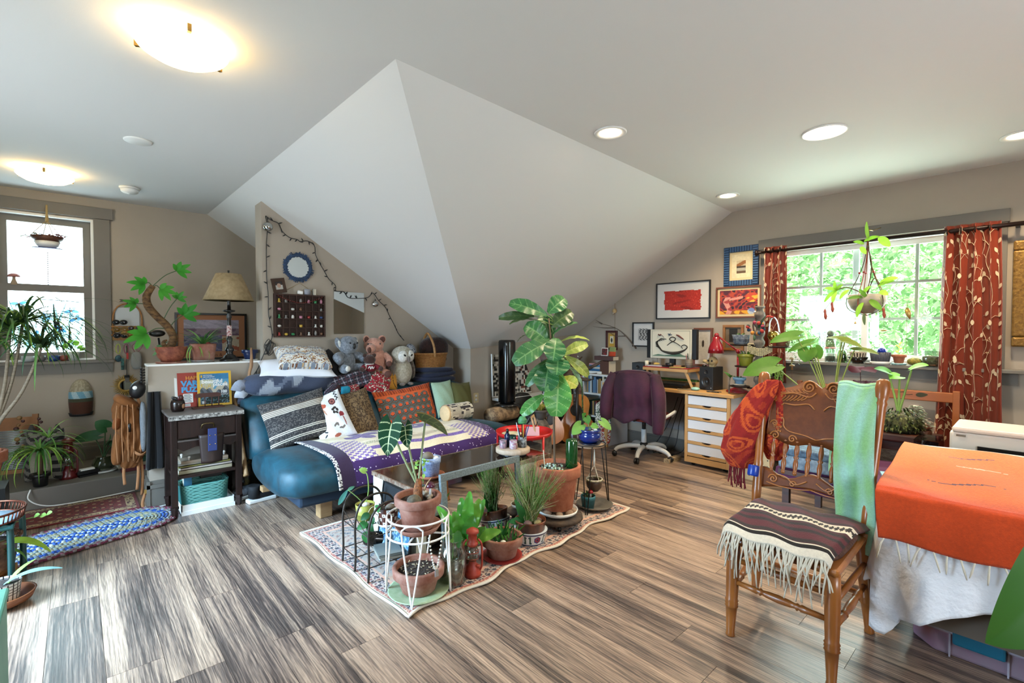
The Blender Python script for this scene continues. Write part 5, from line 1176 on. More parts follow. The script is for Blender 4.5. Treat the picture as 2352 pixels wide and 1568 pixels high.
# ---- bookshelf by the knee wall
m_shelf = mat('white_shelf','#c8c8c4',.5)
bs_ = T('bookcase','low white bookcase between guitar and office chair','bookcase',(4.78,3.60,0))
b = B(); b.bx(-.16,.16,-.19,-.17,0,.82); b.bx(-.16,.16,.17,.19,0,.82); b.bx(.14,.16,-.17,.17,0,.82); b.build('carcass',m_shelf,bs_)
for z in (.02,.30,.57,.80): B().bx(-.16,.14,-.17,.17,z,z+.02).build('shelf',m_shelf,bs_)
rr = random.Random(21); ORD = 'first second third fourth fifth sixth seventh eighth ninth tenth eleventh twelfth thirteenth fourteenth fifteenth sixteenth seventeenth eighteenth'.split(); CN = {'#2f5a4a': 'green','#7a2f2a': 'red','#3a4a6a': 'navy','#c0b49a': 'cream','#8a6a3a': 'tan','#22262c': 'black','#a9a9a4': 'grey','#4f6f8a': 'blue'}
for row,z in enumerate((.04,.32,.59)):
    y = -.165; nb = -1
    while y < .14:
        nb += 1; w = rr.uniform(.012,.032); h = rr.uniform(.15,.21); c = rr.choice(('#2f5a4a','#7a2f2a','#3a4a6a','#c0b49a','#8a6a3a','#22262c','#a9a9a4','#4f6f8a'))
        o = B().bx(-.13,.05,0,w,0,h).build('shelf_book',mat('spine'+c,c,.6),loc=(4.78,3.60+y,z)); tag(o,'%s upright book, %s from desk side, on %s bookcase shelf' % (CN[c],ORD[nb],('bottom','middle','upper')[row]),'book','books on the %s bookcase shelf' % ('bottom','middle','upper')[row]); y += w+.002
for k,(c,h,w,d,lab) in enumerate((('#d0d0c8',.03,.22,.16,'bottom white book of pile on bookcase'),('#2c5f86',.028,.21,.15,'blue book in pile on bookcase'),('#b8b4a6',.025,.2,.15,'beige book in pile on bookcase'),('#3f7fa8',.022,.2,.14,'bright blue book in bookcase pile'),('#c08a8a',.018,.19,.14,'pinkish book topping bookcase pile'))):
    book((4.77+.01*(k % 2),3.66,.82+(0,.03,.058,.083,.105)[k]),d,w,h,.05*(-1)**k,c,lab)
book((4.77,3.52,.82),.15,.13,.16,0,'#4a2a1c','thick brown box standing on bookcase',cat='box',name='box')
book((4.78,3.55,.985),.14,.26,.05,.1,'#43231a','dark leather chest on top of bookcase',cat='box',name='leather_box')
t = T('photo','small colour photograph propped on leather box','photograph',(4.80,3.60,1.035),0,None,(0,.15,0)); b = B(); b.grid(lambda u,v: (0,.05-.1*u,.10*v),12,10,lambda u,v: '#d8d2c8' if min(u,v,1-u,1-v) < .08 else ('#7a2f2c' if hsh(int(u*12),int(v*10)) > .5 else '#3a2e2a')); b.build('print',m_print,t,thick=.002)
t = T('card','orange and green card propped on leather box','card',(4.80,3.485,1.035),0,None,(0,.15,0)); b = B(); b.grid(lambda u,v: (0,.05-.1*u,.11*v),4,10,lambda u,v: '#b8401f' if v < .5 else '#7f8a52'); b.build('sheet',m_print,t,thick=.002)
# skateboard with red graffiti art under the desk, cables
t = T('skateboard','graffiti printed skateboard standing beside desk','skateboard',(4.50,3.40,.0),0,None,(0,.10,.3)); b = B()
b.grid(lambda u,v: (0,(u-.5)*.19*(1 if .12 < v < .88 else math.sqrt(max(.05,1-((abs(v-.5)-.38)/.13)**2))),.02+.5*v),20,40,lambda u,v: '#b8b4a8' if hsh(int(u*20),int(v*40)) > .5 else ('#8d2f20' if v < .45 else '#3a4a3a')); b.build('deck',m_print,t,thick=.012)
b = B()
for k in range(5): b.tube(cr([(4.86,2.45+.05*k,.62),(4.84,2.5+.06*k,.35),(4.80,2.45+.1*k,.05+.02*k),(4.7,2.6+.08*k,.01),(4.78,2.75+.05*k,.03)],6),.004,5)
tag(b.build('power_cables',m_blk),'tangle of black cables under the desk','cables')
tag(B().bx(4.42,4.66,2.50,2.56,0,.04).build('bead_box',mat('beaded_trim','#7a6248',.7,col2='#c2b08e',vs=80)),'beaded tan strip box on floor beneath desk','box')
# pegboard leaning at the desk's end
t = T('pegboard','cream pegboard leaning beside the drawer unit','pegboard',(4.50,1.90,0),0,None,(0,math.radians(7),-.05))
B().bx(-.006,.006,-.33,.04,0,.55).build('board',mat('cream_board','#bdae8c',.8,var=.08,vs=6),t)
b = B()
for i in range(10):
    for j in range(5): b.lathe([(.006,0),(0,.0005)],(-.0065,.0-.075*j,.04+.053*i),8,rot(0,-PI/2,0))
stuff(b.build('holes',m_blk,t))
# ================================================================ guitars and clutter by the knee wall
t = T('trunk','low black trunk behind the sofa end','trunk',(3.45,3.87,0)); B().bx(-.33,.36,-.15,.17,0,.36).build('body',mat('black_trunk','#101011',.6),t,bev=.01); B().bx(-.335,.365,-.155,.175,.33,.37).build('lid',mat('black_trunk'),t,bev=.008)
t = T('log','rough pitted log section supporting tower heater','log',(3.36,3.86,.37))
b = B(rot(0,PI/2,.1,(0,0,.085))); b.lathe([(0,-.20),(.075,-.20),(.085,-.15),(.083,.02),(.087,.15),(.08,.20),(0,.2)],n=20); b.build('wood',mat('pitted_wood','#4a382a',.9,col2='#a98a66',vs=16,bump=.8,bs=30),t)
t = T('amplifier','black box amplifier beside the log','amplifier',(3.70,3.84,0)); B().bx(-.10,.06,-.14,.10,0,.50).build('cabinet',mat('black_vinyl'),t,bev=.008)
t = T('tower_heater','tall glossy black tower heater on round base','tower heater',(3.44,3.87,.54)); m_pb = mat('piano_black','#070707',.18,coat=.3)
B().lathe([(0,0),(.135,0),(.14,.008),(.08,.022),(.06,.03)],n=36).build('base',m_pb,t)
B().lathe([(.075,.03),(.078,.05),(.078,.68),(.072,.70),(.05,.706),(0,.706)],n=32,sq=4).build('column',m_pb,t); B().box((-.062,-.062,.66),(.014,.014,.022),(0,0,.78)).build('badge',mat('silver'),t)
def c_music(u,v):
    i,j = int(u*26),int(v*18); h = hsh(i,j); return '#c9c4b8' if h > .62 else ('#1a1815' if h < .42 else ('#6a3a2a' if u > .72 else '#8a8478'))
t = T('poster','black and white collage poster leaning behind heater','poster',(3.80,4.175,.60),0,None,(math.radians(-2),0,.07)); b = B(); b.grid(lambda u,v: (-.32+.64*u,0,.47*v),78,54,c_music); b.build('print',mat('art_print'),t,thick=.006); b = B(); b.bx(-.33,.33,-.008,.008,-.01,0); b.bx(-.33,-.32,-.008,.008,0,.48); b.build('white_edge',m_white,t)
tag(B().bx(3.50,4.30,4.05,4.19,.55,.58).build('wall_shelf',m_white),'white wall shelf below the collage poster','shelf')
m_spruce = mat('guitar_spruce','#a9642a',.3,col2='#bb7a3a',vs=4,stretch=(8,1,1),coat=.4); m_gside = mat('guitar_mahogany','#3f1d10',.35,coat=.3); m_ebony = mat('ebony','#1c1410',.5)
def guitar(loc,rz,lean,label,s=1.0):
    t = T('guitar',label,'guitar',loc,0,None,(lean,0,rz))
    R_ = [(0,.0),(.10,.005),(.17,.05),(.19,.12),(.175,.20),(.135,.265),(.125,.30),(.14,.36),(.142,.42),(.11,.475),(.05,.495),(0,.497)]
    out = [(x*s,z*s) for x,z in R_]; poly = [(p[0],p[1]) for p in cr([(x,z,0) for x,z in out],4)]; poly = poly+[(-x,z) for x,z in reversed(poly[1:-1])]
    Mz = MX(((1,0,0,0),(0,0,1,0),(0,1,0,0),(0,0,0,1)))
    B().prism(poly,0,.095*s,Mz).build('body',m_gside,t); B().prism(poly,-.004,.0,Mz).build('soundboard',m_spruce,t)
    B().lathe([(0,0),(.048*s,0)],(0,-.0055,.335*s),28,rot(PI/2,0,0)).build('sound_hole',m_blk,t); B().lathe([(.050*s,0),(.058*s,.001),(.062*s,0)],(0,-.0052,.335*s),32,rot(PI/2,0,0)).build('rosette',m_ebony,t)
    B().ell((.055*s,-.005,.25*s),(.045*s,.002,.06*s),(0,.3,0)).build('pickguard',m_blk,t)
    B().bx(-.07*s,.07*s,-.014,-.004,.135*s,.155*s).build('bridge',m_ebony,t)
    n = B().bx(-.026*s,.026*s,-.016,.008,.38*s,.86*s).build('neck',m_ebony,t)
    b = B()
    for k in range(13): z = (.42+.44*(1-.945**(k)))*s/.55*.55+.0; b.bx(-.026*s,.026*s,-.0175,-.016,(.40+.035*k)*s,(.402+.035*k)*s)
    b.build('fret',mat('silver'),n)
    h = B().bx(-.034*s,.034*s,-.010,.006,.86*s,1.02*s).build('headstock',m_gside,t)
    for z in (.89,.935,.98):
        for sg in (-1,1): B().ell((sg*.045*s,0,z*s),(.012,.006,.009)).build('tuning_peg',mat('silver'),h)
    b = B()
    for k in range(6): x = (-.018+.0072*k)*s; b.tube([(x,-.018,.15*s),(x*.8,-.019,.88*s)],.0006,3)
    b.build('strings',mat('silver'),t)
    return t
guitar((3.90,3.72,.06),-.60,math.radians(-10),'amber acoustic guitar half hidden behind the fig leaves',1.12)
guitar((4.40,3.68,.0),-.62,math.radians(-12),'acoustic guitar with green strap standing near bookcase',1.18)
g = B(); g.col = '#2f5a36'; g.grid(lambda u,v: (4.30+.045*u+.03*v,3.52+.02*u+.05*v,.12+.62*v),4,40,lambda u,v: '#1f3a2a' if hsh(int(u*4),int(v*40)) > .5 else '#4f8a52'); tag(g.build('guitar_strap',m_print,thick=.004),'green patterned guitar strap hanging down guitar front','strap')
t = T('guitar_case','black rounded guitar case behind the guitars','guitar case',(3.86,4.06,0),0,None,(math.radians(-5),0,0)); B().lathe([(0,-.06),(.19,-.06),(.20,-.05),(.20,.05),(.19,.06),(0,.06)],(0,0,.42),32,rot(PI/2,0,0)).build('upper_bout',mat('black_vinyl'),t); B().lathe([(.198,-.008),(.205,0),(.198,.008)],(0,0,.42),32,rot(PI/2,0,0)).build('binding',mat('cream_piping','#a8a08c',.6),t); B().bx(-.2,.2,-.06,.06,0,.42).build('lower_bout',mat('black_vinyl'),t,bev=.04)
t = T('mandolin','narrow reddish string instrument leaning before guitars','mandolin',(4.12,3.45,0),0,None,(math.radians(-14),.06,-.6)); B().ell((0,0,.17),(.10,.05,.16)).build('body',m_gside,t); B().tube([(0,0,.30),(0,.0,.72)],.018,8,sx=.7).build('neck',m_ebony,t)
t = T('floral_vase','white floral cylinder standing on the guitar','vase',(4.66,3.84,0)); B().lathe([(.07,0),(.072,.02),(.065,.70),(.06,.80),(.045,.84),(0,.84)],n=24).build('body',mat('floral_print','#b9aca4',.7,col2='#8d6a66',vs=20),t)
# driftwood
t = T('driftwood','gnarled dark driftwood branch standing by knee wall','driftwood',(4.56,3.88,.72)); m_dw = mat('driftwood','#3a2c22',.85,col2='#5f4a38',vs=9,bump=.5,bs=25)
for pts,r in (([(-.20,.04,.0),(-.08,0,.08),(.0,.0,.18),(-.02,.02,.30),(.04,.0,.40)],[.05,.06,.05,.03,.012]),([(0,0,.18),(.09,-.12,.16),(.13,-.22,.20),(.15,-.33,.26)],[.04,.022,.018,.012]),([(-.02,0,.14),(-.12,-.02,.22),(-.14,.02,.32)],[.04,.03,.012]),([(-.05,0,.06),(.06,-.14,.02),(.12,-.24,.04)],[.03,.018,.006]),([(.02,0,.08),(.10,-.16,.09),(.14,-.27,.11)],[.02,.012,.003]),([(.02,0,.22),(.1,-.05,.30)],[.02,.006])): B().tube(cr(pts,5),r,9).build('branch',m_dw,t)
tag(B().bx(4.42,4.95,3.84,4.19,0,.70).build('storage_box',mat('grey_black_box','#2b2b2d',.7),bev=.01),'tall dark box under the driftwood branch','box')
t = T('wall_outlet','white wall outlet above the log','outlet',(3.27,4.2,.60)); B().bx(-.035,.035,-.008,0,-.055,.055).build('plate',mat('ivory_plastic'),t,bev=.002)
for s in (-1,1): B().lathe([(.015,0),(.015,.003),(0,.003)],(0,-.008,s*.022),16,rot(PI/2,0,0)).build('socket',m_white,t)
t = T('woven_bag','patterned grey woven bag behind the red tray','bag',(3.13,3.12,0)); B().ell((0,0,.27),(.15,.12,.28),nu=24,nv=12,p=2.8).build('body',mat('grey_ikat','#6d655c',.95,col2='#2f2b28',vs=14),t); B().tube(cr([(-.12,0,.5),(-.06,-.03,.60),(.08,-.02,.60),(.13,0,.5)],5),.009,6).build('handle',m_blk,t)
t = T('potted_succulent','yellow green bushy succulent behind red tray table','potted plant',(3.15,3.08,.54)); pot(t,.06,.045,.08,mat('dark_basket_pot','#3a332c',.8))
for k in range(40):
    a,q = rnd(0,6.28),rnd(.3,1); p = V((.03*math.cos(a)*q,.03*math.sin(a)*q,.07)); leafo(t,p,p+V((.11*math.cos(a)*q,.11*math.sin(a)*q,rnd(.02,.10))),UP,.02,'o',c=random.choice(('#8a8a3a','#6f7a34','#a39a4a')),nu=4,nt=5)
# ================================================================ right window: curtains, rod, plants
m_rod = mat('bronze_rod','#2b1d18',.35,.6)
t = T('curtain_rod','dark bronze curtain rod above the grid window','curtain rod',(4.855,0,2.092))
B().tube([(0,-.10,0),(0,1.80,0)],.0135,12).build('rod',m_rod,t); B().tube([(.0,-.05,.0),(.0,.9,.0)],.016,12).build('sleeve',m_rod,t)
for y,s in ((1.80,1),(-.10,-1)): B().lathe([(.014,0),(.016,.012),(.012,.02),(.026,.035),(.030,.055),(.0,.06)],(0,y,0),16,rot(-s*PI/2,0,0)).build('finial',m_rod,t)
for y in (1.76,.12): B().bx(-.005,.115,y-.012,y+.012,-.012,.012).build('bracket',m_rod,t)
m_curt = mat('rust_silk','#7d2e18',.5,sheen=.5,var=.15,vs=30,stretch=(1,1,.1),transl=.12,bump=.15,bs=120)
m_emb = mat('cream_embroidery','#c9b496',.85)
def curtain(label,y0,y1,z1,z0,folds,amp,flare,seed,nl):
    t = T('curtain',label,'curtain',(4.855,0,0),0,'rust coloured curtains')
    def P(u,v,off=0):
        yc = (y0+y1)/2; w = (y1-y0)*(1+flare*(1-v))
        ph = u*folds*2*PI; a = amp*(.75+.45*(1-v))
        return V((-off+a*math.sin(ph)*1.0,yc+(u-.5)*w+.12*w/folds*math.sin(2*ph)+.012*math.sin(v*5+u*9)*(1-v),z0+(z1-z0)*v))
    b = B(); b.grid(lambda u,v: P(u,v),int(folds*22),44); b.build('panel',m_curt,t,thick=.003)
    rr = random.Random(seed); vn = B(); lf = B()
    def nrm(u,v):
        e = .004; a = P(u+e,v)-P(u-e,v); c = P(u,v+e)-P(u,v-e); n = a.cross(c).normalized(); return n if n.x < 0 else -n
    for k in range(nl):
        u0 = (k+.5)/nl; pts = []; v = .02
        while v < .97:
            u = min(.98,max(.02,u0+.045*math.sin(v*14+k*2)+.02*math.sin(v*31+k))); pts.append(P(u,v)+nrm(u,v)*.004)
            if int(v*100) % 5 == 0:
                sd = rr.choice((-1,1)); u2 = min(.985,max(.015,u+sd*rr.uniform(.05,.10))); v2 = min(.985,v+rr.uniform(.005,.03))
                q = P(u2,v2)+nrm(u2,v2)*.0045; m_ = (pts[-1]+q)/2+V((-.002,0,.012)); vn.tube([pts[-1],m_,q],.0014,4,caps=False)
                n = nrm(u2,v2); d = (P(min(.99,u2+.01*sd),v2+.012)-P(u2,v2)).normalized(); o = lw
                bleaf(lf,q-d*.006,q+d*.034,n,.023,'o',0,0,c='#d2bf9f',nu=4,nt=6)
            v += .01
        vn.tube(pts,.0014,4,caps=False)
    vn.build('vine_embroidery',m_emb,t); lf.has = False; stuff(lf.build('leaf_embroidery',m_emb,t))
    for k in range(int(folds*2)):
        u = (k+.5)/(folds*2); p = P(u,.972); B().lathe([(.020,-.004),(.024,0),(.020,.004)],p,14,rot(PI/2,0,0)).build('grommet',m_rod,t)
curtain('rust curtain with cream vine embroidery left of window',1.585,1.775,2.135,.86,3,.028,.12,3,5)
curtain('wide rust curtain with cream vine embroidery near bed',.20,.50,2.13,.40,4,.036,.28,8,8)
# ---- hanging pitcher plant
t = T('hanging_pitcher_plant','hanging grey pot with trailing pitcher plant at window','hanging plant',(4.52,.905,1.54))
B().lathe([(0,-.06),(.05,-.058),(.10,-.02),(.122,.03),(.125,.085),(.118,.085),(.112,.03),(0,.02)],n=36).build('pot',mat('pale_stone_pot','#a49a90',.6,col2='#8f857b',vs=5,stretch=(.2,.2,6)),t)
B().lathe([(0,.07),(.115,.068)],n=24).build('soil',m_soil,t)
m_cord = mat('dark_cord','#3d3a24',.9); m_rcord = mat('red_cord','#8d3318',.8)
for k in range(5):
    a = k*1.256+.4; B().tube(cr([(.0,0,.53),(.02*math.cos(a),.02*math.sin(a),.35),(.06*math.cos(a),.06*math.sin(a),.22),(.128*math.cos(a),.128*math.sin(a),.06),(.11*math.cos(a),.11*math.sin(a),-.03),(0,0,-.075)],6),.0028,5).build('cord',m_cord if k % 2 else m_rcord,t)
    B().ell((.05*math.cos(a),.05*math.sin(a),.255),.009).build('bead',mat('red_bead','#8a2418',.3),t)
b = B(); b.tube(cr([(0,0,.52),(.012,0,.56),(0,0,.585),(-.012,0,.56),(0,0,.535)],5),.004,6); b.tube([(0,0,.585),(.16,0,.60),(.42,0,.66)],.004,6); b.build('hook',mat('brass'),t)
Y_ = V((0,1,0))
def side(a,z,d=0): return V((.15*a-d,-a*.98,z))
for (a0,z0,a1,z1,w,c) in ((-.17,.12,-.24,.14,.03,'#8dbf3c'),(-.17,.12,-.24,.03,.03,'#7db233'),(-.17,.12,-.185,.02,.032,'#a5cf4a'),(-.17,.12,-.12,.16,.03,'#6fa02c'),(-.17,.12,-.175,.19,.026,'#8dbf3c'),(.10,.16,.21,.19,.04,'#9ed03e'),(.09,.14,.19,.17,.03,'#7fae34'),(.10,.10,.155,.07,.04,'#9ed03e'),(0,.48,.10,.50,.032,'#8fc43a'),(.09,.50,.16,.42,.055,'#a6d648'),(.03,.48,.02,.62,.024,'#8fb845'),(.0,.46,-.06,.48,.03,'#86b53c'),(-.02,.44,.02,.38,.035,'#a9d94c'),(-.09,.12,-.14,.05,.03,'#9bc945'),(.04,.04,.12,-.04,.045,'#6f9a34'),(.0,.02,-.03,-.09,.035,'#8dbf3c'),(.0,.06,-.09,.05,.03,'#5f8a34'),(.02,.06,-.02,.12,.03,'#6a9a38'),(0,.08,.05,.14,.03,'#8dbf3c'),(.01,-.06,.02,-.15,.022,'#4b5a38')):
    leafo(t,side(a0,z0,.12),side(a1,z1,.15),V((-1,.1,.45)),w,'l',c=c,vein='#c6df86',nu=6,nt=8,veins=0,bow=.14)
for (a,z) in ((-.19,-.02),(-.235,-.075),(.13,-.07)):
    B().tube(cr([side(a,z+.05,.15),side(a,z+.03,.15),side(a+.004,z,.15),side(a+.006,z-.03,.15)],4),[.004,.010,.008,.012,.004],8).build('pitcher',mat('pitcher_red','#8a3a28',.4),t); B().tube([side(a,z+.05,.15),side(a*.8,z+.13,.13)],.0018,5).build('tendril',m_stem,t)
for pts in ([side(0,.08),side(-.10,.14,.1),side(-.17,.12,.12)],[side(0,.08),side(.06,.2,.1),side(.1,.15,.12)],[side(.0,.1),side(.03,.3,.02),side(.0,.46,.02)]): stem(t,pts,.004,m_stemb)
# charms and suncatcher strings in the window
for k,(y,z0,z1,c,lab) in enumerate(((1.055,1.82,1.42,'#b59a5a','thin string with gold wire charm in window'),(.86,1.50,1.36,'#6a5a34','small looped chain charm below hanging pot'),(.715,1.58,1.18,'#c4ad5e','thin string with golden leaf charm in window'))):
    t = T('window_charm',lab,'charm',(4.88,y,0),0,'charms hung in the window'); B().tube([(0,0,z0),(0,0,z1)],.0012,4).build('string',mat('twine'),t)
    if k == 0:
        b = B()
        for j in range(4): b.tube([(.022*math.cos(2*PI*i/14)*math.cos(j*.8),.022*math.cos(2*PI*i/14)*math.sin(j*.8),1.47+.028*math.sin(2*PI*i/14)) for i in range(14)],.0012,4,True)
        b.build('cage',mat('brass'),t); B().lathe([(.004,.02),(.011,0),(0,0)],(0,0,1.405),10).build('bell',mat('brass'),t)
    elif k == 1: B().ell((0,0,1.35),(.008,.022,.007)).build('bead',mat('brass'),t); B().tube([(0,.035,1.45),(0,0,1.36),(0,-.035,1.45)],.001,4).build('loop',mat('twine'),t)
    else: bleaf(B(),(0,0,1.53),(0,-.02,1.44),(-1,0,0),.04,'d',c='#c4ad5e',nu=4,nt=6).build('leaf_charm',mat('brass'),t,thick=.002)
t = T('snowflake_sticker','white paper snowflake flower on window pane','decal',(XR+.085,.632,1.45)); b = B()
for k in range(12):
    a = k*PI/6; b.tube([(0,.012*math.cos(a),.012*math.sin(a)),(0,.045*math.cos(a+.12),.045*math.sin(a+.12)),(0,.05*math.cos(a),.05*math.sin(a)),(0,.045*math.cos(a-.12),.045*math.sin(a-.12)),(0,.012*math.cos(a),.012*math.sin(a))],.002,4)
b.build('petals',m_white,t)
# ---- things on the window sill
SX,SZ = 4.925,1.072
def sill(name,label,y,cat='potted plant',dx=0): return T(name,label,cat,(SX+dx,y,SZ),0)
t = sill('black_dish','small black bird shaped dish on window sill',1.40,'dish'); B().lathe([(.03,0),(.045,.012),(.04,.014),(0,.008)],n=24).build('bowl',m_blk,t); B().ell((0,.0,.03),(.02,.035,.018)).build('figure',m_blk,t)
t = sill('terrarium','glass bottle terrarium with red lid on sill',1.245,'terrarium'); B().lathe([(.035,0),(.042,.01),(.042,.10),(.04,.115),(.04,.118),(.037,.118),(.038,.01)],n=24).build('glass',m_clear,t); B().lathe([(0,.005),(.037,.005),(.036,.05),(0,.055)],n=20).build('plants',mat('terrarium_green','#33502a',.9,col2='#15160f',vs=50),t); B().lathe([(.045,.118),(.048,.12),(.045,.13),(0,.13)],n=24).build('lid',mat('red_white_lid','#b03a34',.5,col2='#d4d0cc',vs=40),t)
B().lathe([(.04,.13),(.04,.20),(0,.20)],n=24).build('upper_jar',m_tint,t)
t = sill('cactus','small round cactus in black pot stacked on terrarium',1.245,'cactus'); t.location.z = SZ+.20; B().lathe([(.028,0),(.032,.03),(.028,.03)],n=18).build('pot',m_blk,t); B().ell((0,0,.05),(.026,.026,.028)).build('body',mat('grey_cactus','#5f6b5c',.9,bump=.8,bs=90),t)
t = sill('glass_jar','green glass jar of water plants on sill',1.155,'jar'); B().lathe([(.033,0),(.038,.02),(.036,.08),(.028,.10),(.03,.108),(.027,.108)],n=24).build('glass',thin_glass('green_jar_glass','#a9c79a',.1),t); B().ell((0,0,.045),(.028,.028,.04)).build('plants',mat('terrarium_green'),t)
t = sill('striped_bowl','cream and black striped bowl stacked on black bowl',1.035,'bowl',-.02); B().lathe([(.04,0),(.075,.055),(.07,.055),(.03,.008)],n=32).build('black_bowl',mat('black_glaze'),t)
b = B(); b.grid(lambda u,v: ((.055+.01*v)*math.cos(2*PI*u),(.055+.01*v)*math.sin(2*PI*u),.055+.045*v),72,4,lambda u,v: '#d2c6b0' if int(u*36) % 2 or v > .8 else '#3a2a22',closeu=True); b.build('striped_pot',mat('painted_glaze'),t); B().lathe([(0,.095),(.06,.093)],n=20).build('soil',m_soil,t)
t = sill('potted_plant','grey ribbed planter with stick plant on window sill',.885,dx=-.015); saucer(t,.075,m_white,0,.024); b = B()
b.lathe([(.058,.018),(.070,.10),(.066,.10),(.06,.03)],n=36)
b.build('pot',mat('ribbed_grey','#63636c',.7),t)
b = B()
for k in range(36): a = k*2*PI/36; b.tube([(.0585*math.cos(a),.0585*math.sin(a),.02),(.0705*math.cos(a),.0705*math.sin(a),.10)],.0025,5)
b.build('ribs',mat('dark_rib','#3d3d47',.7),t); B().lathe([(0,.09),(.066,.088)],n=20).build('soil',m_soil,t); B().tube(cr([(-.02,.03,.09),(-.02,.06,.12),(-.03,.12,.125)],5),[.008,.005],6).build('twig',m_twig,t)
tag(B().ell((SX-.02,.875,SZ+.112),(.032,.032,.028)).build('glass_ball',mat('cobalt_ball','#0f2a8f',.1,coat=.5)),'cobalt blue glass ball resting in ribbed planter','ball')
t = sill('potted_seedling','small terracotta pot with thin seedling on sill',.765,dx=-.01); B().lathe([(.045,0),(.052,.012),(.045,.016),(0,.012)],n=24).build('saucer',mat('turquoise_stones','#5d9aa0',.5,col2='#b9ced0',vs=60),t); pot(t,.043,.03,.07,m_terra,.014,.3,.006)
stem(t,[(0,0,.08),(0,.005,.13),(0,-.01,.17)],.0015,mat('light_stem'))
for k in range(7): a = k*1.7; p = V((0,.004*math.sin(a),.10+.012*k)); leafo(t,p,p+V((-.01,.025*math.cos(a),.012)),V((-1,0,.5)),.014,'o',c='#b8c25a',nu=4,nt=5)
t = sill('barrel_cactus','squat yellow barrel cactus on window sill',.665,'cactus',-.02); B().ell((0,0,.032),(.048,.048,.032),nu=24,nv=10).build('body',mat('yellow_spines','#8f7d2c',.9,col2='#4f5a2a',vs=60,bump=1,bs=70),t)
t = sill('glass_terrarium','square glass terrarium of dry moss by big curtain',.565,'terrarium',-.01); B().lathe([(.055,0),(.055,.12),(.052,.12),(.052,.003)],n=24,sq=8).build('glass',m_clear,t); B().lathe([(0,.004),(.05,.004),(.05,.075),(0,.085)],n=20,sq=8).build('moss',mat('dry_moss','#5d5a44',1,col2='#8a866a',vs=60,bump=1,bs=70),t)
t = sill('pebble_dish','shallow shell dish between bowl and ribbed planter',.96,'dish',-.05); B().lathe([(.02,0),(.032,.012),(.028,.012),(0,.004)],n=18).build('dish',mat('shell','#9c9488',.5),t)
# ---- turned pole plant tree with round shelves
pt = T('plant_tree','turned grey wooden pole with round plant shelves','plant stand',(4.62,1.725,0))
prof = [(.05,0),(.05,.06),(.03,.08)]
for k in range(17):
    z = .10+k*.085; prof += [(.030,z),(.045,z+.02),(.045,z+.045),(.030,z+.065)]
prof += [(.030,1.545),(.042,1.555),(.042,1.57),(0,1.575)]
B().lathe(prof,n=20).build('pole',mat('grey_weathered_wood','#5f5850',.8,col2='#7a7268',vs=14,stretch=(1,1,.2)),pt)
for (dx,dy,z,r) in ((0,.155,1.205,.10),(0,.115,1.005,.095),(0,.17,.815,.085),(0,-.165,1.195,.095),(-.05,-.11,.93,.10)):
    s_ = B().lathe([(r*.8,0),(r,.004),(r+.004,.014),(r,.014),(r*.9,.006),(0,.006)],(dx,dy,z),28).build('shelf',m_rod,pt); B().tube([(0,0,z),(dx,dy*.6,z)],.008,6).build('bracket',m_rod,pt)
t = T('potted_plant','blue and white square porcelain pot on top shelf','potted plant',(4.61,1.885,1.219)); B().lathe([(.045,0),(.058,.02),(.066,.085),(.070,.09),(.064,.09),(.06,.02)],n=32,sq=5).build('pot',mat('blue_white_porcelain','#b9bfc2',.25,col2='#54627a',vs=24),t); B().lathe([(0,.08),(.062,.078)],n=20,sq=5).build('soil',m_soil,t)
for k in range(6): a = k*1.05; leafo(t,(.03*math.cos(a),.03*math.sin(a),.08),(.05*math.cos(a),.05*math.sin(a),.105),UP,.02,'o',c='#5c7a4a',nu=4,nt=5)
t = T('celadon_basket','green celadon vase with looped handle hanging on wall','vase',(4.80,1.80,1.235)); B().lathe([(.04,0),(.058,.03),(.055,.07),(.04,.10),(.045,.112),(.04,.112)],n=24,sy=.8).build('body',mat('celadon','#5f8a74',.2,col2='#789c86',vs=10),t); B().tube(cr([(0,.042,.105),(0,.05,.17),(0,.02,.22),(0,-.02,.22),(0,-.05,.17),(0,-.042,.105)],5),.008,8).build('handle',mat('brown_handle','#4a2c1c',.5),t)
t = T('potted_succulent','tiny white bowl of succulents above celadon vase','potted plant',(4.82,1.815,1.50)); B().lathe([(.022,0),(.036,.022),(.038,.035),(.033,.035),(.02,.008)],n=24).build('pot',m_white,t); B().tube(cr([(0,.0,0),(0,.02,-.03),(.02,.02,-.07),(.15,.02,-.08)],4),.005,6).build('hook',m_black_wire,t)
for k in range(9): a = k*.7; leafo(t,(.015*math.cos(a),.015*math.sin(a),.03),(.03*math.cos(a),.035*math.sin(a),.055+.004*k),UP,.014,'s',c=('#4c8a4a','#c2663a','#6a9a52')[k % 3],nu=4,nt=5)
t = T('potted_plant','chartreuse green pot with grassy plant on second shelf','potted plant',(4.61,1.84,1.02)); pot(t,.068,.052,.11,mat('chartreuse_pot','#7d8028',.3,coat=.3),0,.25,.006)
for k in range(16): a = rnd(0,6.28); leafo(t,(.03*math.cos(a),.03*math.sin(a),.10),(.10*math.cos(a),.10*math.sin(a),.10+rnd(-.02,.06)),UP,.012,'s',c='#6a9440',nu=4,nt=6,bow=.2)
t = T('potted_plant','pale blue small pot above beaded dish on lowest shelf','potted plant',(4.61,1.895,.83)); B().lathe([(.04,0),(.06,.012),(.058,.02),(0,.014)],n=24).build('bead_dish',mat('shell'),t); pot(t,.050,.035,.065,mat('pale_blue_glaze','#5f86a4',.4),.014,.4,.006)
for k in range(6): a = k; leafo(t,(.02*math.cos(a),.02*math.sin(a),.07),(.04*math.cos(a),.04*math.sin(a),.09),UP,.014,'s',c='#3f6a3a',nu=4,nt=5)
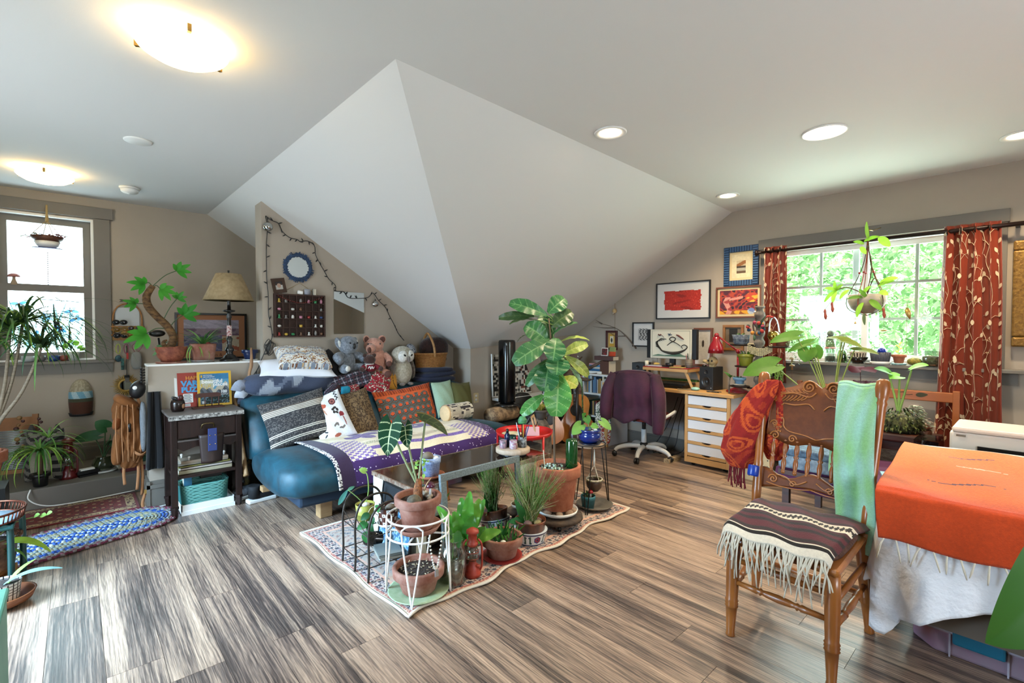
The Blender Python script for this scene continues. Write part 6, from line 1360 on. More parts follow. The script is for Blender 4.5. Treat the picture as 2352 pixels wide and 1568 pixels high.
tag(B().ell((4.60,1.60,1.30),(.048,.048,.048),nu=20,nv=12).build('gazing_ball',mat('gold_mirror','#b59a4a',.08,1)),'shiny gold glass ball on the plant tree shelf','ball')
t = T('metal_hook','grey metal wire holder above gold ball','wire holder',(4.60,1.60,1.345)); B().tube(cr([(0,.04,-.02),(0,.03,.08),(0,.0,.12),(0,-.03,.08),(0,-.05,-.02)],5),.006,8).build('loop',mat('silver'),t); B().tube(cr([(0,0,.12),(-.01,.05,.13),(-.01,.11,.08)],4),[.008,.01,.004],6).build('red_ribbon',mat('red_ribbon','#a3241a',.6),t)
t = T('fabric_flowers','bunch of colourful fabric flowers tied on pole','fabric flowers',(4.565,1.725,1.37)); rr = random.Random(2)
for k in range(16):
    a = rr.uniform(0,6.28); B().ell((rr.uniform(-.05,-.01),.065*math.cos(a),.05*math.sin(a)),(.012,.018,.016),(a,0,0),8,6).build('flower',mat('flower%d' % (k % 5),('#a3322a','#1c2a2a','#c07a2a','#26405a','#8a2f45')[k % 5],.8),t)
leafo(t,(-.03,-.02,.0),(-.02,-.09,.12),V((-1,0,0)),.03,'s',c='#2a3d2c')
t = T('shell_beads','cream shell bead bracelet strings draped on pole','beads',(4.57,1.70,1.20)); b = B()
for j in range(5):
    for k in range(14): u = k/13; b.ell((-.01,.10-.20*u,.02-.04*math.sin(PI*u)-.014*j),.0075,nu=6,nv=4)
b.build('beads',mat('cream_shell','#c2b894',.5),t)
t = T('trailing_plant','brown pot of trailing pale sedum by curtain','potted plant',(4.63,1.53,1.21)); pot(t,.06,.05,.085,mat('brown_clay','#6d3f2a',.7),0,.25,.006)
b = B(); rr = random.Random(31)
for k in range(34):
    a = rr.uniform(-1.9,1.2); L_ = rr.uniform(.05,.30); x0,y0 = .05*math.cos(a+3.6),-.05+.04*math.sin(a)
    for j in range(int(L_/.014)):
        z = .10-j*.014 if j > 2 else .09+.012*j; p = V((-.03+x0*1.1+rr.uniform(-.01,.01),y0*1.6-.02+rr.uniform(-.012,.012),z)); b.col = rr.choice(('#7d9a72','#a3b48c','#5f8058')); b.leaf(p,(rr.uniform(-1,.3),rr.uniform(-1,1),.4),UP,.022,.012,'o',.4,.2,2)
stuff(b.build('foliage',m_leafv,t))
t = T('string_of_pearls','string of pearls spilling from dark pot on pole','potted plant',(4.56,1.60,.945)); pot(t,.075,.055,.09,mat('dark_pot','#2b2622',.7),0)
b = B(); rr = random.Random(8); b.col = '#7fa048'
for k in range(46):
    a = rr.uniform(PI*.55,PI*1.85); x0,y0 = .085*math.cos(a),.085*math.sin(a)
    b.col = rr.choice(('#7fa048','#94b45c','#6a8c3c'))
    for j in range(rr.randint(7,22)): b.ell((x0+rr.uniform(-.005,.005),y0+rr.uniform(-.006,.006),.10-.0095*j),.0058,nu=5,nv=4)
for k in range(90): a,q = rr.uniform(0,6.28),.08*rr.random()**.5; b.ell((q*math.cos(a),q*math.sin(a),.10),.006,nu=5,nv=4)
stuff(b.build('pearl_strands',m_leafv,t))
t = T('mushroom_mobile','dangling wooden mushroom mobile beside pearls plant','mobile',(4.58,1.44,1.10)); B().tube([(0,0,-.20),(0,0,.14)],.001,4).build('string',mat('twine'),t)
for z in (.0,-.06): B().lathe([(.008,z-.03),(.006,z),(.022,z),(.018,z+.012),(0,z+.018)],n=14).build('mushroom',m_beech,t)
# ---- big leafed philodendron in front of the window
t = T('potted_philodendron','tall philodendron with arching heart leaves behind oak chair','potted plant',(4.2,1.05,.46)); pot(t,.13,.10,.22,m_terra)
O = V((4.2,1.05,.46))
for (y0,z0,y1,z1,w,edge,dx) in ((1.274,1.304,1.455,1.25,.085,0,-.10),(1.195,1.251,1.345,1.175,.055,0,-.03),(1.195,1.20,1.215,1.105,.11,0,-.06),(.975,1.275,1.115,1.287,.06,1,.05),(.985,1.27,.855,1.222,.065,1,-.03),(.905,1.205,.755,1.18,.06,1,-.05),(1.425,1.065,1.64,.98,.15,0,-.15),(1.165,1.21,1.13,1.13,.07,0,.02)):
    p,q = V((4.2+dx*.5,y0,z0))-O,V((4.2+dx,y1,z1))-O
    leafo(t,p,q,V((-.75,0,.65)) if not edge else V((-.35,0,.95)),w*1.25,'h',c='#4c7426' if not edge else '#66742c',vein='#a3b96a',nu=12,nt=14,veins=4,bow=.10)
    stem(t,[V((0,-.02,.2)),V(((p.x)*.5,p.y*.45,.2+(p.z-.2)*.55)),p],.0045,mat('philodendron_stem','#7d8c3e',.5))
t = T('oxalis','purple oxalis plant with dark red folded leaves','potted plant',(4.42,.905,.62)); pot(t,.09,.07,.12,m_terraw)
for (y,z,s) in ((.012,.43,.10),(.02,.335,.05),(-.045,.30,.055),(-.05,.34,.04),(.10,.31,.05)):
    stem(t,[(0,0,.11),(0,y*.4,.25),(-.01,y,z)],.003,mat('oxalis_stem','#4a2a2c',.6))
    for k in range(3): a = k*2.09+.5; leafo(t,(-.01,y,z),(-.01+s*.7*math.cos(a),y+s*math.sin(a),z-.1*s+.3*s*(k == 0)),UP-FW*.5,s*1.1,'f',c='#4a1624',nu=6,nt=6,mt=mat('oxalis_leaf','#3d0f1c',.85,spec=.15))
t = T('potted_plant','bushy planter with bright green taro leaves by curtain','potted plant',(4.30,.665,.64)); B().lathe([(.10,0),(.13,.02),(.13,.10),(0,.12)],n=24).build('root_ball',mat('wiry_roots','#2e2a1a',1,col2='#5d6038',vs=40,bump=1,bs=60),t)
b = B(); rr = random.Random(6)
for k in range(420):
    a,ph = rr.uniform(0,6.28),rr.uniform(-.3,1.3); p = V((.125*math.cos(a)*math.cos(ph*.6),.125*math.sin(a)*math.cos(ph*.6),.05+.085*ph)); d = V((math.cos(a),math.sin(a),rr.uniform(-.8,.6))); b.col = rr.choice(('#2f3a1c','#4c5a2c','#6a6f3c','#20261a')); b.leaf(p,d,UP,.035,.012,'o',.8,.2,3)
stuff(b.build('foliage',m_leafv,t))
for (y0,z0,y1,z1,w,c) in ((.725-.665,.41,.80-.665,.435,.09,'#4f8f3a'),(-.005,.385,.045,.37,.11,'#6fb53e'),(-.07,.44,-.165,.475,.09,'#7cc544')):
    stem(t,[(0,0,.12),(-.01,y0*.5,.28),(-.02,y0,z0)],[.009,.005],mat('light_stem')); leafo(t,(-.02,y0,z0),(-.06,y1,z1),V((-.45,0,.9)),w,'h',c=c,vein='#b9dc84',nu=8,nt=10,veins=4)
t = T('planter_box','dark wood planter chest with moulded rim','planter',(4.34,.68,0)); m_dkw = mat('dark_mahogany','#35190f',.4,col2='#4a2518',vs=6,stretch=(1,1,5)); B().bx(-.15,.18,-.14,.15,.03,.58).build('body',m_dkw,t); B().bx(-.18,.21,-.17,.18,.58,.64).build('rim',m_dkw,t,bev=.015); B().bx(-.155,-.15,-.10,.11,.28,.52).build('carved_panel',mat('grey_carving','#4a4440',.8,bump=1,bs=40),t)
t = T('pale_succulent','pale green frilly succulent beside the taro planter','potted plant',(4.52,.60,.64)); b = B(); rr = random.Random(16)
for k in range(160): a,q = rr.uniform(0,6.28),rr.random(); p = V((.08*math.cos(a)*q,.08*math.sin(a)*q,.02+.14*(1-q))); b.col = rr.choice(('#b5c2ae','#8fa08c','#a99a90')); b.leaf(p,(math.cos(a),math.sin(a),.3),UP,.04,.022,'o',.6,.3,3)
stuff(b.build('rosettes',m_leafv,t)); pot(t,.08,.06,.05,m_terra,-.03)
tag(B().bx(4.44,4.62,.46,.74,0,.60).build('plant_pedestal',m_dkw),'dark pedestal under the pale succulent','pedestal')
t = T('bench','wooden bench with leaf painted back rail below window','bench',(4.82,.95,0)); m_hw = mat('honey_wood','#8a4a22',.45,col2='#9c5a2c',vs=5,stretch=(1,.2,1))
B().bx(-.012,.012,-.56,.52,.81,.885).build('back_rail',m_hw,t,bev=.006)
for y in (-.54,.50): B().bx(-.015,.015,y-.02,y+.02,0,.90).build('post',m_hw,t,bev=.004)
B().bx(-.26,.0,-.54,.50,.43,.46).build('seat',m_hw,t,bev=.006)
for y in (-.5,.46): B().bx(-.25,-.22,y-.02,y+.02,0,.43).build('leg',m_hw,t)
bleaf(B(),(-.0135,-.31,.852),(-.0135,-.38,.86),(-1,0,0),.04,'d',0,0,c='#3a3a22',nu=4,nt=6).build('painted_leaf',mat('leaf_paint','#34321e',.8),t)
b = B(); b.tube(cr([(-.013,-.20,.86),(-.013,-.24,.87),(-.013,-.25,.85),(-.013,-.29,.855)],5),.0015,4); b.build('painted_vine',mat('leaf_paint'),t)
t = T('gilt_frame','ornate gilt framed picture at the right edge','picture',(XR-.003,-.12,1.235)); m_gilt = mat('gilt','#6a4a1c',.4,.5,col2='#8d6a2e',vs=40,bump=.5,bs=60)
for (a0,a1,c0,c1) in ((-.26,.26,0,.07),(-.26,.26,.68,.75),(-.26,-.19,.07,.68),(.19,.26,.07,.68)): B().bx(-.05,0,a0,a1,c0,c1).build('frame_rail',m_gilt,t,bev=.012)
b = B(); b.grid(lambda u,v: (-.02,.19-.38*u,.07+.61*v),16,20,lambda u,v: '#5d6a58' if v < .4 else '#8f9a8c'); b.build('painting',mat('art_print'),t)
# ================================================================ carved oak chair
m_oak = mat('golden_oak','#7d4518',.35,col2='#9c5f28',vs=7,stretch=(1,1,.25),coat=.3,bump=.06,bs=60)
m_oakc = mat('carved_oak','#5a2e12',.5,col2='#733e1a',vs=9,spec=.3)
m_oakl = mat('oak_relief','#a0642c',.35,coat=.3)
ch = T('oak_chair','carved press-back oak dining chair beside the bed','chair',(2.36,.725,0))
def turned(p,q,prof,m,name,n=16,parent=ch):
    p,q = V(p),V(q); d = q-p; L_ = d.length; M = V((0,0,1)).rotation_difference(d).to_matrix().to_4x4()
    return B().lathe([(r,z*L_) for r,z in prof],p,n,M).build(name,m,parent)
legp = [(.016,0),(.020,.012),(.017,.04),(.021,.20),(.024,.30),(.028,.305),(.024,.32),(.028,.335),(.024,.35),(.028,.365),(.024,.38),(.026,.5),(.028,.80),(.026,1)]
turned((-.235,.175,0),(-.205,.175,.43),legp,m_oak,'leg'); turned((-.255,-.215,0),(-.22,-.205,.43),legp,m_oak,'leg')
turned((.235,.25,0),(.215,.215,.45),legp,m_oak,'leg'); turned((.245,-.235,0),(.215,-.205,.45),legp,m_oak,'leg')
rungp = [(.010,0),(.012,.2),(.015,.27),(.010,.29),(.016,.31),(.010,.33),(.014,.38),(.017,.5),(.014,.62),(.010,.67),(.016,.69),(.010,.71),(.015,.73),(.012,.8),(.010,1)]
turned((-.22,.17,.24),(-.238,-.205,.24),rungp,m_oak,'stretcher'); turned((-.21,.17,.335),(-.225,-.20,.335),[(.011,0),(.014,.5),(.011,1)],m_oak,'stretcher')
for y0,y1 in ((.178,.225),(-.21,-.22)): turned((-.225,y0,.20),(.228,y1,.22),rungp,m_oak,'stretcher'); turned((-.22,y0,.30),(.222,y1,.32),[(.010,0),(.013,.5),(.010,1)],m_oak,'stretcher')
turned((.23,.225,.17),(.235,-.215,.17),[(.010,0),(.014,.5),(.010,1)],m_oak,'stretcher')
B().prism([(-.255,-.235),(-.255,.215),(.245,.235),(.245,-.225)],.415,.445).build('seat',m_oak,ch,bev=.012)
B().ell((-.01,-.005,.462),(.235,.215,.028),nu=28,nv=8,p=4).build('cushion',mat('brown_brocade','#3d241a',.85,col2='#5d3d2e',vs=40,bump=.4,bs=80),ch)
postp = [(.019,0),(.022,.15),(.019,.30),(.023,.33),(.019,.36),(.021,.6),(.022,.82),(.026,.84),(.021,.86),(.027,.88),(.030,.94),(.026,.985),(.015,1),(0,1)]
turned((.225,.25,.42),(.44,.29,1.12),postp,m_oak,'back_post'); turned((.225,-.215,.42),(.44,-.235,1.12),postp,m_oak,'back_post')
def bk(y,z): return V((.225+(z-.42)*.307-.02*(1-(y/.27)**2)*0+.03*(1-((y-.02)/.28)**2),y,z))  # the curved plane of the back
def panel(top,bot,y0,y1,name,n=40,th=.018):
    vs = []; fs = []
    for s in (0,1):
        for i in range(n+1):
            y = y0+(y1-y0)*i/n; zt,zb = top(i/n),bot(i/n)
            for j in range(7): p = bk(y,zb+(zt-zb)*j/6); vs.append(p+V((s*th,0,0)))
    k = (n+1)*7
    for i in range(n):
        for j in range(6):
            a = i*7+j; fs += [(a,a+7,a+8,a+1),(k+a,k+a+1,k+a+8,k+a+7)]
        fs += [(i*7+6,(i+1)*7+6,k+(i+1)*7+6,k+i*7+6),(i*7,k+i*7,k+(i+1)*7,(i+1)*7)]
    for i in (0,n):
        for j in range(6): a = i*7+j; fs.append((a,a+1,k+a+1,k+a))
    return B().add(vs,fs).build(name,m_oakc,ch)
ct_ = lambda u: 1.055+.035*math.exp(-((u-.36)/.10)**2)+.035*math.exp(-((u-.64)/.10)**2)-.012*math.exp(-((u-.5)/.03)**2)-.03*abs(2*u-1)**3
cb_ = lambda u: .765+.025*abs(2*u-1)**2+.012*math.cos(u*4*PI)
crest = panel(ct_,cb_,-.205,.245,'crest_rail')
lt_ = lambda u: .615+.02*math.cos(u*4*PI); lb_ = lambda u: .535+.03*math.sin(PI*u)
lower = panel(lt_,lb_,-.205,.245,'lower_rail')
def carve(parent,pts2,r=.0038):
    P_ = [bk(y,z)-V((.002,0,0)) for y,z in pts2]; B().tube(cr(P_,4),r,6).build('carving',m_oakl,parent)
def spiral(cy,cz,r0,turns,dirn=1,a0=0,k=18): return [(cy+dirn*r0*(1-i/k)*math.cos(a0+turns*2*PI*i/k),cz+r0*(1-i/k)*math.sin(a0+turns*2*PI*i/k)) for i in range(k+1)]
yc = .02
for s in (-1,1):
    carve(crest,spiral(yc+s*.055,1.055,.034,2.2,-s)); carve(crest,[(yc+s*.02,1.03),(yc+s*.05,1.005),(yc+s*.12,1.02),(yc+s*.19,1.005),(yc+s*.205,.985)])
    carve(crest,spiral(yc+s*.185,.80,.022,1.6,s)); carve(crest,spiral(yc+s*.105,.79,.020,1.6,-s)); carve(crest,spiral(yc+s*.195,.86,.018,1.4,s))
    carve(crest,[(yc+s*.16,.965),(yc+s*.185,.94),(yc+s*.18,.90),(yc+s*.155,.885),(yc+s*.15,.85),(yc+s*.12,.825),(yc+s*.05,.815),(yc,.80)]); carve(crest,[(yc+s*.16,.965),(yc+s*.11,.96),(yc+s*.05,.97),(yc+s*.02,.945)])
    for k in range(9): y = yc+s*(.055+.017*k); carve(crest,[(y,1.012-.001*k),(y+s*.012,.995-.001*k),(y+s*.030,.985-.002*k)],.0028); carve(crest,[(y,1.022),(y+s*.02,1.03-.002*k),(y+s*.03,1.045-.004*k)],.0026)
    for k in range(10): carve(crest,spiral(yc+s*(.165+.012*(k % 3)),.82+.022*(k//3)+.004*(k % 2),.007,1,1,k,7),.0026)
    carve(lower,spiral(yc+s*.17,.585,.022,1.8,s)); carve(lower,[(yc+s*.02,.60),(yc+s*.07,.575),(yc+s*.11,.60),(yc+s*.16,.61)]); carve(lower,spiral(yc+s*.08,.575,.016,1.5,-s)); carve(lower,[(yc,.565),(yc+s*.06,.555),(yc+s*.14,.555),(yc+s*.20,.565)],.003)
spin = [(.006,0),(.011,.06),(.007,.09),(.009,.16),(.012,.30),(.009,.42),(.007,.45),(.013,.5),(.007,.55),(.009,.58),(.012,.72),(.009,.86),(.007,.91),(.011,.95),(.006,1)]
for k in range(8):
    y = -.165+k*.053; turned(bk(y,.615)+V((.009,0,0)),bk(y*1.02,.785)+V((.009,0,0)),spin,m_oak,'spindle',10)
tag(B().lathe([(.0245,-.028),(.027,-.02),(.027,.02),(.0245,.028)],(2.62,1.0,.615),20,rot(0,.29,0)).build('blue_tape',mat('blue_tape','#123a9c',.3)),'shiny blue tape wrapped around the chair post','tape')
# serape folded on the seat with fringe
def c_ser(u,v):
    k = v*100
    if v < .05: return '#cfc7b6'
    if v < .11: return '#cfc7b6' if k % 2 < 1.2 else '#1b1716'
    for a,w,c in ((.15,.02,'#1d1517'),(.24,.05,'#4d1420'),(.32,.02,'#1d1517'),(.38,.02,'#4d1420'),(.44,.02,'#1d1517'),(.70,.02,'#1d1517'),(.78,.06,'#4d1420'),(.90,.03,'#1d1517')):
        if abs(v-a) < w: return c
    if .50 < v < .66:
        d = abs(v-.58); z = abs((u*22) % 1-.5)*.12
        return '#d3cbb9' if d > .055 else ('#221c1b' if d < z else '#c9c0ae')
    return '#3d1a22'
def ser(u,v):
    y = .945-(.945-.505)*u+.03*(v-.5)*(1-2*u); x = 2.085+.49*v; sag = .006*math.sin(u*15+v*9)
    edge = max(0,.10-v)/.10; sd = max(0,abs(u-.5)-.46)/.04
    return (x+edge*.012,y,.492-.028*edge-.02*sd+sag+.02*math.sin(v*3))
sr = T('serape','striped maroon and cream serape folded on chair seat','blanket'); b = B(); b.grid(ser,90,70,c_ser); b.build('cloth',m_print,sr,thick=.008)
rr = random.Random(14)
m_fr = mat('cream_fringe','#cdc6b4',.95)
for k in range(58):
    u = (k+.5)/58; p = V(ser(u,0)); L_ = rr.uniform(.08,.19); dy = rr.uniform(-.05,.05)
    B().tube(cr([p+V((.005,0,.004)),p+V((-.012,dy*.3,-.03)),p+V((-.018+rr.uniform(-.01,.01),dy*.7,-L_*.6)),p+V((-.012+rr.uniform(-.012,.01),dy,-L_))],3),[.0042,.0036,.0026],5).build('fringe',m_fr,sr)
# orange scarf knotted on the left post
def c_orsc(u,v):
    n = math.sin(u*17+5*math.sin(v*9))*math.sin(v*21+3*math.sin(u*11)); r = math.hypot((u*3+.3*math.sin(v*9)) % 1-.5,(v*4+.35*math.sin(u*8)) % 1-.5)
    if abs(r-.34) < .045 or abs(r-.18) < .04: return '#b84a1a'
    return '#86130f' if n > -.2 else '#9c2c12'
sc = T('orange_scarf','red and orange spiral print scarf tied on chair post','scarf')
def tubecloth(pts,rad,colfn,nu,nv,M=None,wr=.25,p=2):
    P_ = [V(q) for q in cr(pts,8)]; n = len(P_); b = B()
    R_ = np.interp(np.linspace(0,1,n),np.linspace(0,1,len(rad)),rad)
    def fn(u,v):
        f = v*(n-1); i = min(n-2,int(f)); t = f-i; c = P_[i]*(1-t)+P_[i+1]*t; r = R_[i]*(1-t)+R_[i+1]*t; a = 2*PI*u
        r *= 1+wr*(.5*math.sin(3*a+v*7)+.4*math.sin(5*a-v*11)+.25*math.sin(9*a+v*3)); return c+V((math.cos(a)*r*.62,math.sin(a)*r,0))
    b.grid(fn,nu,nv,colfn,closeu=True); return b
tubecloth([(2.78,.97,1.085),(2.765,1.0,1.03),(2.73,1.055,.90),(2.71,1.09,.78),(2.70,1.11,.68),(2.69,1.105,.60)],[.03,.06,.085,.10,.095,.045],c_orsc,70,90,wr=.16).build('front_drop',m_print,sc)
tubecloth([(2.80,.965,1.08),(2.80,.95,.98),(2.77,.945,.85),(2.75,.945,.74),(2.75,.95,.66)],[.03,.055,.06,.065,.03],c_orsc,50,70,wr=.18).build('back_drop',m_print,sc)
m_frr = mat('maroon_fringe','#6a0f1c',.9)
for k in range(22): y = 1.15-.004*k; B().tube(cr([(2.685+rnd(-.01,.01),y-.0,.625),(2.68,y+rnd(-.008,.008),.56),(2.685,y+rnd(-.012,.012),.50+rnd(-.02,.02))],3),.003,5).build('fringe',m_frr,sc)
# pale green scarf over the right side of the crest
def c_gr(u,v): n = math.sin(u*7+3*math.sin(v*6))*math.sin(v*9+2*u*5); return mixc('#86bf86','#96c9bd',min(1,max(0,.5+.6*n)))
gs = T('green_scarf','pale green tie-dye scarf draped over chair back','scarf')
def gfn(front):
    def f(u,v):   # v 0 top .. 1 bottom
        w = .165-.05*max(0,v-.6); yc_ = .588-.045*v**2*(1 if front else .6)+.0; y = yc_+w/2-w*u-(.01 if front else -.05)*v; z = 1.083-(.72 if front else .42)*v
        p = bk(y-.725,max(z,.40)); x = 2.36+p.x-(.016 if front else -.03)-(.030*math.sin(PI*min(1,v*1.3)) if front else 0)+.012*math.sin(u*9+v*4)*min(1,v*3)
        return (x,y,z+(.006*math.sin(u*8) if v < .1 else 0))
    return f
B().grid(gfn(True),26,60,c_gr).build('front_drop',m_print,gs,thick=.006); B().grid(gfn(False),16,40,c_gr).build('back_drop',m_print,gs,thick=.006)
B().grid(lambda u,v: tuple(np.array(gfn(True)(u,0))*(1-v)+np.array(gfn(False)(u,0))*v+np.array([0,0,.012*math.sin(PI*v)])),20,6,c_gr).build('top_fold',m_print,gs,thick=.006)
# ================================================================ bed
bed = T('bed','bed with white quilted coverlet beside the oak chair','bed',(0,0,0))
m_cov = mat('white_matelasse','#dfe2e8',.9,bump=.7,bs=32); m_sheet = mat('aqua_sheet','#8fc2cc',.9,bump=.2,bs=20)
B().bx(2.52,3.62,-1.7,.42,.30,.63).build('mattress',m_sheet,bed,bev=.05)
B().bx(2.54,3.60,-1.65,.38,.16,.30).build('box_base',mat('bed_base','#5a5148',.9),bed)
for x,y in ((2.80,.10),(3.55,.33),(2.58,-1.6),(3.55,-1.6)): B().bx(x-.03,x+.03,y-.03,y+.03,0,.17).build('leg',m_blk,bed)
def hem(s): return float(np.interp(s,[0,.04,.10,.17,.26,.36,.42,.6,.9,2.3],[.10,.07,.16,.22,.27,.315,.30,.25,.31,.2]))
def cov(u,v):   # u along the foot edge from the far side round the corner,v from top to hem
    s = u*3.4
    if s < 1.2: p,n = V((3.68-s*.97,.50-.06*s,0)),V((.06,1,0))
    else: p,n = V((2.515,.43-(s-1.2)*.97,0)),V((-1,.0,0))
    if 1.1 < s < 1.32: n = V((-.7,.7,0)); 
    zh = hem(max(0,s-1.2)) if s > 1.2 else .22+.10*math.sin(s*6)
    if v < .2: d = -.10+.10*(v/.2); z = .675-.02*(v/.2)**3
    else: d = .012+.05*((v-.2)/.8); z = .655-(.655-zh)*((v-.2)/.8)
    d += .028*math.sin(s*24)*max(0,v-.25)+.016*math.sin(s*51+2)*max(0,v-.3)
    q = p+n.normalized()*d; return (q.x,q.y,z)
b = B(); b.grid(cov,150,40); b.build('coverlet_drop',m_cov,bed,thick=.006)
b = B(); b.grid(lambda u,v: (2.52+1.2*u,-1.7+2.14*v+.06*u*v,.672+.008*math.sin(u*9+v*14)),20,20); b.build('coverlet_top',m_cov,bed,thick=.006)
def c_orb(u,v):   # v 0 hem .. 1 far side
    for (a,c,w,l,col) in ((.30,.40,.008,.16,'#3d1f3a'),(.34,.66,.008,.13,'#c9b9a8'),(.32,.84,.008,.12,'#4a2a5a'),(.72,.60,.008,.16,'#4a2a4a'),(.78,.44,.007,.10,'#c9b9a8'),(.75,.80,.006,.12,'#b8a0a8')):
        if abs(v-c-.02*math.sin(u*20)) < w*(1-abs(u-a)/l) and abs(u-a) < l: return col
    h = hsh(int(u*120),int(v*120)); c = mixc('#c0410c','#d4661c',min(1,max(0,(v-.17)/.12))) if v < .5 else mixc('#d4661c','#d4793c',(v-.5)*2)
    return mixc(c,'#9c340c',.25*h)
ob = T('orange_blanket','bright orange woven blanket with fringe across the bed','blanket')
def obf(u,v):
    y = .437-.85*u+.10*v*(1-u)*.9; L_ = v*1.36
    if L_ < .19: return (2.447-.012*math.sin(PI*L_/.19)+.003*math.sin(u*30),y,.495+L_+.006*math.sin(u*17))
    t = L_-.19
    if t < .05: a = t/.05*PI/2; return (2.447+.032*math.sin(a)*1.0,y,.685+.0*a+.008*math.sin(a))
    return (2.479+(t-.05),y,.693+.006*math.sin(u*12+t*8))
b = B(); b.grid(obf,120,120,c_orb); b.build('cloth',m_print,ob,thick=.007)
for k in range(22):
    u = (k+.5)/22; p = V(obf(u,0)); dy = rnd(-.03,.03); B().tube(cr([p,p+V((-.008,dy*.4,-.025)),p+V((-.004,dy,-.06-rnd(0,.03)))],3),[.004,.003,.004,.002],5).build('fringe',m_fr,ob)
# storage tub and striped bedding under the bed
t = T('storage_tub','clear lidded storage tub with blue latch under bed','storage tub',(2.645,.02,0)); m_tub = mat('frosted_plastic','#c6bccc',.35,transl=.4,alpha=.8,col2='#d49cba',vs=2.5)
B().prism([(.02,-.62),(.02,.26),(.10,.34),(.60,.34),(.60,-.62)],.0,.10).build('box',m_tub,t,bev=.012); B().prism([(0,-.64),(0,.28),(.09,.36),(.62,.36),(.62,-.64)],.10,.122).build('lid',mat('clear_lid','#a9a4b4',.3),t,bev=.006)
B().bx(-.016,.02,.046,.20,.068,.128).build('latch',mat('teal_latch','#146a86',.4),t,bev=.008)
for y in (.21,.04): B().bx(.012,.02,y-.003,y+.003,.0,.10).build('rib',mat('clear_lid'),t)
b = B(); b.grid(lambda u,v: (2.66+.10*u,.25-.85*v,.135+.10*u+.02*math.sin(PI*u)),22,8,lambda u,v: '#5f564e' if int(u*22) % 2 else '#a9a296'); tag(b.build('striped_blanket',m_print,thick=.01),'striped grey blanket squeezed between tub and bed','blanket')
# low table with purple cloth, boxes
t = T('low_table','low table under a purple cloth behind the chair','table',(3.95,.82,0)); B().bx(-.50,.28,-.26,.34,.40,.43).build('top',m_dkw,t)
for x in (-.46,.24):
    for y in (-.22,.30): B().bx(x-.02,x+.02,y-.02,y+.02,0,.40).build('leg',m_dkw,t)
b = B(); b.grid(lambda u,v: (3.43+.82*u,.54+.64*v,.438+.006*math.sin(u*22+v*9)-.12*max(0,.05-min(u,v))/.05),34,26); tag(b.build('purple_cloth',mat('purple_cotton','#4c2048',.9,bump=.3,bs=25),thick=.006),'purple cloth covering the low table','cloth')
t = T('patterned_box','blue patterned fabric box seen through chair spindles','box',(3.55,1.0,.445)); B().bx(-.10,.10,-.17,.16,0,.085).build('body',mat('pale_blue_print','#8fa6b8',.85,col2='#5d7488',vs=26),t,bev=.01); B().bx(-.104,.104,-.174,.164,.085,.13).build('lid',mat('blue_print','#5f7f9a',.85,col2='#2e4258',vs=30),t,bev=.008)
t = T('leather_case','brown leather case on the low table','case',(3.95,.98,.445)); B().bx(-.09,.09,-.16,.16,0,.17).build('body',mat('brown_leather','#4a261a',.5,var=.15),t,bev=.015); B().bx(-.095,-.09,-.02,.02,.06,.12).build('clasp',mat('brass'),t)
t = T('blue_tile','small blue notebook with ornament on purple cloth','notebook',(3.72,.605,.447),.3); B().bx(-.06,.06,-.05,.05,0,.012).build('cover',mat('pale_blue_cover','#7fa8bc',.5),t); B().tube([(-.03,-.01,.02),(.03,.015,.03)],.007,8).build('ornament',mat('brass'),t)
t = T('printer','white printer behind the orange blanket','printer',(4.0,.03,.0)); B().bx(-.20,.20,-.32,.32,.62,.76).build('body',m_wpl,t,bev=.012); B().bx(-.21,.15,-.31,.31,.76,.79).build('lid',mat('pale_plastic','#c9c4bf',.4),t,bev=.012); B().bx(-.208,-.20,-.24,.20,.65,.69).build('paper_slot',m_blk,t); B().bx(-.206,-.2,.25,.29,.735,.745).build('logo_plate',mat('grey_stoneware'),t)
tag(B().bx(3.78,4.22,-.36,.36,0,.62).build('printer_cabinet',m_dkw),'dark cabinet under the white printer','cabinet')
t = T('acrylic_box','clear acrylic organiser beside wooden planter','organiser',(4.05,.47,.44)); B().bx(-.12,.12,-.06,.06,0,.22).build('shell',thin_glass('acrylic','#b9b4c4',.1),t); B().bx(-.11,.11,-.05,.05,.0,.10).build('contents',mat('dark_purple','#2a2233',.7),t)
# big foreground leaf on a plant by the camera
t = T('potted_monstera','large blurred green leaf close at right foreground','potted plant',(1.50,-.42,0)); pot(t,.14,.10,.26,m_terra)
m_bigl = mat('foreground_leaf',vcol=True,rough=.4,transl=.3)
def PXn(px,py,k):   # a point at depth k metres along the view
    return V((0,0,1.35))+(V((.74033,-.67224,0))*((px-1176)/1102)+V((.01525,.01813,.99972))*((784-py)/1102)+V((.67207,.74011,-.02367)))*k
O = V((1.50,-.42,0))
p0,p1 = PXn(2400,1300,1.02)-O,PXn(2262,1475,.97)-O
leafo(t,p0,p1,-FW+RT*.4+UP*.3,.19,'h',c='#2a5c15',bow=.08,fold=.10,nu=20,nt=24,veins=5,mt=m_bigl)
stem(t,[(0,0,.24),(.0,.05,.60),p0*.97+V((0,0,.03)),p0],.008)
for (dx,dy,dz) in ((.10,-.28,.72),(.25,-.05,.55),(-.22,-.12,.60)): leafo(t,(dx*.5,dy*.5,dz),(dx*1.6,dy*1.6,dz-.12),UP-FW*.3,.2,'h',c='#3f7f22',vein='#6aa83c',mt=m_bigl); stem(t,[(0,0,.24),(dx*.3,dy*.3,.5),(dx*.5,dy*.5,dz)],.008)
# ================================================================ left nook: wall, ledge, rugs
def wy(name,label,cat,x,z,y=YL-.003): return T(name,label,cat,(x,y,z))
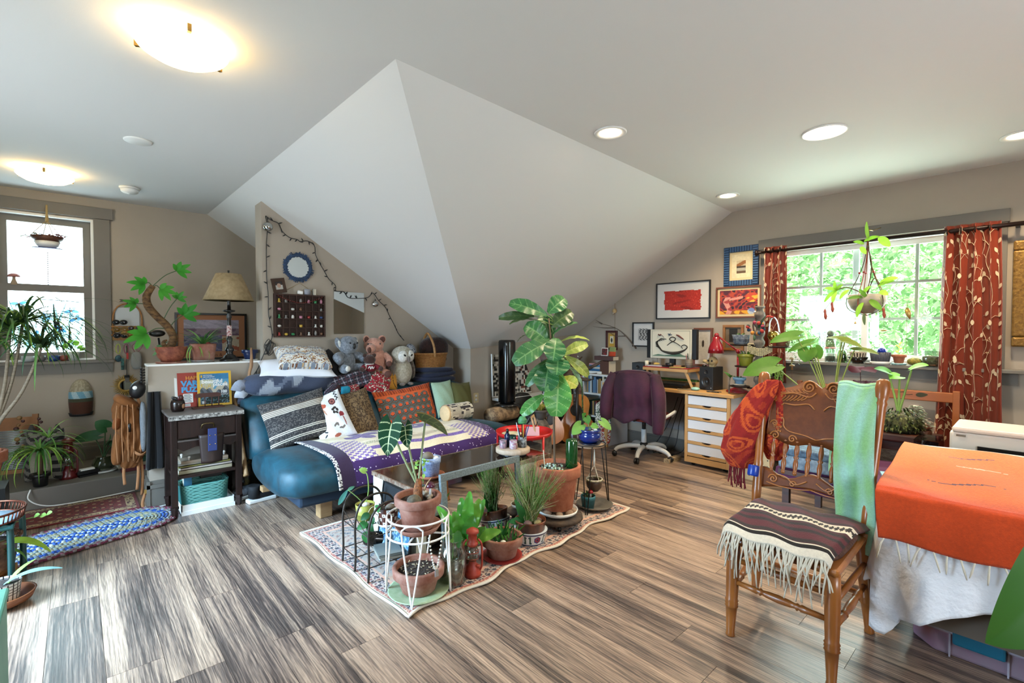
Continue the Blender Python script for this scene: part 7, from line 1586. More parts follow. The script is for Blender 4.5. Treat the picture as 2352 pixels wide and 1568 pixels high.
# red oriental runner and braided rug
def c_red(u,v):
    d = min(u*.72,(1-u)*.72,v*.44,(1-v)*.44); h = hsh(int(u*80),int(v*50))
    if d < .02: return '#6a1518'
    if d < .075: return '#b09a72' if h > .45 else '#4a2018'
    if d < .095: return '#5d1418'
    k = math.sin(u*50)*math.sin(v*30); return '#a38a66' if k > .7 else ('#3d1114' if h > .8 else '#711a1c')
b = B(); b.grid(lambda u,v: (-.42+.76*u,4.56+.46*v,.006),110,70,c_red); tag(b.build('runner_rug',m_print,thick=.006),'red oriental runner below the grey ledge','rug')
t = T('braided_rug','oval braided rug in blue, white and maroon','rug',(-.08,4.16,0),.27)
for k in range(13):
    ry = .262-.0205*k; hl = .36; per = 4*hl+2*PI*ry; n = int(per/.019)//2*2; b = B()
    cs = (('#5d1f33','#7d6e70'),('#77756f','#7a3a50'),('#77756f','#8a93a8'),('#1c4288','#6f7880'),('#204c94','#6a84a4'),('#6c767c','#6a7c8a'),('#928c68','#7f8a86'),('#808a80','#94907a'),('#6f8088','#989068'),('#8f8c70','#6f7f86'),('#204c94','#b0b8b0'))[min(k,10)]
    for i in range(n):
        s = per*i/n
        if s < 2*hl: p,a = (hl-s,ry),PI
        elif s < 2*hl+PI*ry: th = (s-2*hl)/ry; p,a = (-hl-ry*math.sin(th),ry*math.cos(th)),PI+th
        elif s < 4*hl+PI*ry: p,a = (-hl+s-2*hl-PI*ry,-ry),0
        else: th = (s-4*hl-PI*ry)/ry; p,a = (hl+ry*math.sin(th),-ry*math.cos(th)),th
        b.col = cs[(i+k) % 3 == 0]; b.ell((p[0],p[1],.011+.002*(i % 2)),(.016,.0088,.009),(0,0,a+(.45 if i % 2 else -.45)),6,4)
    b.build('braid',m_print,t)
# stained glass panel in the lower sash
t = T('stained_glass','stained glass panel of blue irises hung in window','stained glass',(0,YL+.022,0)); rr = random.Random(40)
B().bx(-.425,.055,.0,.004,1.16,1.635).build('clear_glass',m_glass,t)
m_lead = mat('lead_came','#26303a',.5); m_gl = mat('coloured_glass',vcol=True,rough=.15,transl=.75)
for k in range(20):
    x0 = rr.uniform(-.40,.03); z0 = 1.17; x1 = min(.05,max(-.42,x0+rr.uniform(-.16,.16))); z1 = rr.uniform(1.40,1.61)
    bleaf(B(),(x0,-.003,z0),(x1,-.003,z1),(0,-1,0),rr.uniform(.012,.022),'l',0,0,c=rr.choice(('#a3d8cc','#b8e0da','#8fc8d4')),nu=4,nt=10).build('leaf',m_gl,t)
    B().tube(cr([(x0+.006,-.004,z0),((x0+x1)/2+.01,-.004,(z0+z1)/2),(x1,-.004,z1)],4),.0015,4).build('lead_line',m_lead,t)
for (x,z) in ((-.36,1.57),(-.20,1.46),(-.03,1.52),(-.26,1.30),(-.10,1.36),(.0,1.45)):
    for k in range(5): a = k*1.25+x*9; bleaf(B(),(x,-.004,z),(x+.055*math.cos(a),-.004,z+.045*math.sin(a)),(0,-1,0),.028,'o',0,0,c=('#5f94d0','#8fb8e0','#b5d0ea','#4f7fc4','#a3c8e4')[k],nu=4,nt=6).build('petal',m_gl,t)
    B().ell((x,-.005,z),(.008,.003,.007),nu=8,nv=5).build('centre',mat('amber_glass','#b5652a',.2),t)
B().tube(cr([(-.34,-.006,1.60),(-.2,-.006,1.615),(.03,-.006,1.60)],5),.003,5).build('twig',m_lead,t)
for s in (-1,1): B().tube([(-.185+s*.11,-.004,1.635),(-.185,-.03,1.70)],.0012,4).build('hanger',m_lead,t)
# hanging bowl planter with crystal chain
t = T('hanging_planter','hanging wooden bowl planter on white dish in left window','hanging planter',(-.172,YL-.12,2.12)); t.scale = (1.3,1.3,1)
B().lathe([(.05,-.02),(.075,.005),(.082,.03),(.076,.03),(.07,.01)],n=24).build('wooden_bowl',mat('wood_bowl','#5f3a28',.6,var=.15),t); B().lathe([(.03,-.075),(.055,-.05),(.066,-.015),(.06,-.015),(.03,-.06)],n=24).build('white_bowl',m_white,t); B().lathe([(0,-.08),(.075,-.078),(.08,-.072),(0,-.07)],n=24).build('blue_plate',mat('blue_plate','#3a3f78',.3),t)
for a in (.4,1.9,3.5,5.1): B().tube([(.08*math.cos(a),.08*math.sin(a),.03),(0,0,.17),(0,.02,.30)],.0022,4).build('cord',mat('jute','#a08a5c',.9),t)
B().lathe([(.005,.15),(.010,.17),(.006,.22),(.005,.30)],n=8).build('knot',mat('jute'),t)
b = B(); rr = random.Random(3)
for k in range(150):
    a = rr.uniform(0,6.28); q = rr.uniform(.05,.12); b.col = rr.choice(('#6a2f35','#8f4a4a','#5a6a3a','#7a3a3a')); b.leaf((q*math.cos(a),q*math.sin(a),.03+.05*rr.random()*(a < 1.5)),(math.cos(a),math.sin(a),rr.uniform(-.4,.6)),UP,.03,.014,'o',.5,.2,3)
stuff(b.build('foliage',m_leafv,t))
b = B()
for k in range(16): b.ell((0,0,-.11-.018*k),(.003,.003,.006),nu=6,nv=4)
b.build('bead_chain',m_blk,t)
mushroom('wooden_mushroom','pink capped mushroom ornament on window meeting rail',(-.388,YL+.045,1.735),.095,.042,mat('pink_cap','#9a5f58',.6),mat('tan_stalk','#a08a70',.7),bulge=1.9)
t = wy('potted_plant','white patterned mug with pilea leaves on left sill','potted plant',-.02,1.072,YL-.02); B().lathe([(.035,0),(.040,.08),(.037,.08),(.034,.01)],n=24).build('pot',mat('speckled_mug','#b9bdb6',.4,col2='#8f958e',vs=40),t); B().lathe([(0,.07),(.037,.068)],n=16).build('soil',m_soil,t)
for (a,z,w) in ((-.05,.13,.05),(.02,.155,.055),(.06,.10,.035),(-.02,.17,.03),(.045,.12,.03)): stem(t,[(0,0,.07),(a*.6,-.02,z-.02),(a,-.03,z)],.002,mat('light_stem')); leafo(t,(a-.02,-.03,z-.01),(a+.02,-.04,z+.015),(0,-1,.4),w,'o',c='#7fb53c',nu=6,nt=6)
for (x,c,r,lab) in ((-.15,'#22407a',.04,'dark blue cup on left window sill'),(-.31,'#a9aeb0',.045,'grey white cup on left window sill'),(-.085,'#7a3a2c',.028,'small brown pot on left window sill'),(-.23,'#5d5a58',.03,'small grey bowl on left window sill')):
    t = wy('cup',lab,'cup',x,1.072,YL-.025); B().lathe([(r*.6,0),(r,.02),(r*.95,.05),(r*.85,.05),(r*.8,.015)],n=20).build('body',mat('cup'+c,c,.35),t)
    B().tube(cr([(r*.9,0,.04),(r*1.4,0,.03),(r*.9,0,.012)],4),.004,6).build('handle',mat('cup'+c),t)
# sunglasses rack with keys
t = wy('sunglasses_rack','wicker mirror rack hung with sunglasses','rack',.365,1.25); B().bx(-.115,.115,-.04,0,0,.035).build('base',m_wick,t); B().tube(cr([(-.105,-.01,.03),(-.105,-.01,.24),(-.05,-.01,.335),(.05,-.01,.335),(.105,-.01,.24),(.105,-.01,.03)],6),.007,6).build('hoop',m_wick,t); B().bx(-.09,.09,-.004,0,.12,.31).build('paper',mat('white_paper','#b9bfc2',.8),t)
for z in (.05,.10,.13): B().tube([(-.125,-.035,z),(.125,-.035,z)],.007,6).build('rod',m_wick,t)
b = B(); b.tube([(0,-.02,.33),(0,-.025,.37)],.006,6)
for s in (-1,1):
    for k in range(2): bleaf(b,(s*.008,-.025,.375+.01*k),(s*.06,-.03,.385-.022*k),(0,-1,.3),.016,'l',0,0,c='#55504a',nu=4,nt=5)
b.has = False; b.build('dragonfly_clip',mat('pewter','#5a5650',.4,.7),t)
def shades(x,z,c,lab):
    t = wy('sunglasses',lab,'sunglasses',.365+x,1.25+z,YL-.055)
    for s in (-1,1): B().ell((s*.028,0,0),(.026,.006,.020),nu=16,nv=8).build('lens',mat('lens'+c,c,.15),t); B().tube([(s*.028+.027*math.cos(2*PI*i/16),-.004,.021*math.sin(2*PI*i/16)) for i in range(16)],.003,5,True).build('rim',mat('lensrim'+c,'#8a6a22' if c != '#141414' else '#141414',.3),t)
    B().tube([(-.006,-.002,.005),(.006,-.002,.005)],.003,5).build('bridge',m_blk,t)
for a in ((-.055,.10,'#6a4a18','brown round sunglasses upper left on rack'),(.05,.115,'#3a2a2c','dark red sunglasses upper right on rack'),(-.055,.045,'#141414','black sunglasses lower left on rack'),(.04,.055,'#7a5a20','amber sunglasses lower right on rack'),(-.06,.17,'#141414','black sunglasses hung highest on rack'),(.0,.075,'#8a6a28','gold rimmed sunglasses at rack centre')): shades(*a)
for k,(x,c,lab) in enumerate(((-.075,'#a9b53a','lime green carabiner hanging from rack'),(-.015,'#8d3a5a','pink carabiner hanging from rack'))):
    t = wy('carabiner',lab,'carabiner',.365+x,1.17,YL-.03); B().tube([(.016*math.cos(2*PI*i/16),0,.045*math.sin(2*PI*i/16)) for i in range(16)],.004,6,True).build('ring',mat('carab'+c,c,.3),t)
t = wy('key_bunch','bunch of keys with teal fob and red tag','keys',.30,1.08,YL-.03); B().ell((-.01,0,.0),(.025,.012,.032)).build('fob',mat('teal_fob','#2f5a60',.6,col2='#1a2a3a',vs=40),t); B().bx(.01,.032,-.006,.006,-.11,.0).build('lanyard',mat('woven_lanyard','#20262c',.8,col2='#3f7a72',vs=50),t); B().bx(.05,.066,-.005,.005,-.01,.05).build('red_tag',mat('red_tag','#b02018',.4),t)
t = wy('drawstring_pouch','small grey drawstring pouch hanging below rack','pouch',.425,.975,YL-.035); B().ell((0,0,.08),(.042,.022,.085),nu=18,nv=10,p=3).build('bag',mat('grey_canvas','#8f8f8c',.95,bump=.3,bs=50),t); B().tube(cr([(-.01,0,.16),(-.03,0,.22),(.02,0,.26),(.05,0,.22),(.01,0,.16)],5),.003,5).build('drawstring',mat('pink_cord','#8a4a58',.8),t)
t = wy('sunburst_mirror','gold sunburst mirror on wall below rack','mirror',.345,.82); Mv = rot(PI/2,0,0)
B().lathe([(0,.012),(.046,.012)],(0,0,0),28,Mv).build('glass',m_mirror,t); B().lathe([(.044,0),(.046,.018),(.056,.022),(.062,.012),(.062,0)],(0,0,0),32,Mv).build('ring',mat('antique_gold','#b08d45',.4,.3),t)
for k in range(36): a = k*2*PI/36; L_ = .105+.014*(k % 3 == 0)-.010*(k % 2); B().tube(cr([(.058*math.cos(a),-.008,.058*math.sin(a)),(.08*math.cos(a+.05),-.008,.08*math.sin(a+.05)),(L_*math.cos(a),-.006,L_*math.sin(a))],3),[.005,.0045,.001],5).build('ray',mat('antique_gold'),t)
t = wy('phone_charger','black plug charger with cord above sunburst mirror','charger',.352,.90,YL-.02); B().bx(-.016,.016,-.02,.012,-.05,-.005).build('plug',mat('grey_stoneware'),t); B().bx(-.018,.018,-.02,.012,-.005,.018).build('cap',m_blk,t); B().tube([(0,0,.015),(.002,.005,.30)],.003,5).build('cord',m_blk,t)
def c_cap(u,v): return '#4a2a1c' if v < .34 else ('#3d4030' if v < .45 else (('#6a9ab0' if math.sin(u*18+v*9) > 0 else '#9fb8c0') if v < .66 else ('#8f8670' if hsh(int(u*22),int(v*22)) > .5 else '#a39a84')))
t = wy('cap','landscape printed cap with leather brim on wall','cap',.022,.57,YL-.005)
b = B(); b.grid(lambda u,v: (.085*math.sin((u-.5)*PI)*(.90+.10*math.sin(PI*min(1,v*1.2)))*math.sqrt(max(.02,1-max(0,(v-.5)/.5)**2.6)),-.080*math.cos((u-.5)*PI)*math.sqrt(max(.02,1-max(0,(v-.3)/.7)**2.2)),.02+.31*v),40,40,c_cap); b.build('crown',m_print,t)
B().lathe([(.0,-.004),(.078,.0),(.086,.03),(.08,.03),(0,.0)],(0,-.005,.0),24,sy=.75).build('brim',mat('dark_leather','#1f2024',.6),t)
# things on the ledge
LZ = .155
t = T('jar_plant','monstera cuttings rooting in green glass jar on ledge','potted plant',(.155,5.30,LZ)); B().lathe([(0,0),(.085,.004),(.09,.012),(0,.008)],n=28).build('plate',m_white,t)
B().lathe([(.05,.01),(.072,.03),(.078,.07),(.066,.11),(.05,.12),(.055,.13),(.05,.13)],n=28).build('jar',mat('olive_glass','#2e3420',.12,coat=.4),t)
for (a0,z0,a1,z1,w,c) in ((.02,.37,-.03,.43,.11,'#2f5a34'),(-.075,.30,-.23,.26,.10,'#2c5232'),(.13,.27,.22,.24,.13,'#2a4c30'),(.06,.26,.10,.29,.11,'#33603a')): stem(t,[(0,0,.11),vp(a0*.4,.2),vp(a0,z0)],.005,mat('dark_stem','#33502c',.5)); leafo(t,vp(a0-(a1-a0)*.2,z0),vp(a1,z1,-.04),-FW+UP*.7,w,'h',c=c,vein='#55805a',nu=14,nt=16,veins=4)
lantern('large dark red lantern on the grey ledge',(-.062,5.25,LZ),.33,mat('dark_red_metal','#5a1214',.35,coat=.3),-.6)
t = T('stapler','black stapler with white tape on ledge','stapler',(.055,5.22,LZ),.3); B().bx(-.07,.07,-.015,.015,.015,.05).build('arm',m_blk,t,bev=.008); B().bx(-.06,.06,-.018,.018,0,.015).build('base',m_blk,t); B().bx(-.05,.04,-.012,.03,.05,.062).build('label',m_white,t)
def c_cat(u,v): return ('#1c1a19' if math.sin(v*40+6*math.sin(u*5)) > .2 else '#6d6860') if (u < .30 or v > .72 or u > .86) else '#9d9784'
put_pillow('cat_pillow','grey tabby cat shaped pillow sitting on ledge',(-.20,5.30,LZ+.20),.26,.40,.15,80,-35,4,c_cat,40,puff=.35)
b = B()
for s in (-1,1): b.prism([(-.03,0),(.03,0),(0,.06)],-.012,.012,rot(PI/2,0,-.6,(-.20+s*.075,5.33-s*.05,LZ+.38)))
tag(b.build('cat_ears',mat('tabby_grey','#3f3b38',.95)),'pointed ears of the tabby cat pillow','pillow trim')
t = T('washboard','old washboard with beads hanging on ledge','washboard',(-.40,5.42,LZ),0,None,(math.radians(-8),0,-.25))
for (x0,x1,z0,z1) in ((-.15,-.115,0,.52),(.115,.15,0,.52),(-.115,.115,.40,.50),(-.115,.115,.06,.09)): B().bx(x0,x1,-.012,.012,z0,z1).build('frame_rail',mat('old_pine','#7a4f2a',.7,var=.15),t)
for k in range(22): B().tube([(-.115,-.004,.10+.0138*k),(.115,-.004,.10+.0138*k)],.0055,6).build('rib',mat('galvanised','#8a9296',.4,.6),t)
t = T('wooden_beads','string of dark wooden beads hung on washboard','beads',(-.34,5.38,.0))
for k in range(12): B().ell((.02*math.sin(k*1.7),-.02,.66-.028*k),.012 if k % 3 else .017,nu=8,nv=6).build('bead',mat('bead_a','#3a1c16',.5) if k % 2 else mat('bead_b','#7a5a34',.5),t)
for k in range(8): B().ell((.11+.012*math.sin(k*2),-.03,.64-.026*k),.012,nu=8,nv=6).build('bead',mat('bead_a'),t)
for k,(c,x,z,w,d,h,lab) in enumerate((('#5a1f22',.36,0,.20,.15,.035,'maroon book at bottom of ledge pile'),('#8a7a62',.33,.036,.19,.14,.03,'tan leather book in the ledge pile'),('#24422f',.36,.067,.17,.13,.05,'dark green book on top of ledge pile'))): book((x,5.22,LZ+z),d,w,h,PI/2+.1*k,c,lab)
t = T('fabric_pouch','red patterned pouch leaning on wall above books','pouch',(.36,5.32,LZ+.12)); B().ell((0,.0,.10),(.07,.04,.10),p=2.5).build('bag',mat('red_ikat','#4a1a1c',.9,col2='#6a5a30',vs=22),t)
# spider plant on the ledge edge, tall dracaena at the left edge
def grassy(t,c0,n,L_,w,cols,seed,up=.6,droop=.9,spread=1,stf=False):
    rr = random.Random(seed); b = B()
    for k in range(n):
        a = rr.uniform(0,6.28); l = L_*rr.uniform(.6,1.1); d = V((math.cos(a)*spread,math.sin(a)*spread,rr.uniform(up*.3,up*1.6))).normalized(); b.col = rr.choice(cols)
        if stf: b.leaf(V(c0),d,UP,l,w,'s',droop*rr.uniform(.7,1.3)*2,.25,9)
        else: q = B(); q.col = b.col; q.leaf(V(c0),d,UP,l,w,'s',droop*rr.uniform(.7,1.3)*2,.25,9); q.build('leaf',m_leafv,t)
    if stf: stuff(b.build('foliage',m_leafv,t))
t = T('spider_plant','arching spider plant hanging over the ledge','potted plant',(-.22,5.12,.42)); pot(t,.05,.04,.10,m_blk,-.265); B().tube([(0,0,-.18),(0,0,.02)],[.02,.015],8).build('stem',m_stemb,t)
grassy(t,(0,0,.0),80,.42,.015,('#4c7a2c','#6a9a3c','#8fb04a','#3a6a2c'),5,.7,1.05); grassy(t,(.05,-.02,.10),16,.36,.013,('#5f8f3c','#88b058'),6,1.1,.8)
t = T('potted_dracaena','tall branching dracaena in terracotta pot at left edge','potted plant',(-.46,4.40,.37)); pot(t,.115,.08,.22,m_terra,.0,.3)
B().bx(-.12,.12,-.12,.12,-.37,0).build('plant_block',m_blk,t)
m_can = mat('cane','#6d6252',.9,col2='#8a7d6a',vs=30,stretch=(.3,.3,4),bump=.4,bs=40)
tips = [(.15,.0,.98),(.205,.03,1.02),(.29,-.03,.86),(.04,.02,.90)]
for k,(x,y,z) in enumerate(tips):
    B().tube(cr([(.06,0,.18),(.075,0,.36),(.085+(x-.085)*.55,y*.5,.36+(z-.36)*.45),(x,y,z)],5),[.018,.012,.009,.008],8).build('cane',m_can,t)
    grassy(t,(x,y,z),56,.58,.020,('#3d5c30','#54763a','#7a9a3c','#2f4a2c'),50+k,1.0,.85)
t.rotation_euler = (0,0,0)
# plant stand at the left edge with copper tray, pots
m_gt = mat('green_metal','#123a38',.35)
t = T('plant_stand','dark green tubular metal plant stand at left edge','plant stand',(-.40,3.62,0))
for (x,y) in ((.135,-.10),(.165,.12),(-.14,-.10),(-.14,.12)): B().tube(cr([(x*.6,y,.345),(x*.92,y,.34),(x,y,.30),(x,y,0)],5),.014,8).build('leg',m_gt,t)
B().bx(-.15,.15,-.13,.13,.335,.35).build('top',m_gt,t,bev=.005)
t = T('copper_tray','oval copper rimmed gallery tray on green stand','tray',(-.40,3.66,.352)); m_cop = mat('copper','#6a3a2a',.35,.8)
B().lathe([(0,0),(.17,0),(.175,.004)],n=40).build('base',m_cop,t); b = B(); ring(b,.185,.055,.006,48); ring(b,.176,.008,.005,48); b.build('rim',m_cop,t)
for k in range(56): a = k*2*PI/56; B().tube([(.176*math.cos(a),.176*math.sin(a),.008),(.185*math.cos(a),.185*math.sin(a),.052)],.003,4).build('gallery_bar',m_cop,t)
B().lathe([(0,.005),(.165,.005),(.16,.012),(0,.012)],n=36).build('blue_tile',mat('pale_blue_tile','#8fa6b4',.5),t)
t = T('potted_plant','brown relief glazed planter under green stand','potted plant',(-.38,3.68,.06)); B().lathe([(.10,0),(.12,.05),(.13,.15),(.15,.18),(.152,.20),(.138,.205),(.12,.17),(.11,.05)],n=36).build('pot',mat('brown_relief_glaze','#3a1f18',.25,col2='#6d4a34',vs=14,bump=.6,bs=30),t); B().lathe([(0,.17),(.13,.168)],n=24).build('soil',m_soil,t); B().bx(-.12,.12,-.12,.12,-.06,0).build('riser',mat('ochre_box','#a8742a',.7),t)
for (p,q,w,c) in (((.02,-.08,.17),(.26,-.10,.09),.05,'#8fb03c'),((.0,-.1,.17),(.17,-.05,.02),.03,'#5f8a3a')): leafo(t,p,q,UP-FW*.4,w,'l',c=c,vein='#b3cc6a',bow=.25)
for k in range(3): x = .19+.025*k; stem(t,[(.05,.05,.18),(.12,.06,.24),(x,.06,.25)],.0018,mat('light_stem')); leafo(t,(x,.06,.25),(x+.025,.05,.262-.012*(k % 2)),UP-FW*.6,.034,'o',c='#9cc86a',nu=6,nt=6)
t = T('potted_plant','white grid patterned pot in wooden bowl on floor','potted plant',(-.29,3.38,.0)); B().lathe([(.06,0),(.11,.025),(.125,.06),(.115,.06),(.08,.015),(0,.01)],n=32).build('wooden_bowl',mat('bowl_wood','#6a3a1e',.4,var=.15),t)
b = B(); b.grid(lambda u,v: ((.062+.01*v)*math.cos(2*PI*u),(.062+.01*v)*math.sin(2*PI*u),.02+.10*v),84,30,lambda u,v: '#23211f' if (u*21) % 1 < .2 or (v*7) % 1 < .2 else '#c4c4bf',closeu=True); b.build('pot',mat('painted_glaze'),t); B().lathe([(0,.108),(.07,.106)],n=20).build('soil',m_soil,t); leafo(t,(0,0,.10),(.22,-.06,.14),UP-FW*.3,.03,'l',c='#6f8f88',vein='#a9bdb8',bow=.15); leafo(t,(.02,0,.10),(.12,.05,.18),UP-FW*.3,.025,'l',c='#7a9a4a')
t = T('green_cabinet','pale green painted cabinet corner at bottom left','cabinet',(-.51,1.80,0)); B().bx(-.30,.345,-.5,.26,0,.56).build('body',mat('sage_paint','#4f8a74',.45,col2='#6aa08a',vs=3),t,bev=.012); B().bx(-.3,.35,-.5,.265,.56,.58).build('top',mat('sage_paint'),t,bev=.006)
B().tube([(.348,-.2,.30),(.36,-.2,.30)],[.018,.02],12).build('knob',m_white,t)
b = B(); b.tube(cr([(-.27,5.03,.16),(-.28,4.99,.10),(-.20,4.97,.04),(-.05,4.98,.02),(.34,5.02,.02)],6),.005,6); tag(b.build('power_cable',m_white),'white power cable looping down the grey ledge','cable'); b = B(); b.tube(cr([(.36,4.55,.012),(.40,4.48,.008),(.53,4.49,.008)],5),.005,6); tag(b.build('power_cable',m_white),'white power cable on floor at half wall foot','cable')
# backpack and black coat hanging on the half wall end
t = T('backpack','mustard canvas backpack hanging on half wall end','backpack',(.30,4.60,0)); m_can2 = mat('mustard_canvas','#6d3f14',.9,bump=.5,bs=26,var=.2,vs=7); m_str = mat('tan_webbing','#9a6a44',.85)
def bagf(u,v):
    a = 2*PI*u; c,q = math.cos(a),math.sin(a); k = (abs(c)**3+abs(q)**3)**(-1/3)*(1-.45*abs(2*v-1)**5)*(1+.07*math.sin(5*a+v*13)+.05*math.sin(11*a-v*23)); return (.078*c*k+.02*math.sin(v*5)-.02,.10*q*k,.32+.52*v)
B().grid(bagf,48,40,closeu=True).build('main_bag',m_can2,t)
B().ell((-.085,-.01,.47),(.035,.085,.12),(0,.1,0),18,12,3.4).build('front_pocket',m_can2,t); B().ell((-.03,0,.81),(.085,.105,.035),(0,.6,0),20,10,3).build('top_flap',m_can2,t); B().ell((-.085,-.02,.70),(.03,.03,.016),(0,.8,0)).build('flap_tab',m_can2,t)
B().ell((-.09,-.03,.665),(.022,.07,.05),(0,.2,0),16,10,3).build('mesh_pocket',mat('rust_canvas','#7a4014',.9),t); B().ell((.062,-.06,.62),(.022,.065,.19),p=3).build('back_padding',mat('grey_mesh','#6f7478',.9,bump=.5,bs=100),t)
for k in range(4): B().tube(cr([(-.09+.03*k,-.105,.80),(-.10+.035*k,-.108,.62),(-.09+.03*k,-.105,.38)],4),.004,5).build('seam',m_str,t)
for k,pts in enumerate(([(.03,-.02,.86),(.06,-.06,.70),(.05,-.09,.50),(.02,-.08,.36)],[(.03,-.03,.40),(.03,-.06,.28),(.02,-.06,.15)],[(.05,-.02,.38),(.055,-.05,.25),(.05,-.04,.10)],[(-.05,-.04,.35),(-.055,-.05,.28),(-.05,-.05,.20)],[(.07,-.06,.12),(.05,-.08,.05),(.055,-.09,.01)],[(-.03,-.09,.48),(.04,-.11,.42),(.09,-.08,.44)])): B().tube(cr(pts,5),.011,6,sx=.3).build('strap',m_str,t)
B().box((.07,-.08,.13),(.02,.012,.03)).build('buckle',mat('brass'),t); B().tube([(-.02,-.10,.60),(-.022,-.11,.66)],.01,6).build('carabiner',m_blk,t)
t = T('black_coat','long black coat hanging on half wall end','coat',(.375,4.535,0)); b = B(); b.grid(lambda u,v: (-.0+.10*u*(1-.35*v)+.02*v+.006*math.sin(u*20),-.055+.03*math.sin(u*PI)-.02*math.sin(v*5),.30+.58*v),20,24); b.build('cloth',mat('black_wool','#0b0b0d',.95,sheen=.2),t,thick=.03)
t = T('black_helmet','glossy black round helmet hung above the backpack','helmet',(.335,4.56,.90)); B().ell((0,0,0),(.05,.055,.07),(.2,.2,0)).build('shell',mat('satin_black','#0c0c0e',.5),t); B().lathe([(0,.002),(.014,.0)],(-.02,-.055,.02),14,rot(PI/2,0,0)).build('white_dot',m_white,t)
t = T('wall_hooks','cluster of black hooks on half wall corner','hooks',(.375,4.52,1.0))
for k in range(6): B().tube(cr([(0,0,-.05+.02*k),(-.02,-.02,-.05+.02*k),(-.02,-.03,-.03+.02*k)],4),.008,6).build('hook',m_pb,t)
# ================================================================ half wall top
HT = 1.087
t = T('potted_philodendron','tree philodendron with crooked trunk in carved terracotta bowl','potted plant',(.555,4.63,HT))
B().lathe([(0,0),(.10,.0),(.105,.012),(0,.008)],n=28).build('saucer',m_terraw,t)
B().lathe([(.06,.010),(.09,.05),(.108,.10),(.108,.13),(.100,.13),(.09,.07)],n=36).build('bowl',mat('carved_terracotta','#6f3526',.7,col2='#94553c',vs=26,bump=.5,bs=50),t); B().lathe([(0,.115),(.102,.112)],n=24).build('soil',m_soil,t)
m_tr = mat('scarred_trunk','#3d2817',.9,col2='#7a5a34',vs=24,stretch=(1,1,2.5),bump=.8,bs=40)
D0 = V((.555,4.63,HT)); R0 = lambda x,z,d=0: V((x-.555,d,z-HT))
B().tube(cr([R0(.545,1.20),R0(.57,1.29),R0(.53,1.38),R0(.47,1.45),R0(.415,1.53),R0(.405,1.61),R0(.445,1.69)],6),[.030,.028,.028,.027,.028,.026,.020],12).build('trunk',m_tr,t)
B().tube(cr([R0(.52,1.20),R0(.505,1.25),R0(.53,1.27)],4),[.018,.014,.006],8).build('root_knob',m_tr,t)
def palm(p,q,s,c,seed=0):
    p,q = R0(*p),R0(*q); stem(t,[p,(p+q)/2+V((0,0,.02)),q],.0035,mat('dark_stem')); d = (q-p).normalized()
    for k,(a,l) in enumerate(((-1.25,.75),(-.6,.95),(0,1.15),(.6,.95),(1.25,.75))):
        an = math.atan2(d.z,d.x)+a; leafo(t,q,q+V((math.cos(an)*s*l,-.03,math.sin(an)*s*l-.02)),(0,-1,.35),s*.36,'o',c=c,vein='#7fb54a',nu=8,nt=8,veins=0,bow=.08)
for (p,q,s,c) in (((.44,1.69),(.395,1.70),.10,'#3a8a28'),((.445,1.69),(.60,1.82),.10,'#3f8f2c'),((.445,1.68),(.49,1.67),.10,'#47942f'),((.45,1.50),(.34,1.55),.08,'#3a8228'),((.5,1.41),(.60,1.60),.075,'#3f8a30'),((.53,1.34),(.64,1.47),.12,'#35802a'),((.52,1.36),(.40,1.32),.13,'#46962f'),((.55,1.25),(.50,1.215),.07,'#5f8a5a')): palm(p,q,s,c)
t = T('potted_plant','square terracotta pot with spiky aloe on half wall','potted plant',(.77,4.63,HT)); saucer(t,.095,mat('grey_saucer','#7a7672',.6),0,.018)
B().lathe([(.072,.008),(.088,.145),(.085,.15),(.08,.14)],n=32,sq=6).build('pot',m_terraw,t); B().lathe([(0,.135),(.082,.132)],n=20,sq=6).build('soil',m_soil,t); grassy(t,(0,0,.13),46,.25,.019,('#4a7a3a','#6a9a4a','#86b06a','#3a6638'),77,1.3,.42); grassy(t,(-.06,-.02,.13),14,.24,.014,('#7aa04a','#94b860'),78,.3,1.2)
tag(B().ell((.80,4.58,HT+.148),(.018,.015,.015)).build('red_stone',mat('red_stone','#7a2a22',.6)),'small red stone in the aloe pot','stone')
mh = T('metronome_clip','black clip lamp head behind philodendron leaves','clip lamp',(.50,4.68,HT)); B().tube([(0,0,0),(-.02,0,.20)],.008,6).build('post',m_blk,mh); B().ell((-.03,-.01,.235),(.055,.03,.028)).build('head',m_blk,mh)
t = T('table_lamp','table lamp with parchment shade and black turned base','lamp',(.962,4.63,HT))
B().lathe([(.075,0),(.075,.012),(.062,.022),(.05,.03),(.045,.045),(.028,.055),(.024,.075),(.034,.09),(.03,.11),(.02,.12),(.018,.16),(.026,.19),(.016,.20),(.015,.36),(.022,.37),(.014,.39),(.014,.41),(.045,.418),(.048,.428),(.014,.435),(.012,.50),(.018,.51),(.006,.515)],n=28).build('base',mat('black_lamp_base','#120f0e',.3,coat=.3),t)
B().lathe([(.190,.510),(.095,.735),(.092,.735),(.187,.510)],n=48).build('shade',mat('parchment','#a08a64',.8,col2='#b59e78',vs=30,transl=.25),t)
B().tube([(0,0,.73),(0,0,.765)],[.004,.009],8).build('finial',m_blk,t); b = B()
for a in (0,2.1,4.2): b.tube(cr([(0,0,.51),(.03*math.cos(a),.03*math.sin(a),.53),(.03*math.cos(a),.03*math.sin(a),.56)],4),.003,5)
b.build('harp',mat('brass'),t); B().lathe([(.020,.21),(.0195,.30)],n=16).build('ribbon_wrap',mat('red_white_ribbon','#8a2a2a',.7,col2='#cfc6c2',vs=60),t)
t = T('potted_plant','small dark blue pot on end of half wall','potted plant',(1.12,4.64,HT)); saucer(t,.062,m_white,0,.008); pot(t,.058,.042,.085,mat('navy_glaze','#14234a',.3),.006,.35,.006)
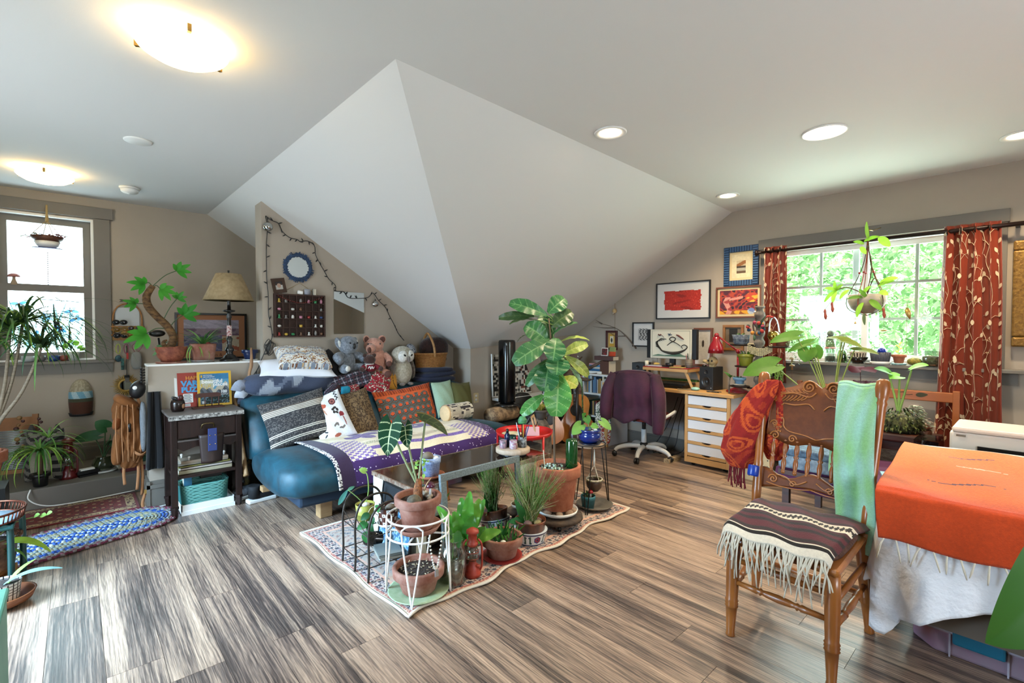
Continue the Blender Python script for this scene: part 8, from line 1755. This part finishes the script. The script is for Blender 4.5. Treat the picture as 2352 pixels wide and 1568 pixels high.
for k in range(7): leafo(t,(.0,0,.08),(.04*math.cos(k),.04*math.sin(k),.105),UP,.014,'o',c='#6a7a3a',nu=4,nt=5)
o = B().tube(cr([(1.03,4.44,.0),(1.06,4.44,.60),(1.065,4.45,.95),(1.085,4.45,1.06),(1.085,4.45,1.20)],5),[.010,.012,.012,.014,.007],9).build('walking_stick',mat('peeled_stick','#7d5a3c',.6,col2='#a17a54',vs=12,stretch=(2,2,.4))); tag(o,'crooked peeled walking stick by the sofa','walking stick')
t = T('framed_poster','arts festival poster in black frame beyond half wall','poster',(1.06,YL-.003,1.04)); H = .485
for (x0,x1,z0,z1) in ((-.325,.325,0,.02),(-.325,.325,H-.02,H),(-.325,-.305,.02,H-.02),(.305,.325,.02,H-.02)): B().bx(x0,x1,-.022,0,z0,z1).build('frame_rail',m_fblack,t,bev=.002)
B().bx(-.305,.305,-.008,0,.02,H-.02).build('mat_board',mat('peach_mat','#9a6a4c',.9),t)
def c_town(u,v):
    n = math.sin(u*13+3*math.sin(v*7))*math.sin(v*15+u*4)
    if v > .72: return '#8a8590' if n > 0 else '#9a92a0'
    if v > .5: return '#5d4a58' if n > .2 else '#7a6a72'
    if u > .68: return '#a89a84' if n > -.2 else '#8a4a34'
    return '#4a4a66' if n > .1 else ('#6a6478' if n > -.4 else '#3a3a52')
b = B(); b.grid(lambda u,v: (-.25+.50*u,-.010,.085+.33*v),50,40,c_town); b.build('print',mat('art_print'),t); text('lettering','Arts &',.045,mat('brown_letter','#4a2218',.8),t,(-.03,-.0095,.032),(PI/2,0,0))
# ================================================================ sewing cabinet with its things
m_wal = mat('dark_walnut','#180a06',.5,col2='#26120b',vs=6,stretch=(4,4,.6),spec=.3)
sc_ = T('sewing_cabinet','dark walnut sewing cabinet with worn top by half wall','cabinet',(.708,4.31,0)); hx,hy = .225,.185
B().bx(-hx-.012,hx+.012,-hy-.012,hy+.012,.722,.742).build('top',mat('worn_top','#4a403a',.5,col2='#6a625c',vs=5,stretch=(1,6,1)),sc_,bev=.005)
B().bx(-hx-.014,hx+.014,-hy-.014,-hy-.010,.705,.735).build('chipped_edge',mat('chipped_edge','#14100e',.5,col2='#b9b4ac',vs=45),sc_)
for x in (-hx+.02,hx-.02):
    for y in (-hy+.02,hy-.02):
        l = B().prism([(-.02,-.02),(.02,-.02),(.02,.02),(-.02,.02)],.08,.722).build('leg',m_wal,sc_,(x,y,0),bev=.003); B().lathe([(.014,0),(.018,.02),(.022,.06),(.026,.062),(.026,.08)],n=4,sm=False).build('foot',m_wal,l)
        if y < 0:
            for k in range(4): B().bx(-.013+.008*k,-.009+.008*k,-.0225,-.02,.35,.70).build('flute',m_wal,l)
B().bx(-hx+.04,hx-.04,-hy+.005,-hy+.02,.565,.70).build('drawer_front',m_wal,sc_,bev=.006)
B().bx(-hx+.04,hx-.04,-hy,-hy+.006,.545,.556).build('moulding',mat('grey_highlight','#4a4340',.3),sc_)
pts = [(-.185,.545),(-.185,.50),(-.15,.475),(-.07,.50),(0,.505),(.07,.50),(.15,.475),(.185,.50),(.185,.545)]
B().prism(pts,-hy+.005,-hy+.018,MX(((1,0,0,0),(0,0,1,0),(0,1,0,0),(0,0,0,1)))).build('apron',m_wal,sc_)
B().bx(-hx+.01,-hx+.02,-hy+.03,hy-.03,.46,.72).build('side_panel',m_wal,sc_); B().bx(hx-.02,hx-.01,-hy+.03,hy-.03,.46,.72).build('side_panel',m_wal,sc_); B().bx(-hx+.02,hx-.02,-hy+.02,hy-.02,.275,.295).build('shelf',m_wal,sc_)
B().tube(cr([(-.04,-hy-.004,.63),(-.03,-hy-.02,.66),(.03,-hy-.02,.66),(.04,-hy-.004,.63)],6),.006,8).build('drawer_pull',mat('antique_brass','#5a4a30',.4,.8),sc_)
t = T('leather_holster','dark leather pouch with blue strap hanging on drawer','leather pouch',(.722,4.085,.37)); b = B(); b.grid(lambda u,v: ((u-.5)*(.125+.03*v),-.012-.022*math.sin(PI*u),.01+.21*v),10,10); b.build('pouch',mat('dark_brown_leather','#24120c',.5),t,thick=.018)
s_ = B().bx(-.028,.030,-.052,-.044,.10,.265).build('blue_strap',mat('blue_leather','#1f2f63',.45),t,bev=.004)
for z in (.15,.215):
    for x in (-.016,.018): B().ell((x,-.053,z),.004,nu=8,nv=5).build('stud',mat('brass'),s_)
def wbook(x,y,z,sx,sy,sz,c,lab,rz=0,lt=None):
    t = book((x,y,z),sy,sx,sz,PI/2+rz,c,lab)
    if lt: text('lettering',lt,.014,mat('dark_ink'),t,(sy/2-.001,-.03,.003),(PI/2,0,PI/2))
    return t
wbook(.705,4.30,.295,.34,.24,.03,'#a39a80','thick cream book lowest on cabinet shelf'); wbook(.71,4.295,.326,.33,.23,.016,'#b3a9a0','white spined book lettered LISTEN on cabinet shelf',0,'LISTEN'); wbook(.70,4.30,.343,.33,.23,.012,'#8f8a4a','olive yellow book in the cabinet stack'); wbook(.69,4.30,.356,.32,.22,.014,'#a8a294','pale book below the peg game')
t = T('peg_game','wooden peg game board on cabinet book stack','board game',(.70,4.28,.371)); B().bx(-.15,.15,-.10,.10,0,.02).build('board',mat('pale_wood_board','#8f7f6c',.6),t)
for (x,y) in ((-.10,-.085),(-.13,.03),(.08,-.07),(.11,-.085),(.13,-.06)): B().lathe([(.006,.02),(.006,.035),(.009,.038),(.009,.048),(0,.052)],(x,y,0),10).build('peg',m_white,t)
t = T('woven_basket','teal woven plastic basket inside cabinet base','basket',(.695,4.26,.075)); m_teal = mat('teal_plastic','#5f9a92',.5)
b = B()
for k in range(11):
    z = .004+.0125*k; n = 40; b.tube([((.14+.015*k/11)*math.copysign(abs(math.cos(2*PI*i/n))**.4,math.cos(2*PI*i/n)),(.10+.01*k/11)*math.copysign(abs(math.sin(2*PI*i/n))**.4,math.sin(2*PI*i/n)),z+.003*(-1)**(i+k)) for i in range(n)],.0062,5,True)
b.build('weave',m_teal,t); B().lathe([(.15,.0),(.16,.14)],n=36,sy=.68,sq=6).build('liner',mat('teal_dark','#2f6a66',.7),t)
t = T('white_box','low white cardboard box at cabinet base','box',(.715,4.285,0)); b = B(); frame = ((-.17,.17,-.13,-.125),(-.17,.17,.125,.13),(-.17,-.165,-.13,.13),(.165,.17,-.13,.13))
for (x0,x1,y0,y1) in frame: b.bx(x0,x1,y0,y1,.0,.075)
b.bx(-.17,.17,-.13,.13,0,.004); b.build('tray',m_white,t); B().bx(-.172,.172,-.134,-.13,.0,.03).build('base_trim',m_white,t)
wbook(.60,4.33,.12,.05,.15,.13,'#2f6a86','blue paperback poking out of teal basket'); wbook(.76,4.36,.21,.14,.10,.04,'#2a1c18','dark book lying in the teal basket')
# on top: magazines, rack, mug
def sheet(name,label,x,z,w,h,rz,col,cat='magazine',y=4.455,ry=0):
    t = T(name,label,cat,(x,y,z),0,None,(math.radians(-9),ry,rz)); B().bx(-w/2,w/2,0,.006,0,h).build('pages',m_paper,t); return t
m_yel = mat('yellow_border','#c79a0c',.45); m_wh = mat('white_ink','#d8d8d4',.6)
t = sheet('magazine','puzzle magazine with red cover and blue letters',.655,.745,.16,.27,.03,'',y=4.475)
B().bx(-.08,.08,-.002,0,0,.27).build('cover',mat('puzzle_red','#8d2a1a',.5),t)
m_cy = mat('cyan_letter','#3f8fc0',.5); text('lettering','HAPPY',.038,mat('orange_letter','#c07a2a',.5),t,(-.025,-.0035,.215),(PI/2,0,0),bold=.001); text('lettering','VARI',.058,m_cy,t,(-.055,-.0035,.165),(PI/2,0,0),bold=.003); text('lettering','PUZZ',.055,m_cy,t,(-.055,-.0035,.118),(PI/2,0,0),bold=.003)
B().bx(-.045,.02,-.0032,-.002,.035,.105).build('text_box',m_wh,t); b = B()
for k in range(9): b.bx(-.04,.012-.006*(k % 3),-.0036,-.0032,.042+.0068*k,.045+.0068*k)
b.build('fine_print',m_ink,t); B().bx(-.045,.0,-.0032,-.002,.006,.028).build('barcode',m_wh,t)
b = B()
for k in range(10): b.bx(-.042+.004*k,-.040+.004*k,-.0036,-.0032,.008,.026)
b.build('barcode_bars',m_ink,t)
t = sheet('magazine','yellow bordered travel magazine with mountain cover',.815,.745,.235,.275,-.02,'',y=4.425)
B().bx(-.1175,.1175,-.002,0,0,.275).build('cover_border',m_yel,t)
def c_ng(u,v):
    r = .52+.08*math.sin(u*9)+.05*math.sin(u*23)
    if v > .80: return mixc('#1f5a80','#2f7298',u)
    if v > r+.08: return '#4f8aa4' if u > .45 else '#a3a58a'
    if v > r-.06: return '#b59a4a' if u < .4 and hsh(int(u*40),int(v*40)) > .5 else '#a9a290'
    if v > .28: return '#5d6268' if math.sin(u*31+v*21) > 0 else '#3a4044'
    return '#1c2620' if hsh(int(u*30),int(v*30)) > .3 else '#54707a'
b = B(); b.grid(lambda u,v: (-.1+.2*u,-.0028,.017+.24*v),48,56,c_ng); b.build('cover_photo',mat('art_print'),t)
text('lettering','NATIONAL\nGEOGRAPHIC',.013,m_wh,t,(-.078,-.0034,.240),(PI/2,0,0)); B().bx(-.093,-.083,-.0034,-.0028,.228,.248).build('logo_frame',m_yel,t)
text('lettering',"The World's Most",.013,m_wh,t,(-.086,-.0034,.211),(PI/2,0,0)); text('lettering','beautiful',.042,m_wh,t,(-.088,-.0034,.182),(PI/2,0,0),bold=.0012); text('lettering','places',.042,m_wh,t,(-.012,-.0034,.157),(PI/2,0,0),bold=.0012); text('lettering','100',.030,m_wh,t,(.04,-.0034,.100),(PI/2,0,0),bold=.0015); text('lettering','UNFORGETTABLE\nDESTINATIONS',.0075,m_wh,t,(.038,-.0034,.089),(PI/2,0,0))
B().bx(-.09,-.065,-.0034,-.0028,.022,.042).build('barcode',m_wh,t)
t = sheet('magazine','white comic magazine behind the puzzle magazine',.61,.745,.10,.27,.05,'',y=4.495); B().bx(-.05,.05,-.002,0,0,.27).build('cover',m_wh,t)
t = T('magazine_rack','small dark wooden letter rack holding magazines','rack',(.755,4.36,.742)); m_rk = mat('red_brown_wood','#3d1a10',.5)
B().bx(-.105,.105,-.03,.045,0,.012).build('base',m_rk,t,bev=.004); B().prism([(-.085,.085),(.085,.085),(.085,.11),(.06,.118),(-.06,.118),(-.085,.11)],-.012,-.004,MX(((1,0,0,0),(0,0,1,0),(0,1,0,0),(0,0,0,1)))).build('crest',m_rk,t)
for x in (-.07,-.023,.023,.07): B().tube([(x,-.008,.01),(x,-.008,.088)],.004,6).build('spindle',m_rk,t)
t = T('mug','dark brown pottery mug holding eyeglasses','mug',(.553,4.32,.742)); B().lathe([(.036,0),(.045,.02),(.046,.06),(.040,.085),(.036,.085),(.04,.05),(.034,.01)],n=28).build('body',mat('dark_pottery','#1a0e0a',.25),t); B().ell((.028,-.036,.04),(.013,.006,.018)).build('medallion',mat('tan_medallion','#7a5232',.6),t)
t = T('eyeglasses','dark eyeglasses standing in the brown mug','glasses',(.555,4.32,.80)); B().ell((.015,-.01,.04),(.02,.008,.024)).build('lens',mat('red_dark','#3a1412',.3),t); B().ell((-.015,0,.035),(.03,.008,.015),(0,.6,0)).build('frame',m_blk,t)
# shoes, umbrella and cables between cabinet and sofa
t = T('high_top_sneaker','black and white high top sneaker under the sofa end','shoe',(1.08,4.13,0),.15); B().prism([(-.12,-.04),(.08,-.045),(.14,-.02),(.14,.02),(.08,.045),(-.12,.04)],0,.03).build('sole',m_white,t,bev=.008); B().ell((.01,0,.055),(.12,.04,.04),p=2.5).build('upper',mat('black_canvas','#141416',.8),t); B().lathe([(.045,.04),(.042,.10),(.045,.13),(.038,.13)],(-.065,0,0),18).build('ankle',mat('black_canvas'),t)
b = B()
for k in range(5): b.tube([(-.03+.022*k,-.025,.095-.008*k),(-.03+.022*k,.025,.095-.008*k)],.004,5)
b.build('laces',m_white,t)
t = T('high_top_sneaker','second sneaker half hidden behind cabinet leg','shoe',(.985,4.27,0),.35); B().prism([(-.12,-.04),(.08,-.045),(.14,-.02),(.14,.02),(.08,.045),(-.12,.04)],0,.03).build('sole',m_white,t,bev=.008); B().ell((.01,0,.055),(.12,.04,.045),p=2.5).build('upper',mat('grey_canvas2','#8a8f96',.8,col2='#1a1a1c',vs=20),t)
t = T('umbrella','folded patterned umbrella beside the cabinet','umbrella',(1.0,4.30,.0)); B().tube([(0,0,.0),(.01,.02,.20),(.03,.05,.42)],[.012,.035,.022],10).build('canopy',mat('embroidered_cloth','#1c1626',.9,col2='#6a5a2a',vs=45),t); B().tube([(.03,.05,.42),(.035,.06,.62)],.010,8).build('shaft',mat('pewter'),t)
# ================================================================ partition wall decorations
PY = 4.525
t = T('letterpress_tray','wooden printers tray of tiny trinkets on partition','shelf',(1.503,PY,1.285)); m_lt = mat('tray_wood','#2e1a12',.7,col2='#3d2418',vs=12); TW,TH = .445,.385
B().bx(-TW/2,TW/2,-.004,0,0,TH).build('back',m_lt,t)
for (x0,x1,z0,z1) in ((-TW/2,TW/2,0,.012),(-TW/2,TW/2,TH-.012,TH),(-TW/2,-TW/2+.014,.012,TH-.012),(TW/2-.014,TW/2,.012,TH-.012)): B().bx(x0,x1,-.035,-.004,z0,z1).build('frame_rail',m_lt,t)
colx = [-.2085,-.150,-.095,-.035,.045,.105,.165,.2085]; rowz = [.012,.085,.165,.235,.305,.373]
for x in colx[1:-1]: B().bx(x-.003,x+.003,-.032,-.004,.012,TH-.012).build('divider',m_lt,t)
for z in rowz[1:-1]: B().bx(-.2085,.2085,-.032,-.004,z-.003,z+.003).build('shelf',m_lt,t)
rr = random.Random(77); TC = {'pink': '#b5788a','white': '#c9c6be','yellow': '#b8963a','green': '#2f7a4a','blue': '#3a4f80','red': '#8f2a26','brown': '#6a4a34','grey': '#7d7a76'}; nth = ('far left','second','third','fourth','fifth','sixth','far right'); rown = ('bottom','fourth','third','second','top')
for i in range(7):
    for j in range(5):
        if rr.random() < .12: continue
        cn = rr.choice(list(TC)); x = (colx[i]+colx[i+1])/2; z = rowz[j]+.003; k = rr.randint(0,3); h = rr.uniform(.025,.045); b = B()
        if k == 0: b.lathe([(.012,0),(.013,h*.7),(.008,h*.8),(.009,h),(0,h)],n=12); kn = 'jar'
        elif k == 1: b.lathe([(.014,0),(.010,h*.4),(.006,h*.55),(.010,h*.75),(.007,h*.95),(0,h)],n=12); kn = 'figurine'
        elif k == 2: b.ell((0,0,.012),(.018,.010,.012),nu=10,nv=7); kn = 'shell'
        else: b.lathe([(.010,0),(.014,.006),(.014,.024),(.012,.024),(.011,.006)],n=12); kn = 'cup'
        o = b.build('tiny_'+kn,mat('trinket_'+cn,TC[cn],.4),loc=(1.503+x,PY-.019,1.285+z)); tag(o,'tiny %s %s in %s row, %s column of printers tray' % (cn,kn,rown[j],nth[i]),'trinket','trinkets in the printers tray')
B().tube([(-.18,-.01,TH-.01),(.0,-.01,TH+.105),(.18,-.01,TH-.01)],.0018,4).build('hanging_wire',mat('jute'),t)
b = B()
for k in range(24): u = k/23; b.ell((-.19+.38*u,-.036,TH-.02-.055*math.sin(PI*u)),.0045,nu=6,nv=4)
tag(b.build('red_beads',mat('red_bead'),loc=(1.503,PY,1.285)),'red bead garland across the printers tray','beads')
o = B().box((1.505,PY-.018,1.688),(.05,.02,.034),(0,.15,0)).build('painted_stone',m_white,bev=.01); tag(o,'white painted stone on top of printers tray','stone')
cyl('striped_cup','navy and white striped cup on printers tray','cup',(1.565,PY-.022,1.67),[(.022,0),(.026,.01),(.026,.05),(.023,.05),(.02,.01)],mat('navy_stripe','#1f2c50',.4,col2='#c2c4c8',vs=3,stretch=(.01,.01,30)))
book((1.63,PY-.02,1.67),.03,.03,.055,0,'#b9b5a8','small white box with bird on printers tray',cat='box',name='small_box')
t = T('framed_photograph','tilted brown frame with baby portrait photograph','photo frame',(1.333,PY-.035,1.675),0,None,(math.radians(-9),math.radians(-9),0))
for (x0,x1,z0,z1) in ((-.055,.055,0,.03),(-.055,.055,.10,.13),(-.055,-.03,.03,.10),(.03,.055,.03,.10)): B().bx(x0,x1,-.006,.006,z0,z1).build('frame_rail',mat('barn_wood','#3a2618',.8,var=.2),t)
def c_face(u,v): return '#a3836f' if math.hypot((u-.5)*1.2,(v-.5)) < .3 else ('#2a201c' if v > .55 else '#a9a49c')
b = B(); b.grid(lambda u,v: (-.03+.06*u,-.003,.03+.07*v),16,18,c_face); b.build('photograph',mat('art_print'),t)
t = T('denim_wreath','round mirror in ragged blue denim fringe','mirror',(1.493,PY,1.915)); B().lathe([(0,.006),(.095,.006)],(0,0,0),36,Mv).build('glass',m_mirror,t); rr = random.Random(19); b = B(); b.lathe([(.092,0),(.10,.02),(.12,.02),(.125,0)],(0,0,0),40,Mv); b.has = False; b.build('ring',mat('denim','#2a3d58',.95),t); b = B()
for k in range(260):
    a = rr.uniform(0,6.28); r0 = rr.uniform(.09,.115); r1 = r0+rr.uniform(.012,.032); b.col = rr.choice(('#22344e','#2f4664','#3a5374')); b.bar((r0*math.cos(a),-.02,r0*math.sin(a)),(r1*math.cos(a+rr.uniform(-.06,.06)),-.012,r1*math.sin(a)),.007,.002,(0,1,0))
stuff(b.build('fringe',m_print,t))
t = T('wall_mirror','frameless square mirror on the partition','mirror',(1.968,PY,1.312)); B().bx(-.153,.153,-.006,0,0,.405).build('glass',m_mirror,t,bev=.002)
for i,(x,z,lab) in enumerate(((1.234,2.235,'silver ball ornament near top of partition'),(2.22,1.61,'silver ball ornament right of square mirror'),(3.04,1.03,'silver ball ornament beside the wicker basket'))):
    t = T('ball_ornament',lab,'ornament',(x,PY-.045,z),0,'silver ball ornaments'); B().ell((0,0,0),.040 if i == 0 else .032,nu=20,nv=12).build('ball',mat('chrome_ball','#b5b5b2',.08,1),t); B().lathe([(.008,.03),(.008,.048),(0,.05)],n=10).build('cap',mat('pewter'),t); B().tube([(0,0,.045),(0,.035,.10)],.001,4).build('hook',m_blk,t)
LP1 = [(1.225,2.33),(1.238,2.23),(1.23,2.09),(1.228,1.94),(1.23,1.79),(1.239,1.64),(1.241,1.49),(1.255,1.40),(1.267,1.285),(1.22,1.19),(1.178,1.09),(1.14,1.0),(1.05,.90),(.98,.93)]
LP2 = [(1.225,2.335),(1.267,2.305),(1.33,2.284),(1.36,2.22),(1.42,2.174),(1.487,2.163),(1.514,2.147),(1.571,2.162),(1.637,2.13),(1.648,2.044),(1.688,1.967),(1.727,1.9),(1.768,1.832),(1.83,1.774),(1.838,1.721),(1.914,1.717),(1.957,1.664),(2.045,1.66),(2.158,1.674),(2.214,1.72),(2.275,1.648),(2.347,1.585),(2.395,1.497),(2.445,1.407),(2.494,1.317),(2.56,1.24)]
t = T('string_lights','black wired string lights tracing the partition edge','string lights'); rr = random.Random(23)
for P_ in (LP1,LP2):
    pts = cr([(x,PY-.008-.004*(k % 2),z) for k,(x,z) in enumerate(P_)],4); B().tube(pts,.0035,5).build('wire',m_blk,t)
    for k in range(2,len(pts),3):
        p = V(pts[k]); a = rr.uniform(0,6.28); d = V((math.cos(a),-.25,math.sin(a)))*.032; B().tube([p,p+d*.5,p+d],[.0035,.0055,.002],6).build('bulb',m_blk,t)
b = B()
for k in range(5): b.tube(cr([(1.24+.012*k,PY-.012,1.27-.01*k),(1.20+.02*k,PY-.02,1.21-.01*k),(1.235,PY-.015,1.16-.008*k),(1.255-.01*k,PY-.018,1.22)],4,True),.003,5,True)
b.build('wire_coil',m_blk,t)
